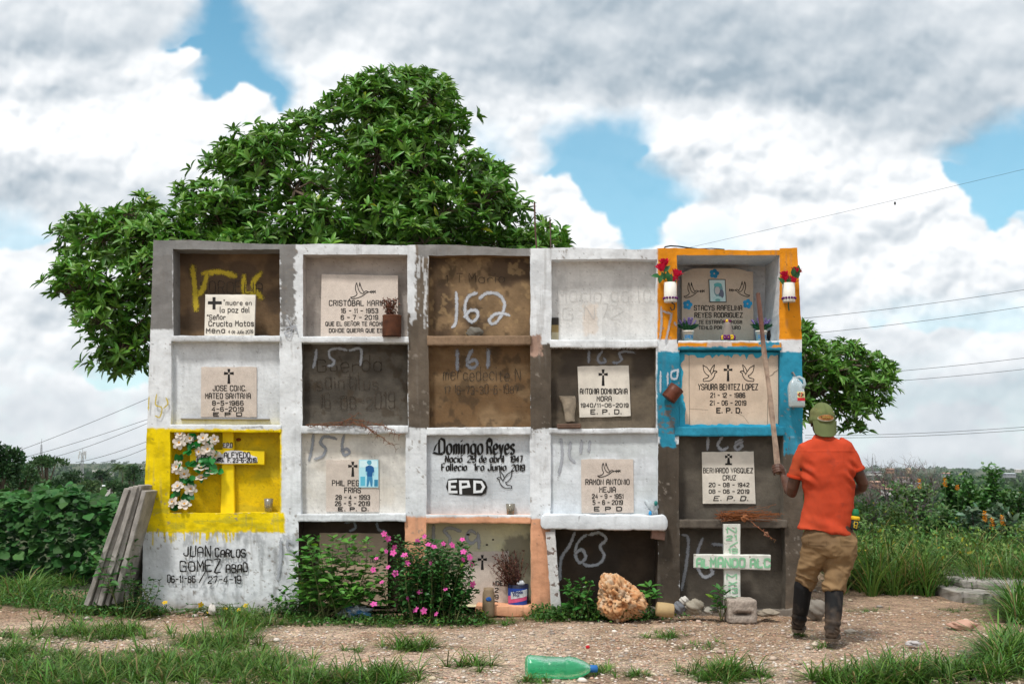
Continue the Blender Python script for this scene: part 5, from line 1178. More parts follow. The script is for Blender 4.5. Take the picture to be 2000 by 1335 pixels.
# wall-hung cups of red roses
def rose(name, c, r, parent, col=(.62, .012, .06), seed=1, up=(0, 0, 1)):
    p = []; d = []; u = []; L = []
    upv = Vector(up).normalized(); rq = random.Random(seed)
    for ring, (nn_, tilt, ll) in enumerate([(3, .12, 1.0), (4, .30, 1.05), (5, .55, 1.0)]):
        for q in range(nn_):
            a = 2 * math.pi * (q + .37 * ring) / nn_; o = Vector((math.cos(a), math.sin(a), 0)); rotq = Vector((0, 0, 1)).rotation_difference(upv)
            dv = rotq @ Vector((o.x * tilt, o.y * tilt, 1)); p.append(c + rotq @ (o * r * (.10 + .22 * ring)) - upv * r * .9); d.append(dv); u.append(rotq @ (-o)); L.append(ll * r * 2.0)
    n = len(p); cc = lcol(n, col, .25, .1, seed=seed)
    return leaves(name, np.array(p), np.array(d), np.array(u), np.array(L), r * 1.5, cc, m_petal, parent, 'petal')
def rose_cup(x0, x1, y0, y1, roses, lvs, label, hook):
    Yr = D - .10; cx = (x0 + x1) / 2; b = P(cx, y1, Yr); tp_ = P(cx, y0, Yr); h = tp_.z - b.z; r = (x1 - x0) / 2 / 221
    t = thing('flower_cup', label, 'flower vase', b, 'wall cups of red roses beside the orange niche'); mb = MB()
    mb.lathe([(0, .004), (r * .96, .0), (r, .006), (r, h), (r * .93, h), (r * .93, .02), (0, .02)], b, 24); mb.build('cup', m_white_pl, t, smooth=True)
    mb = MB()
    for q in range(14): a = 2 * math.pi * q / 14; mb.ball(b + Vector((math.cos(a) * (r + .002), math.sin(a) * (r + .002), .034)), (.011, .011, .011), 5, (.10, .005, .12))
    mb.build('bead_band', m_obj, t, smooth=True)
    mb = MB(); mb.tube([b + Vector((x_ / 221, .02, -z_ / 221)) for x_, z_ in hook], .006, 6, col=(.05, .05, .04) if hook[1][0] > 1 else (.02, .10, .05)); mb.build('hook', m_obj, t)
    mb = MB(); mb.box((b.x, D - .03, b.z + h * .5), (r * 1.2, .09, h * .5), col=(.6, .58, .52)); mb.build('bracket', m_obj, t)
    for i, (rx, ry, rr, ux, uz) in enumerate(roses):
        c = P(rx, ry, Yr - .01); s = thing_rose(t, c, rr / 221, i, (ux, -.2, uz), b + Vector((0, 0, h * .7)))
    P_ = []; D_ = []
    for lx, ly, dx, dz in lvs: P_.append(P(lx, ly, Yr - .02)); D_.append((dx, -.3, dz))
    leaves('leaf', np.array(P_), np.array(D_), np.tile((0, -1., .4), (len(P_), 1)), .085, .045, lcol(len(P_), (.02, .12, .03), .3), m_leaf, t, 'lance')
def thing_rose(t, c, r, i, up, root):
    mb = MB(); mb.tube([root, (root + c) / 2 + Vector((0, -.01, .01)), c], .004, 5, col=(.02, .09, .03)); mb.build('stem', m_obj, t)
    return rose('rose', c, r, t, seed=i + 5, up=up)
rose_cup(1297, 1322, 552, 590, [(1298, 512, 8, -.1, 1), (1293, 522, 9, -.3, 1), (1322, 534, 8, .4, 1), (1316, 546, 7, .3, 1)], [(1292, 536, -.3, -1), (1290, 540, -1, .1), (1298, 548, -.3, 1), (1306, 552, .3, 1), (1304, 548, 0, 1), (1296, 532, .7, .8), (1310, 556, .6, .8)],
         'white cup of four red roses hung on the left pillar of the orange niche', [(3, 0), (9, 4), (8, 13), (3, 15), (0, 9)])
rose_cup(1529, 1553, 553, 590, [(1533, 536, 7, -.1, 1), (1534, 544, 7, 0, 1), (1547, 548, 8, .4, 1), (1555, 528, 7, .1, 1), (1561, 529, 4, .9, .8)], [(1548, 540, .1, 1), (1552, 546, .5, .9), (1532, 556, -.5, .6), (1540, 556, 0, .9), (1556, 536, .1, .6)],
         'white cup of red roses hung on the right pillar of the orange niche', [(0, 0), (0, 8), (1, 16)])
# lavender pots with blue letters
def lav(cx, x0, x1, y0, y1, Y, label, txt):
    b = P(cx, y1, Y); h = P(cx, y0, Y).z - b.z; r1 = (x1 - x0) / 2 / 221 * Y / 9.3; t = thing('flower_pot', label, 'flower pot', b, 'white pots of artificial lavender'); mb = MB()
    mb.lathe([(0, 0), (r1 * .80, 0), (r1 * .96, h * .86), (r1 * 1.04, h * .87), (r1 * 1.05, h), (r1 * .95, h), (r1 * .9, h * .8), (0, h * .78)], b, 24); mb.build('pot', m_white_pl, t, smooth=True)
    n = 110; a = rs.rand(n) * 6.28; tl = rs.rand(n) ** .6 * 1.0; d = np.stack([np.cos(a) * tl * 1.25, np.sin(a) * tl * .8, np.ones(n)], 1); pos = np.array(b + Vector((0, 0, h * .8))) + d * .012
    leaves('foliage', pos, d, np.tile((0, 0, 1.), (n, 1)) + rs.randn(n, 3) * .3, rs.uniform(.06, .12, n), .012, lcol(n, (.022, .13, .05), .4), m_leaf, t, 'lance')
    n = 14; a = rs.rand(n) * 6.28; d = np.stack([np.cos(a) * .8, np.sin(a) * .5, np.ones(n) * 1.1], 1); d /= np.linalg.norm(d, axis=1)[:, None]; mb = MB()
    for q in range(n):
        p0 = b + Vector((0, 0, h * .8)) + Vector(d[q]) * .085; mb.tube([b + Vector((0, 0, h * .8)), p0], .0015, 4, col=(.02, .1, .04))
        for s_ in range(6): mb.ball(p0 + Vector(d[q]) * s_ * .011, (.009 - s_ * .0008, .009 - s_ * .0008, .008), 4, (.14, .10, .32) if s_ % 2 else (.22, .17, .42))
    mb.build('lavender_spikes', m_obj, t, smooth=True)
    rr = r1 * .9
    def pl_(x, y, off):
        ang = (x - cx) / 221 * (Y / 9.3) / rr; z = P(cx, y, Y).z; fr = .80 + .16 * (z - b.z) / (h * .86); return Vector((b.x + math.sin(ang) * (r1 * fr + .001 + off * .3), b.y - math.cos(ang) * (r1 * fr + .001 + off * .3), z))
    k = Ink(0, plane=pl_); k.many(text_strokes(txt, cx - 8, cx + 9, y1 - 6, 5.5), 1.15); k.build('lettering', M('blue_letters', (.01, .22, .50), .6, .1, bump=0), t)
Yl = D + .03
lav(1344, 1332, 1355, 646, 667, Yl, 'white lettered pot of lavender at the left end of the deep niche', 'STACYS'); lav(1487, 1476, 1499, 646, 667, Yl, 'white lettered pot of lavender behind the stick, right end of the deep niche', 'STACYS')
b = P(1422, 666, Yl); t = thing('candle_jar', 'grey glass candle holder ringed by purple and yellow flowers in the deep niche', 'candle holder', b); mb = MB()
mb.lathe([(0, 0), (.05, 0), (.056, .03), (.052, .07), (.034, .14), (.022, .19), (0, .2)], b, 20, col=(.22, .19, .17)); mb.build('jar', m_obj, t, smooth=True)
mb = MB()
for q in range(11):
    a = 2 * math.pi * q / 11; c = b + Vector((math.cos(a) * .056, math.sin(a) * .056, .03)); yel = q % 3 == 0
    for s_ in range(6): bb = 2 * math.pi * s_ / 6; mb.ball(c + Vector((math.cos(bb) * .012 * -math.sin(a), 0, math.sin(bb) * .014)) + Vector((0, -.004, 0)), (.010, .006, .010), 4, (.70, .50, .02) if yel else (.13, .01, .14))
    mb.ball(c + Vector((math.cos(a) * .006, math.sin(a) * .006, 0)), (.006,) * 3, 4, (.6, .4, .05))
mb.build('flower_ring', m_obj, t, smooth=True); mb = MB()
for q in range(6): a = 2 * math.pi * q / 6; mb.ball(b + Vector((math.cos(a) * .02, math.sin(a) * .02, .18)), (.014, .012, .016), 5, (.12, .01, .08) if q != 4 else (.75, .5, .03))
mb.build('flower_top', m_obj, t, smooth=True)
mb = MB(); mb.ball(P(1507, 655, D + .36), (.05, .05, .055), 10, (.022, .014, .012), noise=.25, seed=5); mb.build('dark_ball', m_obj, smooth=True, top=('dark round ball in the back right corner of the deep niche', 'ball'))
# tin on the blue pillar
c = P(1314, 767, D - .07); ax_ = Matrix.Rotation(R(-36), 3, 'Y') @ Matrix.Identity(3); mb = MB(); t = thing('rusty_tin', 'plain rusty tin hung askew on the blue pillar', 'tin can', c)
axm = Matrix.Rotation(R(38), 3, 'Y'); mb.lathe([(.0, -.068), (.066, -.068), (.068, -.06), (.066, .0), (.068, .064), (.062, .066), (.060, .0), (.0, -.05)], c, 26, axm); mb.build('tin', M('dark_red_tin', (.10, .028, .014), .55, .35, scale=10, bump=.25, metal=.2), t, smooth=True)
mb = MB(); mb.tube([c + Vector((.0, .06, .02)), c + Vector((.01, .085, .03))], .004, 5, col=(.1, .08, .07)); mb.build('nail', m_obj, t)
# hanging plastic jug
Yj = D - .09; b = P(1556, 795, Yj); t = thing('plastic_jug', 'translucent plastic jug with a red and yellow label hung on the blue pillar', 'jug', b)
h = P(1556, 735, Yj).z - b.z; r = .069; rows = []; mb = MB()
for u, k_ in [(0, .86), (.02, .97), (.06, 1), (.45, 1), (.62, .98), (.72, .90), (.82, .72), (.90, .46), (.94, .30), (.96, .27), (1.0, .27)]:
    rows.append([b + Vector((k_ * r * math.copysign(abs(math.cos(a)) ** .6, math.cos(a)) - .012 * u * u, k_ * r * .8 * math.copysign(abs(math.sin(a)) ** .6, math.sin(a)), h * u)) for a in [2 * math.pi * q / 28 for q in range(29)]])
mb.grid(rows); mb.add(rows[0][:-1], [tuple(range(28))[::-1]]); mb.add(rows[-1][:-1], [tuple(range(28))])
m_jug = M('milky_plastic', (.62, .72, .76), .3, .08, trans=.35, bump=.1, transl=.25); mb.build('bottle', m_jug, t, smooth=True)
mb = MB(); mb.tube([b + Vector((x_, -.045, z_)) for x_, z_ in [(.045, h * .62), (.065, h * .75), (.055, h * .9), (.02, h * .97), (-.005, h * .95)]], [.014, .013, .012, .012, .012], 8, flat=.6); mb.build('handle', m_jug, t, smooth=True)
mb = MB(); rows = [[b + Vector((r * 1.02 * math.sin(a), -r * .83 * math.cos(a) ** .45, h * z_)) for a in np.linspace(-.1, 1.15, 10)] for z_ in (.28, .5)]; mb.grid(rows, (.75, .70, .35)); rows = [[b + Vector((r * 1.03 * math.sin(a), -r * .84 * math.cos(a) ** .45, h * z_)) for a in np.linspace(-.1, 1.15, 10)] for z_ in (.20, .30)]; mb.grid(rows, (.62, .02, .03))
for q in range(7): mb.ball(b + Vector((.022 + .02 * math.cos(q), -r * .86, h * .40 + .012 * math.sin(q))), (.008, .003, .008), 4, (.55, .05, .03) if q % 2 else (.08, .06, .04))
mb.build('label', m_obj, t)
mb = MB(); rows = [[b + Vector((k_ * r * .99 * math.copysign(abs(math.cos(a)) ** .6, math.cos(a)), k_ * r * .79 * math.copysign(abs(math.sin(a)) ** .6, math.sin(a)), h * u)) for a in [2 * math.pi * q / 24 for q in range(25)]] for u, k_ in [(.01, .86), (.05, .95), (.17, .95)]]; mb.grid(rows, (.30, .24, .07)); mb.add(rows[-1][:-1], [tuple(range(24))], (.30, .24, .07)); mb.build('liquid', m_obj, t, smooth=True)
mb = MB(); c = P(1549, 727, Yj + .05); mb.tube([c + Vector((0, .05, 0)), c, c + Vector((.006, -.03, -.03)), c + Vector((.012, -.03, -.05))], .007, 6, col=(.16, .14, .13)); mb.build('hanging_wire', m_obj, t)
# cable on the roof
mb = MB(); mb.tube([P(x, y, D + .1) for x, y in [(1297, 487), (1299, 482), (1310, 480), (1325, 481), (1345, 484), (1362, 486)]], .007, 6, col=(.02, .015, .015)); mb.tube([P(x, y, D + .12) for x, y in [(1362, 486), (1390, 485), (1415, 487)]], .005, 5, col=(.02, .015, .015)); mb.build('cable_end', m_obj, top=('bent black cable end lying on top of the orange frame', 'cable'))
# nail hooks/iron rods above the white columns
mb = MB(); mb.tube([P(1048, 486, D + .5), P(1045, 440, D + .5), P(1044, 395, D + .5)], .008, 6, col=(.10, .05, .04)); mb.build('iron_rod', m_obj, top=('tall thin rusty iron rod rising from the wall top beside the tree', 'iron rod'))
mb = MB(); mb.tube([P(1076, 486, D + .5), P(1075, 450, D + .5), P(1074, 425, D + .5)], .006, 6, col=(.10, .06, .05)); mb.build('iron_rod', m_obj, top=('shorter iron rod on the wall top, right of the tall one', 'iron rod'))
# blue tub with dried bouquet
Yt_ = D + .07; b = P(1012, 1186, Yt_); h = P(1012, 1140, Yt_).z - b.z; t = thing('plastic_tub', 'dark blue tub with a pink and blue wrapper holding a dead bouquet', 'tub', b); mb = MB()
mb.lathe([(0, 0), (.078, 0), (.086, .02), (.092, h), (.085, h), (.08, .05), (0, .05)], b, 26, col=(.006, .008, .03)); mb.build('tub', m_obj, t, smooth=True)
def band(z0, z1, a0, a1, col, mb, slant=0.0, n=14, off=.0015):
    rows = []
    for zz in (z0, z1): rows.append([b + Vector(((.0865 + .006 * (zz + slant * (a / 1.0)) + off) * math.sin(a), -(.0865 + .006 * (zz) + off) * math.cos(a), h * (zz + slant * a))) for a in np.linspace(a0, a1, n)])
    mb.grid(rows, col)
mb = MB(); band(.12, .86, -1.35, 1.0, (.015, .06, .34), mb); band(.30, .62, -1.3, .95, (.62, .10, .24), mb, .08, off=.0028); band(.46, .76, -.75, .95, (.60, .66, .72), mb, .08, off=.004); mb.build('wrapper', m_obj, t)
def pt_(x, y, off): a = (x - 1010) / 221 / .092; return b + Vector(((.094 + off) * math.sin(a), -(.094 + off) * math.cos(a), P(1010, y, Yt_).z - b.z))
k = Ink(0, plane=lambda x, y, off: pt_(x, y, off + .003)); k.many(text_strokes('Lavado', 999, 1018, 1155, 4.5, smooth=2), 1.2); k.many(text_strokes('Max', 1001, 1016, 1161, 4.5), 1.2); k.build('lettering', M('navy_letters', (.01, .02, .12), .6, .1, bump=0), t)
dried('dead_bouquet', b + Vector((-.0, 0, h * .6)), 110, .36, .22, (.11, .05, .035), t, lean=(-.55, 0, .35), seed=8, curl=.35, rad=.0026)
mb = MB(); mb.ball(b + Vector((.02, -.03, h + .01)), (.03, .02, .022), 6, (.6, .62, .66), noise=.8); mb.build('paper_scrap', m_obj, t, smooth=True)
# small jar between bush and ledge
Yk = D - .10; b = P(954, 1203, Yk); t = thing('glass_jar', 'dirty brown glass jar beside the peach ledge and flowering bush', 'jar', b); mb = MB(); h = .24
mb.lathe([(0, 0), (.05, 0), (.054, .02), (.052, h * .8), (.044, h * .9), (.044, h), (.04, h), (.04, .03), (0, .03)], b, 22, col=(.26, .19, .12)); mb.build('jar', m_obj, t, smooth=True)
mb = MB(); mb.ball(b + Vector((0, -.05, .15)), (.022, .008, .02), 6, (.02, .10, .35), noise=.5); mb.build('sticker', m_obj, t)
# plastic bag
def crumple(name, c, r, label, cols_, seed, cat):
    n = 26; mb = MB(); v = []
    for i in range(n + 1):
        th = math.pi * i / n
        for q in range(2 * n): a = math.pi * q / n; v.append((math.sin(th) * math.cos(a), math.sin(th) * math.sin(a), math.cos(th)))
    v = np.array(v); k1 = np.abs(fbm(v[:, 0] * 3 + v[:, 1], v[:, 2] * 3 + v[:, 1] * 2, seed, 4) - .5) * 2; rad_ = .65 + .9 * k1; cc = np.array(cols_[0])[None] * np.ones((len(v), 1)); cc = blend(cc, sstep(fbm(v[:, 0] * 2.5 + 4, v[:, 2] * 2.5 + v[:, 1], seed + 4, 3), .45, .55), cols_[1])
    v2 = v * rad_[:, None] * np.array(r) + np.array(c); v2[:, 2] = np.maximum(v2[:, 2], .004); i_, j_ = np.meshgrid(np.arange(n), np.arange(2 * n), indexing='ij'); a = (i_ * 2 * n + j_).ravel(); b_ = (i_ * 2 * n + (j_ + 1) % (2 * n)).ravel()
    return mesh(name, v2, np.stack([a, a + 2 * n, b_ + 2 * n, b_], 1), M('thin_plastic', attr=True, var=.1, rough=.3, spec=.6, bump=.6, bscale=35, transl=.3, dist=.01), cols=cc, smooth=False, top=(label, cat))
p = P(693, 1196, D - .42); crumple('plastic_bag', (p.x, p.y, .055), (.14, .08, .075), 'crumpled blue and white plastic bag on the ground between the two bushes', [(.05, .22, .45), (.50, .55, .58)], 4, 'plastic bag')
# garland of artificial flowers
t = thing('flower_garland', 'garland of white artificial blossoms and green leaves in the yellow niche', 'garland', P(350, 995, D + .02)); Yg = BY(1, 3) - .13
mb = MB(); mb.tube([P(x, y, Yg + .03) for x, y in [(352, 848), (372, 862), (398, 866), (408, 884), (385, 902), (360, 915), (372, 940), (352, 955), (350, 985)]], .004, 5, col=(.02, .10, .02)); mb.build('stem', m_obj, t)
for i, (x, y, r, nx, nz) in enumerate([(351, 864, 14, -.1, .1), (352, 848, 11, 0, .5), (370, 856, 10, .5, .1), (397, 856, 12, 0, .3), (406, 877, 13, .1, .1), (390, 882, 10, -.3, 0), (418, 858, 10, .6, .2), (420, 888, 9, .5, -.3), (346, 912, 14, -.3, .2), (360, 924, 11, .2, -.3), (393, 915, 15, .1, 2.5), (414, 923, 13, .2, 3), (393, 934, 12, 0, 2.2), (348, 950, 13, -.2, .7), (372, 955, 13, .4, .3), (338, 980, 12, -.4, .3), (360, 985, 14, .2, .9)]):
    c = P(x, y, Yg - .02 + .01 * (i % 3)); nrm = Vector((nx, -1, nz)).normalized(); u = nrm.orthogonal().normalized(); v_ = nrm.cross(u); pp, dd_, uu, LL = [], [], [], []
    for ring, (k_, tl) in enumerate([(6, .25), (6, .9)]):
        for q in range(k_):
            a = 2 * math.pi * (q + .5 * ring) / k_; o = u * math.cos(a) + v_ * math.sin(a); pp.append(c + nrm * .006 * ring); dd_.append(o + nrm * tl); uu.append(nrm - o * .3); LL.append(r / 221 * (1.08 if ring == 0 else .72))
    k_ = len(pp); fl = leaves('flower', np.array(pp), np.array(dd_), np.array(uu), np.array(LL), np.array(LL) * .95, lcol(k_, (.70, .64, .58), .06, .04), m_petal, t, 'petal')
    mb = MB(); mb.ball(c + nrm * .012, (.011,) * 3, 6, (.62, .30, .03)); mb.build('flower_centre', m_obj, fl, smooth=True)
P_, D_ = [], []
for x, y in [(385, 850), (378, 868), (392, 866), (410, 868), (402, 898), (412, 893), (396, 904), (385, 910), (352, 898), (365, 908), (424, 916), (398, 925), (372, 935), (356, 936), (366, 940), (350, 968), (362, 974), (368, 966), (335, 972), (346, 990), (370, 880), (412, 900)]:
    for q in range(3): P_.append(P(x + rnd.uniform(-4, 4), y + rnd.uniform(-4, 4), Yg + rnd.uniform(-.01, .03))); D_.append((rnd.gauss(0, 1), -.5, rnd.gauss(-.3, 1)))
n = len(P_); leaves('leaves', np.array(P_), np.array(D_), np.tile((0, -1., .5), (n, 1)) + rs.randn(n, 3) * .3, rs.uniform(.055, .085, n), rs.uniform(.04, .06, n), lcol(n, (.012, .19, .03), .35), m_leaf, t, 'round')
# ------------------------------------------------------------------ terrain
def hz_(x, y):
    x = np.asarray(x, float); y = np.asarray(y, float)
    near = (fbm(x * .9 + 40, y * .9 + 11, 301, 4) - .5) * .05 + (fbm(x * 7, y * 7, 302, 3) - .5) * .022
    near = near - .012
    fl = sstep(y, 17, 110); r = np.hypot(x, y)
    z = near * (1 - fl) * (1 - sstep(r, 30, 80)) - 13 * fl + (fbm(x / 60, y / 60, 303, 4) - .5) * 5 * sstep(r, 60, 200)
    z = z + sstep(y, 700, 3000) * (18 + 16 * (fbm(x / 500 + 3, y / 900, 304, 3) - .5))
    z = z + sstep(x, 1.9, 3.0) * (1 - sstep(y, 5.6, 8.0)) * .05
    return z
def gz(x, y): return float(hz_(np.array([x]), np.array([y]))[0])
def seg(a, b, s): return list(np.arange(a, b, s))
xs = np.array([-9000, -6000, -4000, -2500, -1500, -900, -600, -400, -280, -190, -130, -90, -65, -45, -32, -24, -18, -14, -11] + seg(-9, 9, .075) + [9, 11, 14, 18, 24, 32, 45, 65, 90, 130, 190, 280, 400, 600, 900, 1500, 2500, 4000, 6000, 9000])
ys = np.array([-3000, -1000, -400, -150, -60, -25, -10, -4, 0, 2, 3.5] + seg(4.6, 14, .06) + seg(14, 24, .4) + seg(24, 120, 5) + seg(120, 900, 40) + seg(900, 4200, 150) + [4500, 6000, 9000])
X, Yg_ = np.meshgrid(xs, ys, indexing='ij'); Z = hz_(X.ravel(), Yg_.ravel()); gv = np.stack([X.ravel(), Yg_.ravel(), Z], 1)
GRASS = [  # ground areas in picture units: cx, cy, rx, ry, tufts, blade length
    (150, 1310, 230, 40, 340, .13), (430, 1302, 190, 34, 220, .13), (20, 1275, 70, 16, 40, .14), (590, 1325, 110, 18, 50, .13), (180, 1236, 120, 18, 70, .14), (480, 1214, 85, 20, 75, .15), (420, 1255, 130, 18, 70, .12), (10, 1240, 30, 10, 12, .12),
    (800, 1262, 60, 9, 24, .14), (720, 1325, 105, 16, 60, .14), (930, 1300, 55, 12, 12, .12), (690, 1268, 25, 6, 5, .08), (1415, 1318, 90, 18, 75, .14), (1300, 1243, 45, 8, 16, .08), (1380, 1262, 60, 10, 16, .06), (1160, 1312, 45, 10, 18, .09), (1240, 1320, 40, 10, 10, .09), (1040, 1332, 40, 6, 12, .08),
    (1800, 1328, 210, 20, 170, .17), (1965, 1296, 50, 40, 110, .27), (1700, 1335, 120, 12, 60, .15), (45, 1168, 60, 22, 60, .26), (190, 1185, 110, 22, 110, .14), (250, 1195, 80, 15, 70, .12), (430, 1192, 130, 8, 26, .08), (110, 1140, 60, 8, 26, .2),
    (1150, 1196, 120, 15, 170, .09), (1110, 1188, 80, 10, 60, .12), (760, 1214, 200, 9, 110, .06), (930, 1212, 90, 8, 50, .07), (600, 1212, 60, 10, 40, .08), (1270, 1196, 40, 8, 12, .07), (1690, 1190, 60, 6, 14, .06), (1860, 1190, 35, 5, 14, .05), (1620, 1178, 40, 5, 10, .07), (1605, 1262, 18, 4, 5, .09), (1560, 1240, 12, 4, 5, .08), (1990, 1195, 26, 22, 40, .4)]
px_, py_ = inv(gv); frontm = (gv[:, 1] > 1)
gm = np.zeros(len(gv))
for cx, cy, rx, ry, n_, L_ in GRASS:
    q = np.exp(-(((px_ - cx) / rx) ** 2 + ((py_ - cy) / (ry * 1.1)) ** 2) ** 1.2); gm = np.maximum(gm, q * frontm * (1 if n_ > 30 else .6))
gm = np.clip(gm * 1.3 - .45 * fbm(gv[:, 0] * 5, gv[:, 1] * 5, 310, 4), 0, 1)
sand = np.array((.52, .390, .290)); soil = np.array((.34, .225, .148)); c = np.tile(sand, (len(gv), 1))
so_ = sstep(fbm(gv[:, 0] * 1.4, gv[:, 1] * 2.2, 311, 5, .6), .45, .60) * .8
so_ = np.maximum(so_, sstep(-np.abs(gv[:, 1] - D) + (fbm(gv[:, 0] * 3, gv[:, 1] * 3, 312, 3) - .5) * .8, -.9, -.25))
so_ = np.maximum(so_, sstep(gv[:, 0] + (fbm(gv[:, 0] * 2, gv[:, 1] * 2, 313, 3) - .5), 1.6, 2.6) * .75)
c = blend(c, so_, soil); c = c * (1 + .5 * (fbm(gv[:, 0] * 12, gv[:, 1] * 12, 314, 4) - .5))[:, None]
c = blend(c, gm * .85, (.075, .085, .035)); c = blend(c, sstep(-gv[:, 0], 3.6, 4.0) * sstep(gv[:, 1], 10.6, 11.0), (.03, .04, .018)); far = sstep(np.hypot(gv[:, 0], gv[:, 1] - 4), 9, 13); c = blend(c, np.maximum(far * (gv[:, 1] > D + .5), sstep(np.hypot(gv[:, 0], gv[:, 1]), 20, 40)), (.055, .075, .03))
nx, ny = len(xs), len(ys); i_, j_ = np.meshgrid(np.arange(nx - 1), np.arange(ny - 1), indexing='ij'); a = (i_ * ny + j_).ravel()
m_ground = M('earth_and_gravel', attr=True, var=.22, scale=2.2, rough=.95, bump=.9, bscale=38, dist=.02, spec=.15, speck=(150, .60, (.50, .42, .34), .38))
t_ = m_ground.node_tree; q = NT(t_); bs = [n for n in t_.nodes if n.type == 'BSDF_PRINCIPLED'][0]; src = bs.inputs['Base Color'].links[0].from_socket; gp = q.new('ShaderNodeNewGeometry').outputs['Position']
gp = q.vmath('ADD', gp, q.vmath('MULTIPLY', q.noise(gp, 30, 3, out=1), (.02, .02, .02)))
def cellb(sc_, lo, hi, amt):
    cv = q.voro(gp, sc_, out=1); s_ = q.new('ShaderNodeSeparateColor'); q.l.new(cv, s_.inputs[0]); return q.ramp(s_.outputs[0], 0, 1, lo, hi, smooth=False)
k1_ = q.math('MULTIPLY', cellb(62, .62, 1.40, 1), q.math('MULTIPLY', cellb(140, .70, 1.35, 1), q.ramp(q.noise(gp, 9, 6, .7), .3, .7, .72, 1.22)))
cc_ = q.new('ShaderNodeCombineColor'); [q.l.new(k1_, cc_.inputs[i]) for i in range(3)]
hue = q.voro(gp, 55, out=1); hs = q.mix(.12, (1, 1, 1, 1), hue); bc = q.mix(1.0, q.mix(1.0, src, cc_.outputs[0], 'MULTIPLY'), hs, 'MULTIPLY'); q.l.new(bc, bs.inputs['Base Color'])
b2 = q.new('ShaderNodeBump'); b2.inputs['Strength'].default_value = .9; b2.inputs['Distance'].default_value = .014; q.l.new(q.math('SUBTRACT', 1.0, q.voro(gp, 62)), b2.inputs['Height']); q.l.new(bs.inputs['Normal'].links[0].from_socket, b2.inputs['Normal']); q.l.new(b2.outputs[0], bs.inputs['Normal'])
gr_o = mesh('ground', gv, np.stack([a, a + ny, a + ny + 1, a + 1], 1), m_ground, cols=c, loc=(0, 0, 0)); gr_o['kind'] = 'structure'
# loose gravel
def stones(name, n, sampler, smin, smax, label, pal, seed=1, power=2.2):
    r = np.random.RandomState(seed); pts = []
    while len(pts) < n:
        q = sampler(r, n); pts.extend(q.tolist())
    pts = np.array(pts[:n]); z = hz_(pts[:, 0], pts[:, 1])
    base = np.array([(1, 0, 0), (.5, .87, 0), (-.5, .87, 0), (-1, 0, 0), (-.5, -.87, 0), (.5, -.87, 0), (.45, .3, .75), (-.5, .25, .7), (0, -.5, .8), (0, 0, -.5)])
    fc = [(0, 1, 6), (1, 2, 7), (1, 7, 6), (2, 3, 7), (3, 4, 7), (4, 8, 7), (4, 5, 8), (5, 0, 8), (0, 6, 8), (6, 7, 8), (0, 9, 1), (1, 9, 2), (2, 9, 3), (3, 9, 4), (4, 9, 5), (5, 9, 0)]
    s_ = smin + (smax - smin) * r.rand(n) ** power; an = r.rand(n) * 6.28; ca, sa = np.cos(an), np.sin(an)
    B = base[None] * (1 + .3 * (r.rand(n, 10, 3) - .5)); B[:, :, 2] *= .62; Xr = B[:, :, 0] * ca[:, None] - B[:, :, 1] * sa[:, None]; Yr = (B[:, :, 0] * sa[:, None] + B[:, :, 1] * ca[:, None]) * .8
    V = np.stack([Xr, Yr, B[:, :, 2]], -1) * s_[:, None, None] + np.stack([pts[:, 0], pts[:, 1], z + s_ * .12], 1)[:, None, :]
    Fc = (np.array(fc)[None] + (np.arange(n) * 10)[:, None, None]).reshape(-1, 3); pal = np.array(pal); cc = pal[r.randint(0, len(pal), n)] * (.75 + .5 * r.rand(n, 1))
    return mesh(name, V.reshape(-1, 3), Fc, m_obj, smooth=False, cols=np.repeat(cc, 10, 0), loc=(0, 7, 0), top=(label, 'gravel', None, 'stuff'))
def samp(r, n):
    x = r.uniform(-60, 2060, n); y = r.uniform(1190, 1400, n) ; keep = fbm(x / 60, y / 18, 320, 4) + .15 * (y > 1230) > r.uniform(.25, .8, n)
    x, y = x[keep], y[keep]; d = np.stack([(x - 1000) / F, -(y - 667.5) / F, -np.ones(len(x))], 1) @ CMn.T; t = -CAMZ / d[:, 2]; return np.stack([d[:, 0] * t, d[:, 1] * t], 1)
PAL = [(.48, .38, .30), (.55, .46, .38), (.40, .30, .24), (.60, .54, .48), (.46, .28, .20), (.30, .26, .23), (.50, .42, .30), (.34, .27, .2)]
stones('gravel', 26000, samp, .003, .016, 'fine pale gravel scattered over the bare ground in front of the wall', PAL, 3)
def samp2(r, n):
    x = r.uniform(0, 2000, n); y = r.uniform(1150, 1340, n); keep = (fbm(x / 80, y / 20, 321, 3) > .55) | (x > 1650); x, y = x[keep], y[keep]; d = np.stack([(x - 1000) / F, -(y - 667.5) / F, -np.ones(len(x))], 1) @ CMn.T; t = -CAMZ / d[:, 2]; return np.stack([d[:, 0] * t, d[:, 1] * t], 1)
stones('loose_stones', 520, samp2, .010, .040, 'scattered small stones and chips on the bare ground', PAL, 5, 3.0)
for i, (x, y, s_, col, lb) in enumerate([(1712, 1146, .10, (.42, .33, .24), 'tan stone at the foot of the tall grass, just right of the man'), (1780, 1158, .08, (.38, .33, .29), 'grey-tan stone right of the tan one, at the grass edge'), (1660, 1235, .04, (.50, .44, .36), 'pale stone on the ground right of the right boot'),
                                         (1740, 1153, .05, (.36, .36, .36), 'small grey stone between two tan stones at the grass edge')]):
    p = G(x, y); rock('stone', p + Vector((0, 0, s_ * .25)), (s_, s_ * .7, s_ * .45), col, lb, seed=30 + i, group='stones along the edge of the tall grass')
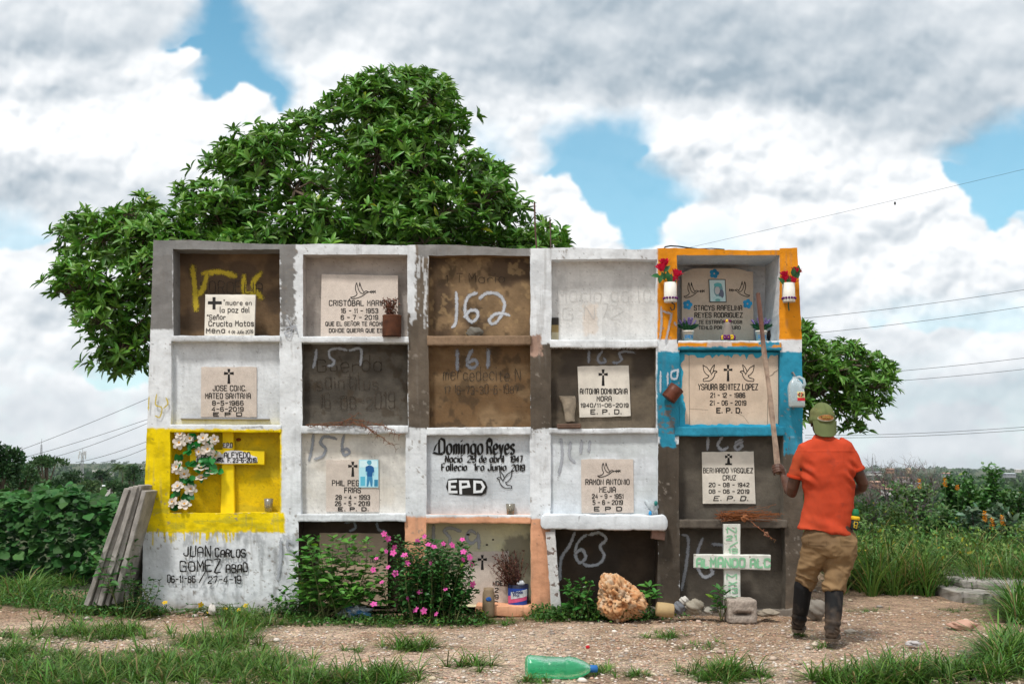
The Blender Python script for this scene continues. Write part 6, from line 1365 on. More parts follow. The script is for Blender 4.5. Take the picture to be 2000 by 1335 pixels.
# red litter, blue litter
mb = MB(); p = G(1148, 1266); mb.box(p + Vector((0, 0, .012)), (.03, .02, .02), Matrix.Rotation(.5, 3, 'Z'), bev=.006, col=(.45, .01, .02), jit=.2); mb.build('bottle_cap', m_obj, top=('tiny red cap lying on the gravel above the green bottle', 'bottle cap'))
mb = MB(); p = G(1782, 1262); mb.ball(p + Vector((0, 0, .02)), (.05, .03, .018), 8, (.45, .42, .42), noise=.8); mb.build('can_scrap', m_obj, top=('flattened grey scrap on the dirt right of the man', 'scrap'))
mb = MB(); p = G(1880, 1228); mb.ball(p + Vector((0, 0, .03)), (.10, .06, .035), 10, (.50, .30, .22), noise=.9, seed=6); mb.build('rag', m_obj, smooth=True, top=('pinkish crumpled rag in the grass at the right', 'rag'))

# ------------------------------------------------------------------ grass
m_grass = M('grass_blades', attr=True, var=.10, scale=4, rough=.5, spec=.35, bump=0, transl=.30)
def tuft_field(name, areas, label, bl=30, mat=None, wide=.0092, base=(.078, .175, .024), top=None, cat='grass', spread=1.15, vary=.45, ground=True, yel=.08):
    Ps, Ds, Us, Ls, Cs = [], [], [], [], []
    for cx, cy, rx, ry, n, L in areas:
        k = 0
        while k < n:
            x = cx + rnd.gauss(0, .45) * rx; y = cy + rnd.gauss(0, .45) * ry
            if abs(x - cx) > rx * 1.05 or abs(y - cy) > ry * 1.1: continue
            if ground and y < 1120: y = 1120
            g0 = G(x, y); k += 1
            if LOCX.x - .02 < g0.x < LOCY.x + .05 and g0.y > D - .03: g0.y = D - rnd.uniform(.03, .25)
            gx, gy = g0.x, g0.y; m_ = max(8, int(bl * rnd.uniform(.5, 1.2))); s_ = L * rnd.uniform(.55, 1.15); tint = rnd.uniform(.7, 1.25)
            for q in range(m_):
                a = rnd.uniform(0, 6.283); lean = abs(rnd.gauss(0, spread)); Ps.append((gx + math.cos(a) * L * .12 * rnd.random(), gy + math.sin(a) * L * .12 * rnd.random(), 0)); Ds.append((math.cos(a) * lean, math.sin(a) * lean, 1.0)); Us.append((-math.cos(a) * .8 + 1e-3, -math.sin(a) * .8, .7)); Ls.append(s_ * rnd.uniform(.45, 1.15)); Cs.append(tint)
    Ps = np.array(Ps); Ps[:, 2] = hz_(Ps[:, 0], Ps[:, 1]) - .01; n = len(Ps); cc = lcol(n, base, vary, .3) * np.array(Cs)[:, None]
    yq = rs.rand(n) < yel; cc[yq] = np.array((.28, .22, .09)) * rs.uniform(.6, 1.2, (yq.sum(), 1)); Ls = np.array(Ls)
    return leaves(name, Ps, np.array(Ds), np.array(Us), Ls, wide * (.6 + .8 * rs.rand(n)) * np.sqrt(Ls / .14), np.clip(cc, 0, .9), mat or m_grass, None, 'blade', (label, cat, None, 'stuff'), droop=rs.uniform(1.2, 4.2, n), loc=(0, 7, 0))
tuft_field('grass', GRASS, 'low green grass in ragged patches over the pale ground')
FIELD = []
for i in range(34):
    Yf_ = 10.9 + 5.6 * (i / 33) ** 1.3
    FIELD.append((Yf_, 26 if i < 12 else 22))
Ps, Ds, Us, Ls, Cs = [], [], [], [], []
for Yf_, n in FIELD:
    for q in range(n):
        x = rnd.uniform(P(1655, 1100, Yf_).x - .1, P(2140, 1100, Yf_).x); y = Yf_ + rnd.uniform(-.15, .15); big = rnd.random() < .5; big = big and float(vn(x * 1.3, y * 1.3, 5)) > .42; L = rnd.uniform(.38, .62) if big else rnd.uniform(.15, .36); tint = rnd.uniform(.6, 1.3)
        for b_ in range(50 if big else 20):
            a = rnd.uniform(0, 6.283); lean = abs(rnd.gauss(0, .38)); Ps.append((x + math.cos(a) * .07 * rnd.random(), y + math.sin(a) * .07 * rnd.random(), -.02)); Ds.append((math.cos(a) * lean, math.sin(a) * lean, 1)); Us.append((-math.cos(a) * .8, -math.sin(a) * .8, .6)); Ls.append(L * rnd.uniform(.5, 1.2)); Cs.append(tint)
n = len(Ps); cc = lcol(n, (.105, .210, .035), .45, .35) * np.array(Cs)[:, None]; yq = rs.rand(n) < .16; cc[yq] = np.array((.34, .26, .10)) * rs.uniform(.6, 1.2, (yq.sum(), 1))
leaves('tall_grass', np.array(Ps), np.array(Ds), np.array(Us), np.array(Ls), rs.uniform(.007, .017, n), np.clip(cc, 0, .9), m_grass, None, 'blade', ('tall green grass and weeds filling the ground behind the man', 'tall grass', None, 'stuff'), droop=rs.uniform(.6, 2.6, n), loc=(5, 12, 0))
# broad weeds among the grass
n = 15000; yy = 11.1 + 4.6 * rs.rand(n) ** 1.2; x0 = (655.0 / F) * yy * .98; xx = x0 + rs.rand(n) * (1140 / F * yy - x0); hh = .03 + (.16 + .42 * sstep(fbm(xx * 1.6, yy * 1.6, 330, 3), .38, .68)) * rs.rand(n) ** .7
leaves('weeds', np.stack([xx, yy, hh], 1), rdir(n, .6), rdir(n, 2.5), rs.uniform(.025, .07, n), rs.uniform(.012, .032, n), lcol(n, (.105, .200, .045), .5, .35, .05), m_leaf2, None, 'round', ('mixed broad-leaved weeds growing through the tall grass', 'weeds', None, 'stuff'), loc=(5, 12, 0))
# creeping weeds at the wall foot and by the slabs
def creep(name, areas, label):
    P_ = []
    for x0, x1, y0, y1, n, h in areas:
        for _ in range(n):
            g0 = G(rnd.uniform(x0, x1), rnd.uniform(y0, y1))
            if LOCX.x < g0.x < LOCY.x and g0.y > D - .03: g0.y = D - rnd.uniform(.04, .3)
            P_.append((g0.x, g0.y, rnd.uniform(.005, h)))
    n = len(P_); return leaves(name, np.array(P_), rdir(n, .3), rdir(n, 3), rs.uniform(.015, .04, n), rs.uniform(.010, .022, n), lcol(n, (.05, .14, .025), .4, .3, .04), m_leaf2, None, 'round', (label, 'weeds', None, 'stuff'), loc=(0, 9, 0))
creep('ground_cover', [(1035, 1270, 1180, 1215, 1500, .10), (560, 950, 1200, 1224, 1500, .06), (90, 305, 1160, 1212, 1300, .10), (0, 120, 1140, 1200, 400, .14), (540, 620, 1180, 1212, 400, .10), (300, 560, 1192, 1206, 160, .05), (1270, 1330, 1190, 1204, 80, .05)], 'creeping small-leaved weeds along the foot of the wall')

# ------------------------------------------------------------------ leafy plants
def plant(name, label, cat, stems, base_col, leafL, leafW, kind='round', group=None, flowers=None, fcol=(.72, .105, .40), stemcol=(.10, .12, .04), pairs=7, mat=None, drop=.35, Yf=None, bare=.25, tipn=4, stemr=.004):
    """stems: list of (x, y_foot, x_top, y_top, Y)"""
    x, y, _, _, Y0 = stems[0]; b = P(x, y, Y0); b.z = max(b.z, -.01); t = thing(name, label, cat, b, group); P_, D_, U_, L_ = [], [], [], []; mb = MB()
    for x0, y0, x1, y1, Y in stems:
        a, e = P(x0, y0, Y), P(x1, y1, Y + rnd.uniform(-.12, .06)); a.z = max(-.02, min(a.z, .02)) if y0 > 1150 else a.z; n = 9; pts = []; side = Vector((rnd.gauss(0, .03), rnd.gauss(0, .03), 0))
        for i in range(n + 1): u = i / n; pts.append(a.lerp(e, u) + side * math.sin(u * math.pi) + Vector((0, 0, .04 * math.sin(u * math.pi))))
        mb.tube(pts, [stemr * (1.3 - u / n) for u in range(n + 1)], 5, col=stemcol)
        H_ = (e - a).length; np_ = max(3, int(pairs * H_ / .5)); ang = rnd.uniform(0, 3)
        for i in range(np_):
            u = bare + (1 - bare) * (i + .5) / np_; p = a.lerp(e, u) + side * math.sin(u * math.pi) + Vector((0, 0, .04 * math.sin(u * math.pi))); ang += 1.57 + rnd.gauss(0, .25)
            for s_ in (0, math.pi):
                dv = Vector((math.cos(ang + s_), math.sin(ang + s_), rnd.uniform(.0, .55))); P_.append(p + dv * .01); D_.append(dv); U_.append((rnd.gauss(0, .3), rnd.gauss(-.25, .3), 1.2)); L_.append(leafL * rnd.uniform(.6, 1.15) * (1 - .35 * u if i < np_ - 1 else .8))
        for q in range(tipn): aa = rnd.uniform(0, 6.28); P_.append(pts[-1]); D_.append((math.cos(aa), math.sin(aa), 1.1)); U_.append((-math.cos(aa), -math.sin(aa), 1)); L_.append(leafL * rnd.uniform(.4, .7))
    mb.build('stem', m_twig, t)
    n = len(P_); L_ = np.array(L_); leaves('foliage', np.array(P_), np.array(D_), np.array(U_), L_, L_ * leafW, lcol(n, base_col, .32, .25, .015), mat or m_leaf, t, kind, droop=rs.uniform(.6, 2.2, n))
    if flowers:
        for fx, fy, Y in flowers:
            c = P(fx, fy, Y); nrm = Vector((rnd.gauss(0, .7), -1, rnd.gauss(.6, .6))).normalized(); u = nrm.orthogonal().normalized(); v_ = nrm.cross(u); a0 = rnd.uniform(0, 6.28); n5 = 5
            pp = [c] * n5; dd_ = [u * math.cos(a0 + q * 1.2566) + v_ * math.sin(a0 + q * 1.2566) + nrm * .15 for q in range(n5)]; R_ = rnd.uniform(.020, .032)
            fo = leaves('flower', np.array([tuple(p) for p in pp]), np.array([tuple(p) for p in dd_]), np.tile(tuple(nrm), (n5, 1)), R_, R_ * 1.0, lcol(n5, fcol, .12, .1), m_petal, t, 'petal')
            mb = MB(); mb.ball(c + nrm * .002, (.0035,) * 3, 4, (.45, .02, .15)); mb.build('flower_centre', m_obj, fo)
            mb = MB(); mb.tube([c - nrm * .002, c - nrm * .02 - Vector((0, 0, .03))], .0018, 4, col=(.06, .14, .03)); mb.build('flower_stalk', m_obj, t)
    return t
Yp_ = D - .42; st = []
for i in range(44): st.append((rnd.uniform(600, 690), 1208, rnd.uniform(575, 760), rnd.uniform(1050, 1180), Yp_ + rnd.uniform(-.15, .22)))
st += [(640, 1200, 668, 1050, Yp_), (650, 1200, 690, 1052, Yp_), (660, 1200, 712, 1060, Yp_ + .1), (655, 1200, 640, 1075, Yp_), (620, 1205, 575, 1082, Yp_), (610, 1205, 578, 1115, Yp_), (630, 1200, 600, 1100, Yp_), (680, 1205, 716, 1110, Yp_), (620, 1208, 560, 1150, Yp_), (615, 1208, 545, 1175, Yp_), (680, 1205, 735, 1140, Yp_)]
plant('leafy_bush', 'bright green leafy bush in front of the brown dove plate', 'bush', st, (.085, .245, .035), .105, .55, pairs=8)
FL = [(750, 1042), (758, 1051), (829, 1047), (815, 1056), (836, 1063), (847, 1067), (754, 1076), (768, 1079), (790, 1084), (796, 1099), (729, 1112), (758, 1107), (746, 1136), (903, 1053), (866, 1061), (905, 1077), (905, 1092), (922, 1101), (917, 1088), (820, 1155), (796, 1168), (730, 1179), (923, 1140), (828, 1192), (883, 1064), (770, 1068), (812, 1190), (772, 1119), (852, 1198), (735, 1090), (842, 1100), (870, 1150)]
st = []
for i in range(84): xb = rnd.uniform(765, 915); xt = xb + rnd.gauss(0, 26); xt = min(max(xt, 728), 948); st.append((xb * .7 + 252, 1210, xt, 1062 + abs(xt - 835) * .28 + rnd.uniform(-12, 90), Yp_ + rnd.uniform(-.22, .2)))
st += [(790, 1205, 752, 1046, Yp_), (800, 1205, 776, 1050, Yp_), (820, 1205, 830, 1050, Yp_), (850, 1205, 846, 1066, Yp_), (870, 1205, 903, 1055, Yp_), (880, 1205, 895, 1062, Yp_), (760, 1205, 735, 1115, Yp_)]
plant('flowering_bush', 'dark green bush with pink five-petalled flowers in front of the peach niche', 'bush', st, (.038, .130, .026), .072, .62, 'lance', pairs=17, bare=.12, flowers=[(x, y, Yp_ - .20 - .05 * rnd.random()) for x, y in FL], tipn=6)
plant('weed', 'leafy weeds growing under the thick slab shelf', 'plant', [(rnd.uniform(1105, 1165), 1200, rnd.uniform(1095, 1170), rnd.uniform(1134, 1185), D - .25 + rnd.uniform(-.1, .1)) for _ in range(18)], (.05, .175, .03), .085, .55, pairs=7, bare=.1)
plant('weed', 'small sprout with broad leaves right of the coral rock', 'plant', [(1268, 1195, 1268, 1145, D - .25), (1266, 1195, 1260, 1160, D - .27), (1270, 1195, 1280, 1158, D - .24)], (.07, .22, .035), .135, .42, pairs=4, bare=.45, tipn=3)
plant('weed', 'dark green sprout left of the foot of the white cross', 'plant', [(1408, 1210, 1405, 1152, D - .38), (1410, 1210, 1418, 1160, D - .36), (1409, 1210, 1400, 1170, D - .38)], (.045, .17, .03), .12, .40, pairs=6, bare=.15, tipn=4)
plant('weed', 'tall straggly weed growing before the leaning concrete slabs', 'plant', [(240, 1200, 262, 1060, 9.15), (235, 1200, 200, 1078, 9.1), (230, 1200, 178, 1085, 9.0), (240, 1200, 225, 1090, 9.1), (245, 1200, 250, 1095, 9.0), (235, 1200, 185, 1110, 9.0)], (.06, .19, .04), .11, .45, pairs=6, bare=.3)
plant('weed', 'bushy dark weeds against the lower left corner of the wall', 'plant', [(rnd.uniform(240, 295), 1205, rnd.uniform(235, 315), rnd.uniform(1130, 1190), 9.0 + rnd.uniform(-.2, .12)) for _ in range(26)], (.028, .10, .022), .055, .55, pairs=9, bare=.1)
plant('weed', 'low leafy shoots at the right end of the lower left front', 'plant', [(rnd.uniform(540, 590), 1210, rnd.uniform(530, 600), rnd.uniform(1150, 1195), D - .3 + rnd.uniform(-.1, .1)) for _ in range(14)], (.035, .12, .025), .06, .6, pairs=7, bare=.1)
plant('weed', 'small yellow-flowered weeds at the foot of the lower left front', 'plant', [(rnd.uniform(310, 540), 1204, rnd.uniform(310, 540), rnd.uniform(1178, 1196), D - .2) for _ in range(16)], (.05, .14, .03), .03, .5, pairs=8, bare=.1, flowers=[(392, 1180, D - .25), (408, 1194, D - .3), (440, 1188, D - .2), (466, 1190, D - .3), (480, 1182, D - .2), (322, 1176, D - .2)], fcol=(.75, .50, .02))

# ------------------------------------------------------------------ trees
def inpoly(pts, poly):
    X, Y = pts[:, 0], pts[:, 1]; ins = np.zeros(len(pts), bool)
    for i in range(len(poly)):
        (ax, ay), (bx, by) = poly[i], poly[(i + 1) % len(poly)]; ins ^= ((ay > Y) != (by > Y)) & (X < (bx - ax) * (Y - ay) / ((by - ay) or 1e-9) + ax)
    return ins
def tree(name, label, poly, Yc, depth, n_clump, n_ros, leafL, base_col, trunk, group=None, hole=0.0, seed=1, nl=8, clump_r=.42, leafW=.26, wood=.006, yel=.004):
    """poly: outline of the crown at distance Yc; trunk: (x, y) foot and fork in picture units"""
    r = np.random.RandomState(seed); pa = np.array(poly, float); mn, mx = pa.min(0), pa.max(0)
    C_ = []
    while len(C_) < n_clump:
        q = mn + (mx - mn) * r.rand(400, 2); q = q[inpoly(q, poly)]; dist = -polydist(q[:, 0], q[:, 1], poly)
        for (x, y), d_ in zip(q, dist):
            s_ = 2050 / Yc; edge = d_ / s_
            if edge < clump_r * .30: continue
            dep = depth * math.sqrt(max(0.0, 1 - (1 - min(1, edge / (depth * .9))) ** 2)); sgn = -1 if r.rand() < .68 else 1
            yo = sgn * dep * r.uniform(.45, 1.0); rr = min(clump_r * r.uniform(.55, 1.15), max(edge * 1.15, clump_r * .4)); C_.append((x, y, Yc + yo, rr))
            if len(C_) >= n_clump: break
    t0 = P(trunk[0][0], trunk[0][1], Yc); t0.z = gz(t0.x, Yc) - .05; t = thing(name, label, 'tree', t0, group)
    fork = P(trunk[1][0], trunk[1][1], Yc); mb = MB(); th = trunk[2]
    mb.tube([t0, t0.lerp(fork, .4) + Vector((.06, .03, 0)), t0.lerp(fork, .8), fork], [th * 1.25, th, th * .9, th * .8], 12)
    hubs = []
    for k in range(trunk[3]):
        x, y, Y, rr = C_[r.randint(len(C_))]; e = P(x, y, Y); m_ = fork.lerp(e, .6) + Vector((0, 0, .25)); pts = [fork, fork.lerp(m_, .5) + Vector((r.randn() * .08, r.randn() * .08, .05)), m_, e]; mb.tube(pts, [th * .55, th * .42, th * .28, th * .12], 7); hubs += pts[1:]
    cps = []; cds = []
    for x, y, Y, rr in C_:
        c = P(x, y, Y); h_ = min(hubs, key=lambda q: (q - c).length) if hubs else fork; mid = h_.lerp(c, .5) + Vector((r.randn() * .06, r.randn() * .06, .06)); mb.tube([h_, mid, c], [wood * 2.6, wood * 1.9, wood * 1.2], 5)
        m_ = int(n_ros * (rr / clump_r) ** 1.6 * r.uniform(.7, 1.3)) + 3
        for q in range(m_):
            d = Vector(r.randn(3)); d.normalize()
            if d.z < -.2 and r.rand() < .6: d.z *= -1
            p = c + Vector((d.x, d.y, d.z * .8)) * rr * r.uniform(.45, 1.05) * (1.35 if r.rand() < .14 else 1); cps.append(p); dn = (d + Vector((0, -.12, .75))).normalized(); cds.append(dn)
            if q % 3 == 0: mb.tube([c, c.lerp(p, .6) + Vector((0, 0, .02)), p], [wood * 1.1, wood * .8, wood * .5], 4)
    wood_o = mb.build('trunk', m_bark, t, smooth=True, paint=False)
    cps = np.array([tuple(p) for p in cps]); cds = np.array([tuple(p) for p in cds]); N = len(cps)
    A_ = np.repeat(cps, nl, 0); U0 = np.repeat(cds, nl, 0); rv = r.randn(N * nl, 3); s_ = np.cross(U0, rv); s_ /= np.linalg.norm(s_, axis=1)[:, None]; el_ = r.uniform(.05, 1.15, (N * nl, 1)); dv = s_ + U0 * el_; L_ = leafL * r.uniform(.6, 1.2, N * nl)
    tint = np.repeat(r.uniform(.7, 1.35, N), nl)[:, None]; cc = lcol(N * nl, base_col, .25, .25, yel) * tint
    leaves('crown', A_, dv, U0 + .2 * r.randn(N * nl, 3), L_, L_ * leafW, np.clip(cc, 0, .8), m_leaf, t, 'lance', droop=r.uniform(.2, 1.2, N * nl))
    return t
BIG = [(95, 432), (118, 412), (165, 402), (225, 410), (275, 382), (318, 390), (344, 408), (350, 350), (372, 330), (385, 292), (430, 290), (445, 268), (485, 262), (492, 236), (545, 238), (590, 214), (632, 200), (640, 182), (668, 186), (688, 142), (720, 145), (738, 118), (765, 135), (800, 140), (850, 128), (872, 150), (884, 180), (920, 208),
       (915, 262), (925, 292), (958, 308), (985, 330), (998, 352), (1012, 392), (1045, 408), (1075, 435), (1112, 462), (1100, 490), (1060, 540), (900, 620), (500, 640), (310, 640), (300, 735), (280, 765), (268, 742), (232, 742), (205, 745), (170, 700), (158, 655), (110, 592), (104, 545), (122, 505), (100, 470)]
tree('big_tree', 'big dense dark-green tree rising behind the left half of the niche wall', BIG, 13.6, 1.7, 390, 22, .155, (.098, .235, .025), ((700, 1120), (700, 560), .17, 30), seed=4, clump_r=.33, leafW=.27, nl=8)
RT = [(1540, 628), (1570, 622), (1590, 655), (1618, 672), (1645, 655), (1685, 660), (1702, 690), (1738, 695), (1748, 745), (1742, 800), (1705, 812), (1700, 850), (1684, 872), (1650, 850), (1612, 800), (1560, 850), (1520, 840), (1500, 700)]
tree('small_tree', 'smaller leafy tree showing behind the right end of the wall, above the man', RT, 13.4, .8, 70, 15, .13, (.098, .235, .027), ((1535, 1120), (1540, 800), .09, 14), seed=9, clump_r=.24, leafW=.25)
# rough distant and middle-distance trees
def small_tree(name, label, cx, ytop, ybot, wpx, Y, base_col, group, n=900, seed=1, leaf=None, shape='round'):
    r = np.random.RandomState(seed); s_ = Y / 2050.0; c = P(cx, (ytop + ybot) / 2, Y); hx = wpx / 2 * s_; hz = (ybot - ytop) / 2 * s_; b = Vector((c.x, Y, gz(c.x, Y) - .1)); t = thing(name, label, 'tree', b, group)
    mb = MB(); mb.tube([b, b.lerp(c, .5) + Vector((hx * .1, 0, 0)), c], [hx * .12, hx * .09, hx * .05], 7); lf = leaf or max(.10, 5.0 * s_)
    if shape == 'palm':
        P_, D_, U_, L_ = [], [], [], []
        top_ = c + Vector((0, 0, hz * .5))
        for q in range(22):
            a = r.uniform(0, 6.28); e_ = r.uniform(-.3, 1); d = Vector((math.cos(a), math.sin(a), e_)).normalized()
            for u in np.linspace(.1, 1, 12):
                p = top_ + d * hx * u * 1.2 + Vector((0, 0, -hx * .7 * u * u))
                for sg in (-1, 1): P_.append(p); D_.append((d.cross(Vector((0, 0, 1))) * sg + d * .6 + Vector((0, 0, -.5)))); U_.append((0, 0, 1)); L_.append(hx * .42 * (1 - u * .4))
        mb.tube([c, top_], [hx * .05, hx * .05], 6); n = len(P_); L_ = np.array(L_); mb.build('trunk', m_bark, t, paint=False)
        leaves('crown', np.array([tuple(p) for p in P_]), np.array([tuple(p) for p in D_]), np.array(U_), L_, L_ * .16, lcol(n, base_col, .3), m_leaf, t, 'lance'); return t
    K = 16; cl = r.randn(K, 3); cl /= np.linalg.norm(cl, axis=1)[:, None]; cl *= r.uniform(.35, .75, (K, 1)); k = r.randint(0, K, n); d = r.randn(n, 3); d /= np.linalg.norm(d, axis=1)[:, None]; d[:, 2] = np.where(d[:, 2] < -.3, -d[:, 2], d[:, 2])
    q = cl[k] + d * r.uniform(.22, .42, (n, 1)); pos = q * np.array((hx, hx * .8, hz)) + np.array(c); tint = r.uniform(.7, 1.3, K)[k][:, None]
    for j in range(6): e = Vector(cl[j] * np.array((hx, hx * .8, hz))) + c; mb.tube([b.lerp(c, .6), e], [hx * .05, hx * .02], 5)
    mb.build('trunk', m_bark, t, paint=False)
    leaves('crown', pos, d + .4 * r.randn(n, 3), d + r.randn(n, 3) * .5, lf * r.uniform(.6, 1.3, n), lf * .5, lcol(n, base_col, .3, .3) * tint, m_leaf2, t, 'lance'); return t
gT = 'trees in the valley beyond the hedge'
DK, MD, LT = (.030, .078, .024), (.050, .11, .034), (.08, .145, .045)
for i, (cx, yt, yb, w_, Y, col, n, lb, shp) in enumerate([
    (6, 862, 960, 80, 22, DK, 1600, 'darkest tree cut by the left edge of the picture, above the hedge', 'round'), (92, 888, 920, 86, 34, MD, 900, 'flat-topped green tree reaching right of the darkest one at far left', 'round'), (38, 905, 970, 90, 30, MD, 1400, 'bushy green tree below the flat-topped one at far left', 'round'),
    (135, 918, 960, 70, 60, DK, 900, 'rounded dark tree below the white antenna mast', 'round'), (178, 936, 975, 60, 52, LT, 900, 'light green rounded tree right of the dark one under the antenna mast', 'round'), (100, 930, 975, 60, 45, DK, 900, 'dark tree between the bushy tree and the rounded dark tree', 'round'),
    (240, 900, 945, 46, 110, LT, 600, 'pale palm-like tree standing above the leaning slabs', 'palm'), (262, 908, 945, 40, 95, MD, 600, 'green tree just right of the pale palm, beside the wall edge', 'round'), (222, 935, 965, 44, 70, MD, 700, 'small green tree left of the top of the leaning slabs', 'round'),
    (200, 918, 940, 34, 150, DK, 400, 'small dark tree behind the white-roofed house', 'round'), (254, 940, 985, 60, 50, DK, 900, 'dark tree right behind the top of the leaning slabs', 'round'), (60, 912, 935, 40, 130, DK, 400, 'dark distant tree left of the antenna mast', 'round')]):
    small_tree('valley_tree', lb, cx, yt, yb, w_, Y, col, gT, n, 50 + i, shape=shp)
# far-off wood
def far_wood():
    r = np.random.RandomState(77); Ps, Ls, Cs = [], [], []
    for i in range(2600):
        Y = 120 * (22 ** r.rand()); side = -1 if r.rand() < .5 else 1; x = side * Y * r.uniform(.24, .62)
        if r.rand() < .25: x = Y * r.uniform(-.62, .62)
        g0 = gz(x, Y); h = r.uniform(4, 9); w_ = h * r.uniform(.45, .8); n = 34; d = r.randn(n, 3); d /= np.linalg.norm(d, axis=1)[:, None]; d[:, 2] = np.abs(d[:, 2])
        Ps.append(np.array((x, Y, g0 + h * .35)) + d * np.array((w_, w_, h * .62))); Ls.append(np.full(n, h * .32)); Cs.append(np.tile(np.array([DK, MD, DK, LT][r.randint(4)]) * r.uniform(.8, 1.2), (n, 1)))
    P_ = np.concatenate(Ps); n = len(P_); L_ = np.concatenate(Ls); C_ = np.concatenate(Cs) * r.uniform(.7, 1.3, (n, 1))
    leaves('distant_wood', P_ - np.array((0, 0, .5)), r.randn(n, 3), r.randn(n, 3), L_, L_ * .8, C_, m_leaf2, None, 'quad', ('far-off green woodland covering the valley to the horizon', 'woodland', None, 'stuff'), loc=(0, 300, -13))
far_wood()
# vine hedge at the left
n = 14000; xx = rs.uniform(-1200, 262, n); Yh = 11.6 + rs.rand(n) ** 1.5 * 1.6; hgt = np.where(rs.rand(n) < .30, 1.0, rs.rand(n) ** .8); top_h = .84 + .14 * (fbm(xx / 45, xx * 0, 340, 4) - .5) * 3.2 - .05 * (xx > 180) + .05 * (Yh - 11.6)
X_ = (xx - 1000) / F * Yh * .99; bulge = .35 * np.sin(np.pi * np.clip(hgt, 0, 1)) ** .5; Yv = Yh - bulge * .5 * (Yh < 12.2); pos = np.stack([X_, Yv, hgt * top_h + .02], 1)
dv = np.stack([rs.randn(n) * .8, -.7 + .5 * rs.randn(n), -.15 + .35 * rs.randn(n)], 1); upv = np.stack([rs.randn(n) * .6, -.5 + .45 * rs.randn(n), .9 + .4 * rs.rand(n)], 1); L_ = rs.uniform(.045, .125, n)
cl_ = .65 + .7 * fbm(xx / 50, hgt * 5, 341, 3)
vh = leaves('vine_hedge', pos, dv, upv, L_, L_ * .95, np.clip(lcol(n, (.042, .140, .030), .45, .3) * cl_[:, None], 0, .8), m_leaf2, None, 'round', ('broad-leaved green vines smothering the bank at the left', 'vines', None, 'stuff'), loc=(-6, 11.8, 0), droop=rs.uniform(.3, 1.5, n))
# shrubs at the right
def shrub(name, label, cx, yt, yb, w_, Y, col, n, seed, leaf, lw=.5, kind='lance', group='shrubs beyond the tall grass', stems=9, cat='shrub', base=None):
    r = np.random.RandomState(seed); s_ = Y / 2050.0; c = P(cx, (yt + yb) / 2, Y); hx = w_ / 2 * s_; hz = (yb - yt) / 2 * s_; b = Vector((c.x, Y, gz(c.x, Y) - .03)); t = thing(name, label, cat, b, group); mb = MB(); tips = []
    for q in range(stems):
        a = r.uniform(0, 6.28); rr = r.uniform(.2, .95); e = c + Vector((math.cos(a) * hx * rr, math.sin(a) * hx * .6 * rr, hz * r.uniform(.1, .98) * math.sqrt(max(.05, 1 - rr * rr * .6)))); m_ = b.lerp(e, .5) + Vector((r.randn() * .05, 0, 0)); mb.tube([b, m_, e], [.014, .009, .004], 5, col=(.10, .08, .06)); tips.append((m_, e))
    mb.build('branches', m_twig, t); P_, D_ = [], []
    for _ in range(n):
        m_, e = tips[r.randint(stems)]; u = r.uniform(.15, 1.03); p = m_.lerp(e, u) + Vector(r.randn(3) * hx * .13); P_.append(tuple(p)); d = Vector(r.randn(3)); d.z = abs(d.z) * .7 + .2; D_.append(tuple(d))
    leaves('foliage', np.array(P_), np.array(D_), r.randn(n, 3) * .4 + np.array((0, -.3, 1)), leaf * r.uniform(.6, 1.2, n), leaf * lw, lcol(n, col, .35, .3, .01), m_leaf, t, kind); return t
for i, a_ in enumerate([
    ('leafy_shrub', 'tallest bright green shrub at the right, its tip above the horizon', 1925, 893, 1060, 105, 15.0, (.060, .170, .030), 1500, 1, .085), ('leafy_shrub', 'rounded green shrub just left of the tallest one', 1868, 915, 1050, 80, 15.6, (.052, .150, .028), 1100, 2, .08),
    ('leafy_shrub', 'yellow-green shrub right behind the man', 1705, 965, 1075, 120, 14.5, (.120, .215, .045), 1500, 3, .07), ('leafy_shrub', 'green shrub with purple twigs between the man and the candle flowers', 1775, 938, 1065, 100, 15.2, (.085, .175, .04), 1200, 4, .07), ('leafy_shrub', 'low green shrub cut by the right edge of the picture', 1988, 940, 1060, 90, 14.6, (.055, .14, .03), 1100, 5, .08),
    ('leafy_shrub', 'grey-green broad-leaved shrub low at the right', 1930, 990, 1085, 120, 13.4, (.085, .150, .080), 700, 6, .12), ('leafy_shrub', 'low dark shrub below the candle flowers', 1830, 985, 1075, 120, 14.0, (.075, .165, .04), 1500, 7, .07), ('leafy_shrub', 'low shrub to the right of the orange shirt', 1690, 1000, 1090, 90, 13.2, (.085, .175, .04), 800, 8, .06)]): shrub(*a_[:11])
shrub('leafy_shrub', 'dark shrub in the gap right beside the blue wall edge', 1610, 905, 1070, 90, 14.4, (.045, .12, .025), 1200, 12, .08)
n = 17000; yy = 13.2 + 5.0 * rs.rand(n); x0 = (640.0 / F) * yy; xx = x0 + rs.rand(n) * (1150 / F * yy - x0); tp = .22 + .62 * sstep(fbm(xx * .9, yy * .9, 350, 4, .6), .35, .68); hh = tp * rs.rand(n) ** .6
leaves('undergrowth', np.stack([xx, yy, hz_(xx, yy) + hh], 1), rdir(n, .5), rdir(n, 2.0), rs.uniform(.035, .085, n), rs.uniform(.014, .034, n), lcol(n, (.080, .165, .035), .5, .4, .04) * (.6 + .8 * fbm(xx * 2, yy * 2, 351, 3))[:, None], m_leaf2, None, 'lance', ('mixed low bushes and creepers between the tall grass and the valley', 'undergrowth', None, 'stuff'), loc=(5, 15, 0))
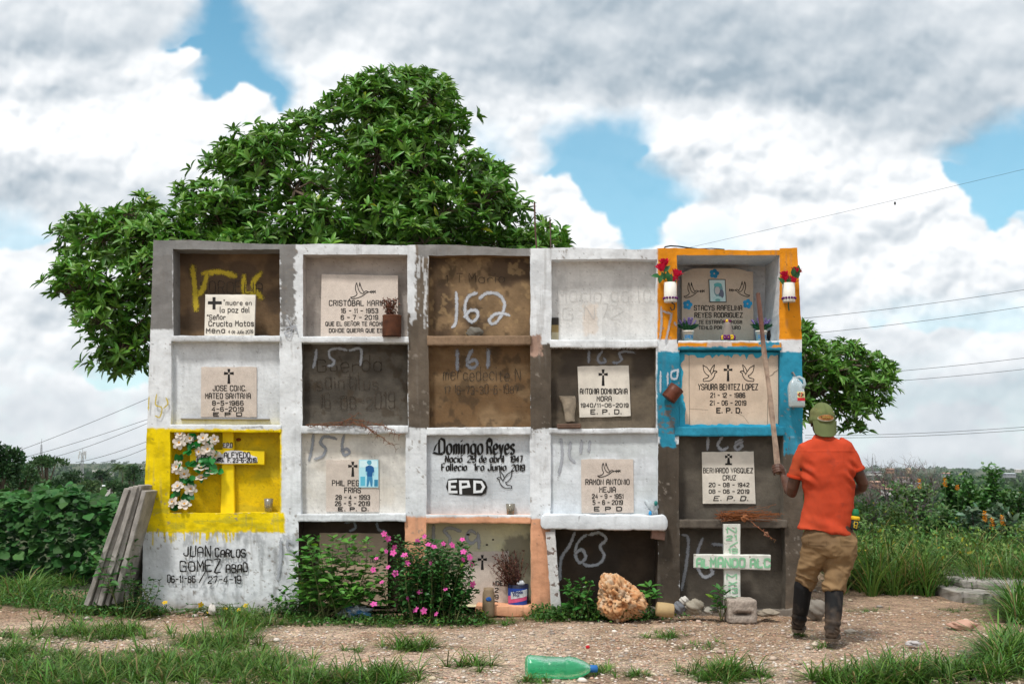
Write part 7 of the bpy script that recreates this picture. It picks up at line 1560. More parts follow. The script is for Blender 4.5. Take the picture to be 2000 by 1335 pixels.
# orange candle flowers
for i, (x, y, Y, lb) in enumerate([(1796, 946, 14.6, 'orange candle flower highest in the shrubs, right of the man'), (1846, 944, 14.6, 'orange candle flower beside the rounded green shrub'), (1924, 1012, 13.0, 'orange candle flower low in front of the grey-green shrub'), (1938, 1026, 12.9, 'lowest of the two touching candle flowers in front of the grey-green shrub'), (1958, 1020, 13.0, 'orange candle flower nearest the right edge'), (1870, 950, 14.5, 'smallest orange candle flower against the tallest shrub')]):
    c = P(x, y + 8, Y); t = thing('candle_flower', lb, 'flower', Vector((c.x, Y, gz(c.x, Y))), 'orange candle flowers in the shrubs'); mb = MB(); mb.tube([Vector((c.x, Y, gz(c.x, Y))), c], .004, 5, col=(.06, .12, .03)); mb.build('stem', m_obj, t)
    n = 46; u = rs.rand(n); a = rs.rand(n) * 6.28; k_ = .045 * (1 - u * .8) * (.6 if i == 5 else 1); pos = np.stack([c.x + np.cos(a) * k_ * .4, Y + np.sin(a) * k_ * .4, c.z + u * (.13 if i != 5 else .07)], 1); leaves('bloom', pos, np.stack([np.cos(a), np.sin(a), .8 + 0 * a], 1), np.tile((0, 0, 1.), (n, 1)), .03, .02, lcol(n, (.75, .30, .01), .3, .1), m_petal, t, 'petal')
# bare grey shrubs
def bare(label, cx, yt, yb, w_, Y, seed, col=(.16, .13, .125), n0=7):
    r = random.Random(seed); s_ = Y / 2050.0; c = P(cx, yb, Y); b = Vector((c.x, Y, gz(c.x, Y) - .02)); b2 = P(cx, yb, Y); Htot = P(cx, yt, Y).z - b2.z; mb = MB()
    def grow(p, d, L, rad, lev):
        pts = [p]; q = p.copy()
        for i in range(4): d = (d + Vector((r.gauss(0, .22), r.gauss(0, .22), r.gauss(.05, .12)))).normalized(); q = q + d * L / 4; pts.append(q.copy())
        mb.tube(pts, [rad * (1 - .13 * i) for i in range(5)], 4 if lev > 1 else 5, col=[c_ * r.uniform(.7, 1.3) for c_ in col], cap=False)
        if lev < 4:
            for k in range(r.choice((2, 3, 3))): pp = pts[r.choice((2, 3, 4))]; nd = (d + Vector((r.gauss(0, .75), r.gauss(0, .6), r.gauss(.1, .45)))).normalized(); grow(pp, nd, L * r.uniform(.5, .8), rad * .62, lev + 1)
    for k in range(n0): a = r.uniform(-1, 1); grow(b2 if k else b2, Vector((a * w_ * s_ / max(Htot, .1) * .5, r.gauss(0, .3), 1)).normalized(), Htot * r.uniform(.35, .5), .010, 0)
    mb.tube([b, b2 + Vector((0, 0, .02))], .02, 6, col=col); return mb.build('bare_shrub', m_twig, top=(label, 'bare shrub', 'leafless grey shrubs against the horizon'))
bare('widest leafless grey shrub on the skyline, left of the tallest green shrub', 1812, 880, 985, 110, 17.0, 3, n0=9); bare('leafless grey shrub on the skyline just right of the man', 1735, 892, 985, 80, 17.5, 5, n0=8); bare('small leafless shrub between the two grey skyline shrubs', 1775, 910, 990, 60, 16.6, 8); bare('low leafless shrub nearest the orange shirt', 1700, 930, 1000, 60, 15.8, 11); bare('purple-grey leafless shrub under the widest skyline shrub', 1790, 960, 1040, 90, 15.0, 15, (.15, .10, .13)); bare('dim leafless shrub low beside the trousers', 1700, 985, 1050, 70, 14.0, 17, (.12, .09, .10))

# ------------------------------------------------------------------ far buildings, masts, wires
def house(label, cx, ybase, wpx, hpx, Y, wallc, roofc, seed=1, group='small houses far across the valley'):
    s_ = Y / 2050.0; b = P(cx, ybase, Y); w_ = wpx * s_ * .62; h = hpx * s_ * .8; t = thing('distant_house', label, 'house', b, group); mb = MB(); mb.box(b + Vector((0, w_ * .4, h * .35 - .3)), (w_, w_ * .8, h * .7 + .6), col=wallc); mb.build('wall', m_obj, t)
    mb = MB(); z0 = b.z + h * .7; x0, x1 = b.x - w_ * .55, b.x + w_ * .55; y0, y1 = b.y - w_ * .05, b.y + w_ * .85; ym = (y0 + y1) / 2; z1 = b.z + h
    mb.add([(x0, y0, z0), (x1, y0, z0), (x1, y1, z0), (x0, y1, z0), (x0, ym, z1), (x1, ym, z1)], [(0, 1, 5, 4), (2, 3, 4, 5), (0, 4, 3), (1, 2, 5), (0, 3, 2, 1)], roofc); mb.build('roof', m_obj, t)
    for q in (-.28, .05, .3): mb = MB(); mb.box((b.x + q * w_, b.y - .02, b.z + h * .35), (w_ * .12, .06, h * .22), col=(.05, .05, .06)); mb.build('window', m_obj, t)
WHT, ORG, GRY = (.55, .53, .50), (.34, .20, .14), (.30, .31, .33)
for i, a_ in enumerate([('white-roofed house among the trees above the leaning slabs', 206, 954, 34, 9, 75, WHT, (.66, .68, .70)), ('low white house far behind the pale palm', 213, 926, 20, 6, 420, WHT, GRY), ('tiny white house near the horizon left of the palm', 185, 922, 16, 5, 500, WHT, WHT), ('tiny white house on the horizon right of the palm', 272, 917, 14, 5, 600, WHT, GRY),
    ('orange-walled house right of the man on the far slope', 1718, 948, 44, 12, 220, ORG, (.40, .25, .18)), ('white house on the far slope behind the bare shrubs', 1765, 938, 36, 9, 300, WHT, ORG), ('orange block on the horizon behind the bare shrubs', 1740, 922, 22, 10, 450, ORG, ORG), ('pale tan block on the horizon between bare shrubs', 1776, 922, 14, 11, 460, (.50, .38, .22), (.45, .35, .25)),
    ('long white shed near the horizon right of the man', 1710, 925, 40, 6, 420, WHT, GRY), ('white house left of the widest bare shrub', 1790, 948, 28, 8, 240, WHT, GRY), ('pale roof right of the tallest shrub', 1975, 928, 30, 6, 300, GRY, (.5, .55, .6)), ('small white house at the right edge on the horizon', 1990, 920, 16, 5, 520, WHT, WHT), ('grey house beyond the rounded shrub', 1850, 928, 22, 7, 400, GRY, ORG),
    ('orange roof low behind the bare shrubs', 1735, 960, 30, 9, 160, WHT, ORG)]): house(*a_, seed=i)
def mast(label, cx, yb, yt, wpx, Y, col, ant):
    s_ = Y / 2050.0; b = P(cx, yb, Y); b.z -= 4; tp_ = P(cx, yt, Y); t = thing('antenna_mast', label, 'antenna mast', b); w_ = wpx * s_; mb = MB()
    for sx, sy in ((-1, -1), (1, -1), (1, 1), (-1, 1)): mb.tube([b + Vector((sx * w_ / 2, sy * w_ / 2, 0)), tp_ + Vector((sx * w_ * .18, sy * w_ * .18, 0))], w_ * .06, 4, col=col)
    k = 12
    for i in range(k):
        u0, u1 = i / k, (i + 1) / k; f_ = lambda u: w_ / 2 * (1 - u) + w_ * .18 * u
        for sx, sy, ex, ey in ((-1, -1, 1, -1), (1, -1, 1, 1), (1, 1, -1, 1), (-1, 1, -1, -1)): p0 = b.lerp(tp_, u0) + Vector((sx * f_(u0), sy * f_(u0), 0)); p1 = b.lerp(tp_, u1) + Vector((ex * f_(u1), ey * f_(u1), 0)); mb.tube([p0, p1], w_ * .04, 3, col=col)
    mb.build('lattice', m_obj, t)
    if ant:
        for q in range(9): a = 6.28 * q / 9; mb = MB(); mb.box(tp_ + Vector((math.cos(a) * w_ * .9, math.sin(a) * w_ * .9, -w_ * (.2 + 1.1 * (q % 2)))), (w_ * .3, w_ * .2, w_ * 1.1), col=(.6, .6, .6)); mb.build('antenna_panel', m_obj, t)
        mb = MB(); mb.tube([tp_, tp_ + Vector((0, 0, w_ * 1.2))], w_ * .06, 4, col=col); mb.build('spike', m_obj, t)
    else: mb = MB(); mb.tube([tp_, tp_ + Vector((0, 0, w_ * 2.4))], w_ * .08, 4, col=col); mb.build('spike', m_obj, t)
mast('slim lattice mast on the horizon at far left', 81, 908, 868, 5, 420, (.30, .30, .32), False); mast('white antenna mast with panels above the valley trees at left', 161, 932, 883, 7, 230, (.42, .42, .42), True); mast('slim mast on the horizon right of the man', 1704, 918, 893, 3.5, 420, (.25, .25, .27), False)
def wire(label, x0, y0, x1, y1, Y0, Y1, sag=.3, r=None, bead=None):
    a, e = P(x0, y0, Y0), P(x1, y1, Y1); d = e - a; a2 = a - d * .25; e2 = e + d * .6; n = 24; pts = [a2.lerp(e2, i / n) - Vector((0, 0, sag * 4 * (i / n) * (1 - i / n) - sag * .75)) for i in range(n + 1)]; mb = MB(); mb.tube(pts, [(r or .00022) * p.y for p in pts], 5, col=(.03, .03, .035))
    if bead: q = P(bead[0], bead[1], (Y0 + Y1) / 2); mb.ball(q, (.05, .05, .09), 5, (.03, .03, .03))
    mb.build('power_line', m_obj, top=(label, 'power line', 'power lines crossing the sky'))
for a_ in [('thin wire rising highest to the upper right', 1365, 480, 2000, 330, 60, 42, .1, .00015, (1748, 397)), ('power line just above the small tree, upper of the pair', 1570, 624, 2000, 564, 60, 45), ('power line just above the small tree, lower of the pair', 1570, 655, 2000, 597, 60, 45), ('upper power line of the middle pair right of the small tree', 1600, 738, 2000, 697, 60, 45), ('lower power line of the middle pair right of the small tree', 1600, 755, 2000, 719, 60, 45),
           ('upper power line of the lowest pair, right of the cap', 1640, 852, 2000, 832, 70, 55), ('lower power line of the lowest pair, right of the cap', 1640, 857, 2000, 838, 70, 55), ('highest power line at the left, toward the wall corner', 23, 886, 285, 778, 90, 50), ('second power line from the top at the left', 38, 897, 285, 818, 90, 50), ('third power line from the top at the left', 123, 889, 285, 826, 90, 55),
           ('fourth power line from the top at the left', 166, 901, 285, 861, 90, 60), ('lowest power line at the left', 208, 903, 285, 874, 90, 60)]: wire(*a_)

# ------------------------------------------------------------------ slabs, bottle
m_slab = M('grey_concrete_slab', (.30, .28, .26), .9, .25, scale=7, bump=.5, bscale=40, speck=(60, .62, (.18, .16, .14), .5))
gS = 'long concrete slabs leaning on the wall end'
for i, (xt, xb, w_, col) in enumerate([(247, 168, 11, 0), (256, 183, 9, 1), (264, 194, 12, 0), (273, 208, 9, 1), (281, 222, 11, 0)]):
    Yn = 9.0 + [.0, .035, .01, .04, .015][i]; a, e = P(xb, 1181 if i != 4 else 1178, Yn), P(xt, [954, 951, 949, 947, 958][i], Yn); dirv = (e - a).normalized(); nrm = Vector((dirv.z, 0, -dirv.x)); th = [.041, .038, .043, .038, .041][i]; L = (e - a).length; ln = .78
    mb = MB(); rows = []
    for k in range(13):
        p = a + dirv * L * k / 12; j_ = lambda: rnd.uniform(-.003, .003)
        q = [p - nrm * th / 2 + Vector((j_(), .006, 0)), p - nrm * th * .40 + Vector((0, j_(), 0)), p + nrm * th * .40 + Vector((0, j_(), 0)), p + nrm * th / 2 + Vector((j_(), .006, 0)), p + nrm * th / 2 + Vector((0, ln, 0)), p - nrm * th / 2 + Vector((0, ln, 0))]; rows.append(q + [q[0]])
    mb.grid(rows); mb.add(rows[0][:-1], [tuple(range(6))]); mb.add(rows[-1][:-1], [tuple(range(6))[::-1]])
    mb.build('concrete_slab', m_slab, top=(['outermost, left-hand slab', 'second slab from the left', 'middle slab', 'fourth slab from the left', 'innermost slab, touching the yellow corner'][i] + ' of the five leaning on the wall end', 'concrete slab', gS))
def ground_slab(x0, x1, Yn, Yf, z0, z1, label, seed):
    a, b = P(x0, 1150, Yn).x, P(x1, 1150, Yn).x; r = random.Random(seed); n = 34; front = [(a + (b - a) * i / n, Yn + (float(fbm(i * .37, 1, seed, 4, .65)) - .5) * .42 + .22 * math.exp(-i * .5)) for i in range(n + 1)]
    left = [(a + r.uniform(-.03, .03), Yn + .25 + (Yf - Yn - .3) * q / 5) for q in range(1, 6)]; ring = front + [(b, Yf)] + left[::-1]; m_ = len(ring); ins = [(x * .985 + (a + b) / 2 * .015, y * .985 + (Yn + Yf) / 2 * .015) for x, y in ring]; zz = lambda x, y: .012 * (float(vn(x * 3, y * 3, seed)) - .5)
    mb = MB(); mb.add([(x, y, z0) for x, y in ring] + [(x + r.uniform(-.008, .008), y - .012 * r.random(), (z0 + z1) / 2) for x, y in ring] + [(x, y, z1 - .010 + zz(x, y)) for x, y in ring] + [(x, y, z1 + zz(x, y) * .5) for x, y in ins], [(q, (q + 1) % m_, (q + 1) % m_ + m_, q + m_) for q in range(m_)] + [(q + m_, (q + 1) % m_ + m_, (q + 1) % m_ + 2 * m_, q + 2 * m_) for q in range(m_)] + [(q + 2 * m_, (q + 1) % m_ + 2 * m_, (q + 1) % m_ + 3 * m_, q + 3 * m_) for q in range(m_)] + [tuple(range(3 * m_, 4 * m_))])
    return mb.build('broken_slab', m_slab, None, top=(label, 'concrete slab', 'broken slabs lying flat at the right'))
ground_slab(1897, 2150, 10.55, 12.2, .095, .165, 'upper broken grey slab lying flat at the right edge', 3); ground_slab(1876, 2120, 10.3, 11.6, -.02, .088, 'lower broken slab under the flat grey one at the right edge', 5)
# green plastic bottle
b0, b1 = G(1030, 1322), G(1166, 1326); Yb_ = (b0.y + b1.y) / 2; sc_ = Yb_ / 2050.0; axis = Vector((1, .10, -.05)).normalized(); L = (1152 - 1027) * sc_; r = 22.5 * sc_; c = P(1027, 1302, Yb_); c.z = r * 1.0
q_ = axis.to_track_quat('Z', 'Y').to_matrix(); t = thing('plastic_bottle', 'crushed green plastic bottle with blue cap lying in the foreground', 'bottle', c - Vector((0, 0, r)))
prof = [(0, .010), (.35, .0), (.45, .012), (.78, .0), (.93, .02), (1.0, .06), (1.0, .30), (.96, .315), (1.0, .33), (.99, .56), (.94, .575), (.98, .60), (1.0, .66), (.92, .76), (.72, .87), (.45, .955), (.26, .99), (.24, 1.0)]
mb = MB(); n = 40; rows = []
for rr, h in prof:
    row = []
    for k in range(n + 1):
        a = 2 * math.pi * k / n; den = 1 - .16 * math.exp(-((h - .42) / .16) ** 2) * max(0, math.cos(a - 1.9)) ** 2 + .03 * math.sin(a * 3 + h * 14) * math.sin(h * math.pi) + (.05 * abs(math.sin(a * 2.5)) if h < .03 else 0)
        row.append(c + q_ @ Vector((r * rr * den * math.cos(a), r * rr * den * math.sin(a) * .93, h * L)))
    rows.append(row)
mb.grid(rows); m_bot = M('green_plastic', (.15, .74, .44), .25, .15, trans=.75, transl=.5, bump=.25, bscale=18, dist=.02, spec=.6, obj_coord=True); mb.build('bottle_body', m_bot, t, smooth=True)
mb = MB(); mb.lathe([(0, -.012), (r * .30, -.012), (r * .31, 0), (r * .31, .03), (r * .27, .033), (0, .033)], c + axis * (L + .006), 18, q_, col=(.02, .14, .40)); mb.build('cap', m_obj, t, smooth=True)
# ------------------------------------------------------------------ the man
def solid(mb, voxel, smooth=4):
    me = bpy.data.meshes.new('tmp'); me.from_pydata([tuple(v) for v in mb.v], [], mb.f); o = bpy.data.objects.new('tmp', me); COL.objects.link(o)
    m_ = o.modifiers.new('r', 'REMESH'); m_.mode = 'VOXEL'; m_.voxel_size = voxel
    if smooth: s_ = o.modifiers.new('s', 'SMOOTH'); s_.iterations = smooth; s_.factor = .5
    dg = bpy.context.evaluated_depsgraph_get(); ev = o.evaluated_get(dg).to_mesh(); nv = len(ev.vertices); v = np.zeros(nv * 3); ev.vertices.foreach_get('co', v); nn = np.zeros(nv * 3); ev.vertices.foreach_get('normal', nn); f = [tuple(p.vertices) for p in ev.polygons]
    o.evaluated_get(dg).to_mesh_clear(); bpy.data.objects.remove(o); bpy.data.meshes.remove(me); return v.reshape(-1, 3), nn.reshape(-1, 3), f
YM = 7.8
def J(px, py, dy=0.0): return P(px, py, YM + dy)
def limb(mb, secs, n=18, ref=(1, 0, 0)):
    """secs: (centre, half width along ref, half depth)"""
    rings = []; m = len(secs)
    for i, (c, a, b) in enumerate(secs):
        t = (secs[min(i + 1, m - 1)][0] - secs[max(i - 1, 0)][0]).normalized(); u = Vector(ref) - t * t.dot(Vector(ref)); u.normalize(); w_ = t.cross(u)
        rings.append([c + u * math.cos(q) * a + w_ * math.sin(q) * b for q in [2 * math.pi * k / n for k in range(n)]])
    v = [p for r in rings for p in r]; f = []
    for i in range(m - 1):
        for k in range(n): a = i * n + k; b = i * n + (k + 1) % n; f.append((a, b, b + n, a + n))
    f.append(tuple(range(n))[::-1]); f.append(tuple(range((m - 1) * n, m * n))); mb.add(v, f)
man = thing('person', 'man seen from behind in orange shirt, green cap and rubber boots, gripping a stick', 'person', Vector((P(1605, 1240, YM).x, YM, 0.0)))
S = YM / 2050.0
# skin: one continuous body
mb = MB()
torso = [(1613, 862, 24, .06, .0), (1612, 874, 44, .085, 0), (1613, 890, 50, .10, 0), (1617, 925, 46, .105, 0), (1619, 960, 42, .10, .01), (1618, 1000, 42, .10, .01), (1620, 1035, 46, .11, .01), (1620, 1062, 44, .11, .01)]
limb(mb, [(J(x, y, dy), hw * S, d) for x, y, hw, d, dy in torso], 20)
for secs in ([(J(1572, 885), .055, .055), (J(1562, 905, .01), .050, .052), (J(1553, 932, .03), .045, .046), (J(1548, 952, .05), .044, .044), (J(1546, 961, .07), .041, .043), (J(1542, 957, .10), .042, .043), (J(1539, 947, .15), .043, .040), (J(1535, 938, .19), .036, .032), (J(1531, 931, .215), .029, .024)],
             [(J(1654, 882), .055, .055), (J(1667, 900), .050, .052), (J(1677, 925, .0), .046, .046), (J(1685, 943, .02), .043, .043), (J(1683, 951, .05), .041, .040), (J(1672, 957, .12), .038, .036), (J(1655, 965, .22), .028, .025), (J(1648, 966, .28), .034, .020)]): limb(mb, secs)
for kx, (hipx, kneex, kneey, anx, any_, kd, ad) in enumerate([(1598, 1580, 1125, 1560, 1215, .10, .24), (1642, 1632, 1130, 1625, 1232, .0, -.13)]):
    limb(mb, [(J(hipx, 1050), .085, .09), (J((hipx + kneex) / 2, 1090, kd * .5), .075, .08), (J(kneex, kneey, kd), .055, .06), (J((kneex + anx) / 2, (kneey + any_) / 2 - 8, (kd + ad) / 2), .05, .055), (J(anx, any_, ad), .035, .04)])
limb(mb, [(J(1611, 872, .0), .065, .06), (J(1608, 856, .01), .056, .058), (J(1606, 842, .02), .054, .056)])
hc = J(1605, 822, .03)
mb.ball(hc + Vector((0, 0, .025)), (.076, .096, .095), 12); mb.ball(hc + Vector((0, .025, -.035)), (.062, .075, .085), 12)      # skull, jaw
mb.ball(hc + Vector((0, .10, -.012)), (.014, .022, .022), 8); mb.ball(hc + Vector((0, .085, .03)), (.05, .02, .012), 8)                # nose, brow
mb.ball(hc + Vector((0, .088, -.055)), (.024, .014, .009), 8); mb.ball(hc + Vector((0, .075, -.095)), (.028, .024, .02), 8)            # lips, chin
for s_ in (-1, 1):
    mb.ball(hc + Vector((s_ * .078, -.004, -.012)), (.009, .020, .033), 8, rot=Matrix.Rotation(s_ * .35, 3, 'Z')); mb.ball(hc + Vector((s_ * .045, .075, -.01)), (.022, .016, .018), 8)
# left hand closed round the stick
g0 = P(1519, 916, 8.05); top_ = P(1481, 573, 8.92); sx_ = (top_ - g0).normalized(); cam_ = Vector((.18, -1, 0.05)); cam_ = (cam_ - sx_ * cam_.dot(sx_)).normalized(); rt = cam_.cross(sx_) * 1.0
if rt.x < 0: rt = -rt
M3 = Matrix((rt, cam_, sx_)).transposed()
pc_ = g0 + cam_ * .026 + rt * .014 - sx_ * .008
mb.ball(pc_, (.030, .016, .042), 10, rot=M3)
limb(mb, [(J(1531, 931, .215), .026, .022), (J(1530, 928, .22).lerp(pc_, .5), .027, .021), (pc_, .028, .018)])
for q, (off, ln_, rr) in enumerate([(.030, 1.0, .0088), (.010, 1.06, .0090), (-.010, 1.0, .0086), (-.029, .86, .0076)]):
    b_ = g0 + sx_ * (off - .008)
    pts = [b_ + rt * .016 + cam_ * .030, b_ - rt * .006 + cam_ * (.036 + .002 * (q % 2)), b_ - rt * (.027 * ln_) + cam_ * .022, b_ - rt * (.036 * ln_) + cam_ * .000, b_ - rt * (.030 * ln_) - cam_ * .020 - sx_ * .002, b_ - rt * .010 - cam_ * .028]
    mb.tube(pts, [rr * 1.05, rr * 1.16, rr, rr * 1.06, rr * .95, rr * .8], 10)
mb.tube([pc_ + rt * .016 - sx_ * .022, g0 + rt * .036 + cam_ * .014 + sx_ * .006, g0 + rt * .030 + cam_ * .004 + sx_ * .034, g0 + rt * .018 - cam_ * .002 + sx_ * .056], [.013, .0115, .010, .0078], 10)
# right hand, closed in front of the belly
rh = J(1640, 966, .31); 
mb.ball(rh, (.04, .03, .022), 8)
for q in range(4): mb.tube([rh + Vector((-.02, .02, .018 - q * .014)), rh + Vector((-.05, .015, .018 - q * .014)), rh + Vector((-.065, -.008, .018 - q * .014)), rh + Vector((-.045, -.022, .018 - q * .014))], [.009, .0095, .009, .007], 8)
mb.tube([rh + Vector((.0, 0, .02)), rh + Vector((-.02, -.01, .045)), rh + Vector((-.045, -.012, .04))], [.012, .011, .008], 8)
v, nn, f = solid(mb, .0042, 2)
m_skin = M('skin', (.078, .034, .021), .5, .22, scale=14, bump=.18, bscale=220, dist=.002, spec=.35, sss=.06)
mesh('body', v, f, m_skin, man)
# hair at the nape and sides
mb = MB(); mb.ball(hc + Vector((0, -.022, .0)), (.077, .082, .075), 12); hv, hn, hf = solid(mb, .006, 1); mesh('hair', hv + hn * .002, hf, M('black_hair', (.012, .010, .009), .9, .3, bump=.8, bscale=260), man)
def folds(v, nn, amp, freq, seed, mask=None, diag=.6):
    a = fbm(v[:, 0] * freq + v[:, 2] * diag * freq + v[:, 1] * 3, v[:, 2] * freq * 1.5 - v[:, 0] * diag * freq, seed, 3, .5); r = 1 - np.abs(a * 2 - 1) * 1.6; d = amp * (np.clip(r, 0, 1) ** 1.5 - .5)
    if mask is not None: d = d * mask
    return v + nn * d[:, None]
# shirt
mb = MB()
sh = [(1609, 851, 18, .070, .012), (1609, 857, 23, .078, .01), (1610, 863, 33, .088, .0), (1611, 869, 46, .098, 0), (1612, 880, 54, .110, 0), (1613, 898, 55.5, .120, 0), (1616, 925, 53, .126, 0), (1619, 955, 50, .125, .01), (1618, 985, 48.5, .122, .015), (1615, 1010, 49.5, .124, .018), (1613, 1028, 51.5, .133, .018)]
limb(mb, [(J(x, y, dy), hw * S, d) for x, y, hw, d, dy in sh] + [(J(1612, 1038, .018), 52.5 * S, .138)], 28)
limb(mb, [(J(1590, 876), .075, .07), (J(1574, 882, .0), .072, .070), (J(1563, 900, .01), .063, .064), (J(1556, 918, .02), .058, .060), (J(1553, 932, .03), .057, .058)])
limb(mb, [(J(1636, 872), .075, .07), (J(1651, 878), .070, .070), (J(1662, 893), .061, .063), (J(1669, 907), .057, .059), (J(1674, 919), .055, .057)])
v, nn, f = solid(mb, .0062, 5)
zz = v[:, 2]; z0, z1 = J(1612, 1038).z, J(1612, 860).z; u = (zz - z0) / (z1 - z0)
xx_ = v[:, 0] - J(1612, 940).x
vert = (fbm(xx_ * 11 + 3 * u, u * 1.6, 401, 3) - .5) * .020 * (.4 + .8 * (1 - u)) + (fbm(xx_ * 5 + u * 5, u * 6 - xx_ * 6, 402, 2) - .5) * .014
arm = np.exp(-((np.abs(xx_) - .15) / .06) ** 2 - ((u - .62) / .22) ** 2); yoke = (np.clip(1 - np.abs(u - .885) / .012, 0, 1)) * .0022 + np.clip(1 - np.abs(np.maximum(np.abs(xx_ - .055) / .05, np.abs(u - .82) / .055) - 1) / .10, 0, 1) * .0022
vert = vert + yoke + arm * .007 * np.sin((u * 16 + np.abs(xx_) * 34)); low = np.exp(-((u - .06) / .10) ** 2); vert = vert + low * .006 * np.sin(xx_ * 26 + u * 30)
v = v + nn * vert[:, None]
sw = np.exp(-((v[:, 0] - J(1572, 930).x) / .05) ** 2 - ((zz - J(1572, 930).z) / .09) ** 2) + np.exp(-((v[:, 0] - J(1660, 925).x) / .05) ** 2 - ((zz - J(1660, 925).z) / .09) ** 2); v = v - nn * (sw * .012 * np.sin(zz * 75 + v[:, 0] * 60))[:, None]
hem = (zz < z0 + .02); v[hem, 2] += (np.sin(v[hem, 0] * 22) * .003 + (v[hem, 0] - J(1612, 1038).x) * -.02)
base = np.array((.47, .058, .024)); c = base[None] * (1 + .16 * (fbm(v[:, 0] * 8, v[:, 2] * 8, 403, 4) - .5) * 2)[:, None]
c = blend(c, sstep(fbm(v[:, 0] * 3 + 2, v[:, 2] * 3, 404, 4), .5, .72) * .30, (.36, .07, .03)); c = blend(c, sstep(fbm(v[:, 0] * 16, v[:, 2] * 16, 405, 3), .74, .8) * .4, (.30, .05, .03)); lsl = np.exp(-((v[:, 0] - J(1552, 905).x) / .05) ** 2 - ((zz - J(1552, 905).z) / .09) ** 2); c = blend(c, lsl * .4, (.25, .07, .025))
m_cloth = M('cotton_cloth', attr=True, var=.08, scale=18, rough=.92, bump=.35, bscale=420, dist=.0015, spec=.1)
mesh('shirt', v, f, m_cloth, man, cols=c)
mb = MB(); rows = []      # collar
for (dz, k1, off) in ((.030, .82, 0), (.034, .86, 0), (.004, 1.12, -.004), (-.012, 1.30, -.006), (-.010, 1.24, .0), (.018, .86, 0)):
    rows.append([J(1609, 856, .012) + Vector((math.cos(a) * 21 * S * k1, math.sin(a) * .076 * k1 + off, dz + .004 * math.sin(a * 3) - .010 * abs(math.cos(a)))) for a in [2 * math.pi * q / 30 for q in range(31)]])
mb.grid(rows, (.56, .065, .022)); mb.build('collar', m_cloth, man, smooth=True)
for nm, cx, cy, dy, a, b, dirn in (('sleeve_band', 1553, 930, .03, .0595, .0605, (J(1553, 932, .03) - J(1556, 918, .02))), ('sleeve_band', 1673.5, 917, 0, .0575, .0595, (J(1674, 919) - J(1669, 907)))):
    d_ = dirn.normalized(); c_ = J(cx, cy, dy); mb = MB(); u_ = Vector((1, 0, 0)) - d_ * d_.x; u_.normalize(); w_ = d_.cross(u_); rows = []
    for t_, k_ in ((-.014, 1.0), (-.010, 1.03), (.008, 1.04), (.011, 1.0)): rows.append([c_ + d_ * t_ + u_ * math.cos(q) * a * k_ + w_ * math.sin(q) * b * k_ for q in [2 * math.pi * j / 24 for j in range(25)]])
    mb.grid(rows, (.48, .05, .018)); mb.build(nm, m_cloth, man, smooth=True)
# trousers
mb = MB()
limb(mb, [(J(1613, 1010, .015), 40 * S, .098), (J(1615, 1028, .012), 44 * S, .106), (J(1617, 1042, .01), 49.5 * S, .118), (J(1619, 1056, .005), 53 * S, .127), (J(1619, 1070, .005), 52 * S, .125), (J(1617, 1082, .01), 44 * S, .11)], 26)
limb(mb, [(J(1597, 1052, .01), .105, .115), (J(1592, 1075, .03), .104, .110), (J(1584, 1098, .06), .094, .100), (J(1577, 1120, .10), .084, .090), (J(1573, 1136, .12), .072, .080), (J(1571, 1145, .13), .064, .072)], 22)
limb(mb, [(J(1643, 1052, .0), .108, .118), (J(1640, 1078, .0), .108, .112), (J(1636, 1100, .0), .100, .104), (J(1633, 1122, -.01), .092, .096), (J(1630, 1142, -.03), .084, .088), (J(1629, 1154, -.04), .077, .080)], 22)
v, nn, f = solid(mb, .0068, 4); zz = v[:, 2]; zc, zk = J(1617, 1090).z, J(1600, 1140).z
v = folds(v, nn, .026, 4.2, 411, .5 + .9 * np.exp(-((zz - zc) / .12) ** 2)); v = folds(v, nn, .018, 8, 412, .3 + 1.0 * np.exp(-((zz - zk) / .10) ** 2), -.9)
c = np.array((.225, .142, .072))[None] * (1 + .6 * (fbm(v[:, 0] * 7, v[:, 2] * 7, 413, 5) - .5))[:, None]; c = blend(c, sstep(fbm(v[:, 0] * 4 + 8, v[:, 2] * 4, 414, 4) + .25 * np.exp(-((zz - J(1600, 1050).z) / .1) ** 2), .55, .8) * .45, (.10, .065, .04))
pk = lambda x0, x1, y0, y1: (v[:, 1] < YM) * np.clip(1 - np.abs(np.maximum(np.abs(v[:, 0] - J((x0 + x1) / 2, 1050).x) / ((x1 - x0) / 2 * S), np.abs(zz - J(1600, (y0 + y1) / 2).z) / ((y1 - y0) / 2 * S)) - 1) / .07, 0, 1)
pm = np.maximum(pk(1575, 1605, 1030, 1062), pk(1632, 1662, 1030, 1062)); c = blend(c, pm * .5, (.11, .07, .04)); v = v + nn * (pm * .004)[:, None]
mesh('trousers', v, f, m_cloth, man, cols=c)
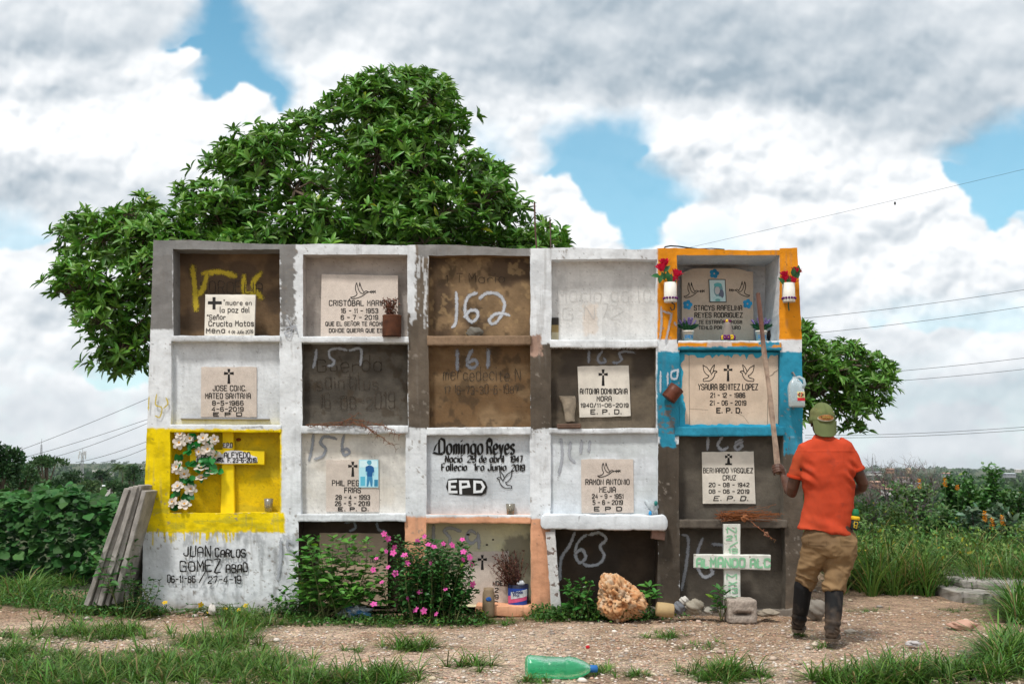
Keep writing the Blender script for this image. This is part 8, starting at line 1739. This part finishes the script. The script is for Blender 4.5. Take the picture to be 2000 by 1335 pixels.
# boots
m_boot = M('muddy_rubber', attr=True, var=.35, scale=16, rough=.7, bump=.3, bscale=40, spec=.15)
for nm, top, mid, ank, ax_, ay_, Yft, tilt, yaw in (('boot', (1570, 1139, .12), (1565, 1180, .17), (1560, 1212, .23), 1559, 1232, 8.06, 10, -.30), ('boot', (1630, 1150, -.04), (1628, 1195, -.09), (1625, 1230, -.14), 1624, 1250, 7.64, 0, -.36)):
    mb = MB(); limb(mb, [(J(*top), .064, .068), (J(top[0] - 1, top[1] + 4, top[2]), .066, .070), (J(*mid), .060, .066), (J(*ank), .052, .062)], 20)
    a = P(ax_, ay_, Yft); z0 = max(a.z, .0); heel = Vector((a.x, Yft, z0)); fd = Vector((math.sin(yaw) * -1, math.cos(yaw), 0)); an_ = J(*ank)
    limb(mb, [(heel + fd * -.035 + Vector((0, 0, .035)), .034, .028), (heel + fd * .0 + Vector((0, 0, .048)), .046, .046), (heel + fd * .07 + Vector((0, 0, .052)), .046, .050), (heel + fd * .15 + Vector((0, 0, .045)), .052, .040), (heel + fd * .21 + Vector((0, 0, .036)), .048, .030), (heel + fd * .245 + Vector((0, 0, .030)), .030, .020)], 18)
    limb(mb, [(an_, .052, .060), (heel + fd * .02 + Vector((0, 0, .06)), .050, .056)], 18)
    v, nn, f = solid(mb, .0058, 3); v[:, 2] = np.maximum(v[:, 2], .002 + heel.z); zz = v[:, 2]
    v = v + nn * (.0035 * np.sin(zz * 110 + v[:, 0] * 25) * (np.abs(zz - .14) < .05))[:, None]
    mud = sstep(-zz + (fbm(v[:, 0] * 12, zz * 12 + v[:, 1] * 9, 420, 4) - .5) * .35, -.26, -.02); c = np.tile(np.array((.012, .012, .013)), (len(v), 1)); c = blend(c, mud * .8, (.125, .085, .058)); c = blend(c, sstep(fbm(v[:, 0] * 20, zz * 14, 421, 4), .58, .7) * .28, (.08, .065, .055))
    bo = mesh('boot', v, f, m_boot, man, cols=c)
    mb = MB(); z_ = heel.z; mb.v = []; pr = [heel + fd * t_ + Vector((fd.y * s_ * w_, -fd.x * s_ * w_, 0)) for s_, seq in ((1, ((-.05, .02), (-.035, .042), (.05, .046), (.15, .056), (.22, .046), (.26, .018))), (-1, ((.26, .018), (.22, .046), (.15, .056), (.05, .046), (-.035, .042), (-.05, .02)))) for t_, w_ in seq]
    n_ = len(pr); mb.add([p + Vector((0, 0, -.004)) for p in pr] + [p + Vector((0, 0, .016)) for p in pr], [tuple(range(n_))[::-1], tuple(range(n_, 2 * n_))] + [(i, (i + 1) % n_, (i + 1) % n_ + n_, i + n_) for i in range(n_)], (.10, .075, .055)); mb.build('sole', m_boot, bo)
# cap, worn with its peak down the neck
mb = MB(); cc_ = hc + Vector((0, -.012, .012)); rows = []
for i in range(15):
    th = (math.pi * .5) * (i / 14); z_ = math.cos(th)
    rows.append([cc_ + Vector((math.sin(th) * math.cos(a) * .0935, math.sin(th) * math.sin(a) * .112, z_ * .128 - .0)) for a in [2 * math.pi * q / 40 for q in range(41)]])
rows.append([p + Vector((0, 0, -.030)) for p in rows[-1]]); rows.append([cc_ + (p - cc_) * .96 for p in rows[-1]])
v_ = MB(); v_.grid(rows); v = np.array(v_.v); 
rad_ = v - np.array(cc_); L_ = np.linalg.norm(rad_, axis=1)[:, None]; nn = rad_ / L_; ang = np.arctan2(rad_[:, 1], rad_[:, 0]); seam = np.exp(-((np.mod(ang + math.pi / 2 + .52, 1.047) - .52) / .05) ** 2)
v = v + nn * ((fbm(v[:, 0] * 26, v[:, 2] * 26, 431, 3) - .5) * .012 * 1.0 - seam * .002 + .004 * np.sin(v[:, 2] * 90 + v[:, 0] * 20) * (v[:, 2] > cc_.z - .0) * (v[:, 2] < cc_.z + .06))[:, None]
base = np.array((.125, .150, .060)); c = base[None] * (1 + .5 * (fbm(v[:, 0] * 14, v[:, 2] * 14, 432, 4) - .5))[:, None]; c = blend(c, sstep(v[:, 2] - cc_.z, .06, .12) * .0 + seam * .30, (.05, .07, .03)); c = blend(c, sstep(fbm(v[:, 0] * 9, v[:, 2] * 9, 433, 3), .55, .7) * .45, (.17, .155, .07))
cap = mesh('cap', v, v_.f, m_cloth, man, cols=c)
rows = []
for i in range(12):
    u = i / 11; row = []
    for k in range(25):
        s_ = -1 + 2 * k / 24; wv = .089 * (1 - .10 * u); x = s_ * wv; y = -.106 * math.sqrt(max(0, 1 - (s_ * .80) ** 2)) - .010 - .022 * u * (1 - .3 * s_ * s_) ; z = .000 - .120 * u * (1 - .24 * abs(s_) ** 3.5); row.append(cc_ + Vector((x, y + .012, z - .012)))
    rows.append(row)
mb = MB(); mb.grid(rows, (.125, .150, .065)); mb.grid([[p + Vector((0, .004, 0)) for p in r] for r in rows][::-1], (.06, .08, .035)); mb.build('cap_peak', m_cloth, cap, smooth=True)
def capsurf(x, z, off): 
    k_ = max(.05, 1 - (x / .0935) ** 2 - (max(z, 0) / .128) ** 2); return cc_ + Vector((x, -.112 * math.sqrt(k_) - off, z))
def patch_oval(cx, cz, rx, rz, off, col, mb, n=22, lim=99):
    ring = [capsurf(cx + rx * math.cos(a), cz + rz * math.sin(a) + .35 * (cx + rx * math.cos(a)) ** 2 * 12 * 0, off) for a in [2 * math.pi * q / n for q in range(n)]]; mb.add([capsurf(cx, cz, off + .002)] + ring, [(0, i + 1, (i + 1) % n + 1) for i in range(n)], col)
mb = MB(); patch_oval(-.002, .006, .060, .025, .007, (.50, .46, .36), mb); patch_oval(-.002, .009, .056, .021, .0095, (.34, .14, .04), mb); patch_oval(-.002, .011, .040, .0085, .0125, (.035, .04, .02), mb); mb.build('badge', m_obj, cap)
k = Ink(0, plane=lambda x, y, off: capsurf((x - 1605) * S, .011 + (824 - y) * S, off + .0142)); k.many(text_strokes('RANCHERO', 1596.5, 1613, 825.5, 3.0), .7); k.build('badge_letters', M('ochre_thread', (.45, .25, .06), .8, .1, bump=0), cap)
mb = MB(); mb.ball(cc_ + Vector((0, 0, .127)), (.008, .008, .005), 6, (.10, .12, .05)); 
for x_, z_ in ((-.035, .045), (.02, .04), (-.06, .07), (.062, .05)): mb.ball(capsurf(x_, z_, .002), (.004, .003, .004), 5, (.30, .22, .08))
mb.build('eyelets', m_obj, cap)
# spray bottle in the back pocket
Yd = YM - .055; b = P(1668, 1034, Yd); t = thing('deodorant_bottle', 'small black bottle with yellow collar and green cap in the trouser pocket', 'bottle', b); h = lambda y: P(1668, y, Yd).z - b.z; ti = Matrix.Rotation(R(7), 3, 'Y')
mb = MB(); mb.lathe([(.0, 0), (.026, 0), (.030, .006), (.030, h(1012)), (0, h(1012))], b, 22, ti, (.010, .018, .016)); mb.build('bottle_body', m_obj, t, smooth=True)
mb = MB(); mb.lathe([(.028, h(1015)), (.0345, h(1014)), (.0345, h(1009)), (.027, h(1007))], b, 22, ti, (.62, .40, .01)); mb.build('collar_ring', m_obj, t, smooth=True)
mb = MB(); mb.lathe([(.027, h(1009)), (.026, h(1000)), (.020, h(995)), (.017, h(993)), (0, h(992.5))], b, 22, ti, (.01, .16, .06)); mb.build('cap', m_obj, t, smooth=True)
k = Ink(0, plane=lambda x, y, off: b + ti @ Vector((math.sin((x - 1669) * S / .031) * (.0312 + off), -math.cos((x - 1669) * S / .031) * (.0312 + off), h(y)))); k.many([[(1666, 1018), (1672, 1018), (1671, 1030), (1666, 1029), (1666, 1018)], [(1664, 1022), (1674, 1021)], [(1667, 1025), (1672, 1025)]], 1.3); k.build('lettering', M('gold_letters', (.50, .34, .02), .6, .1, bump=0), t)
# the stick
mb = MB(); rows = []; e0 = g0 - sx_ * .038; n = 46; side = rt; dep = cam_
for i in range(n + 1):
    u = i / n; p = e0.lerp(top_, u) + side * (.004 * math.sin(u * 6.28) + .0012 * math.sin(u * 17)); hw = (.021 - .0035 * u) * (1 + .10 * math.sin(u * 23)); hd = .012
    q = [p - side * hw - dep * hd * .6, p - side * hw * .8 + dep * hd, p + side * hw * .8 + dep * hd, p + side * hw - dep * hd * .6, p + side * hw * .8 - dep * hd, p - side * hw * .8 - dep * hd]; rows.append(q + [q[0]])
mb.grid(rows); mb.add(rows[0][:-1], [tuple(range(6))]); mb.add(rows[-1][:-1], [tuple(range(6))[::-1]]); v = np.array(mb.v); u = (v[:, 2] - e0.z) / (top_.z - e0.z); c = np.tile(np.array((.27, .195, .145)), (len(v), 1)); c = blend(c, sstep(u + (fbm(v[:, 2] * 9, v[:, 0] * 30, 440, 3) - .5) * .3, .62, .80), (.10, .045, .032)); c = blend(c, sstep(fbm(v[:, 2] * 14, v[:, 0] * 40, 441, 3), .6, .7) * .6, (.13, .07, .05))
mb.c = [tuple(q) for q in c]; mb.build('wooden_stick', m_log, top=('long flat weathered stick held upright in the left fist of the man', 'stick'))

# ------------------------------------------------------------------ haze: one closed box of thin even air round everything
hm = bpy.data.materials.new('haze'); hm.use_nodes = True; hn = NT(hm.node_tree); hm.node_tree.nodes.clear(); ho = hn.new('ShaderNodeOutputMaterial'); pv = hn.new('ShaderNodeVolumePrincipled'); pv.inputs['Color'].default_value = (.80, .88, .95, 1); pv.inputs['Density'].default_value = .00009; pv.inputs['Anisotropy'].default_value = .2; hn.l.new(pv.outputs[0], ho.inputs['Volume'])
mb = MB(); mb.box((0, 3000, 15), (20000, 13000, 110)); hz_o = mb.build('haze', hm, None, paint=False); tag(hz_o, 'thin pale haze over the far valley', 'haze', None, 'stuff')
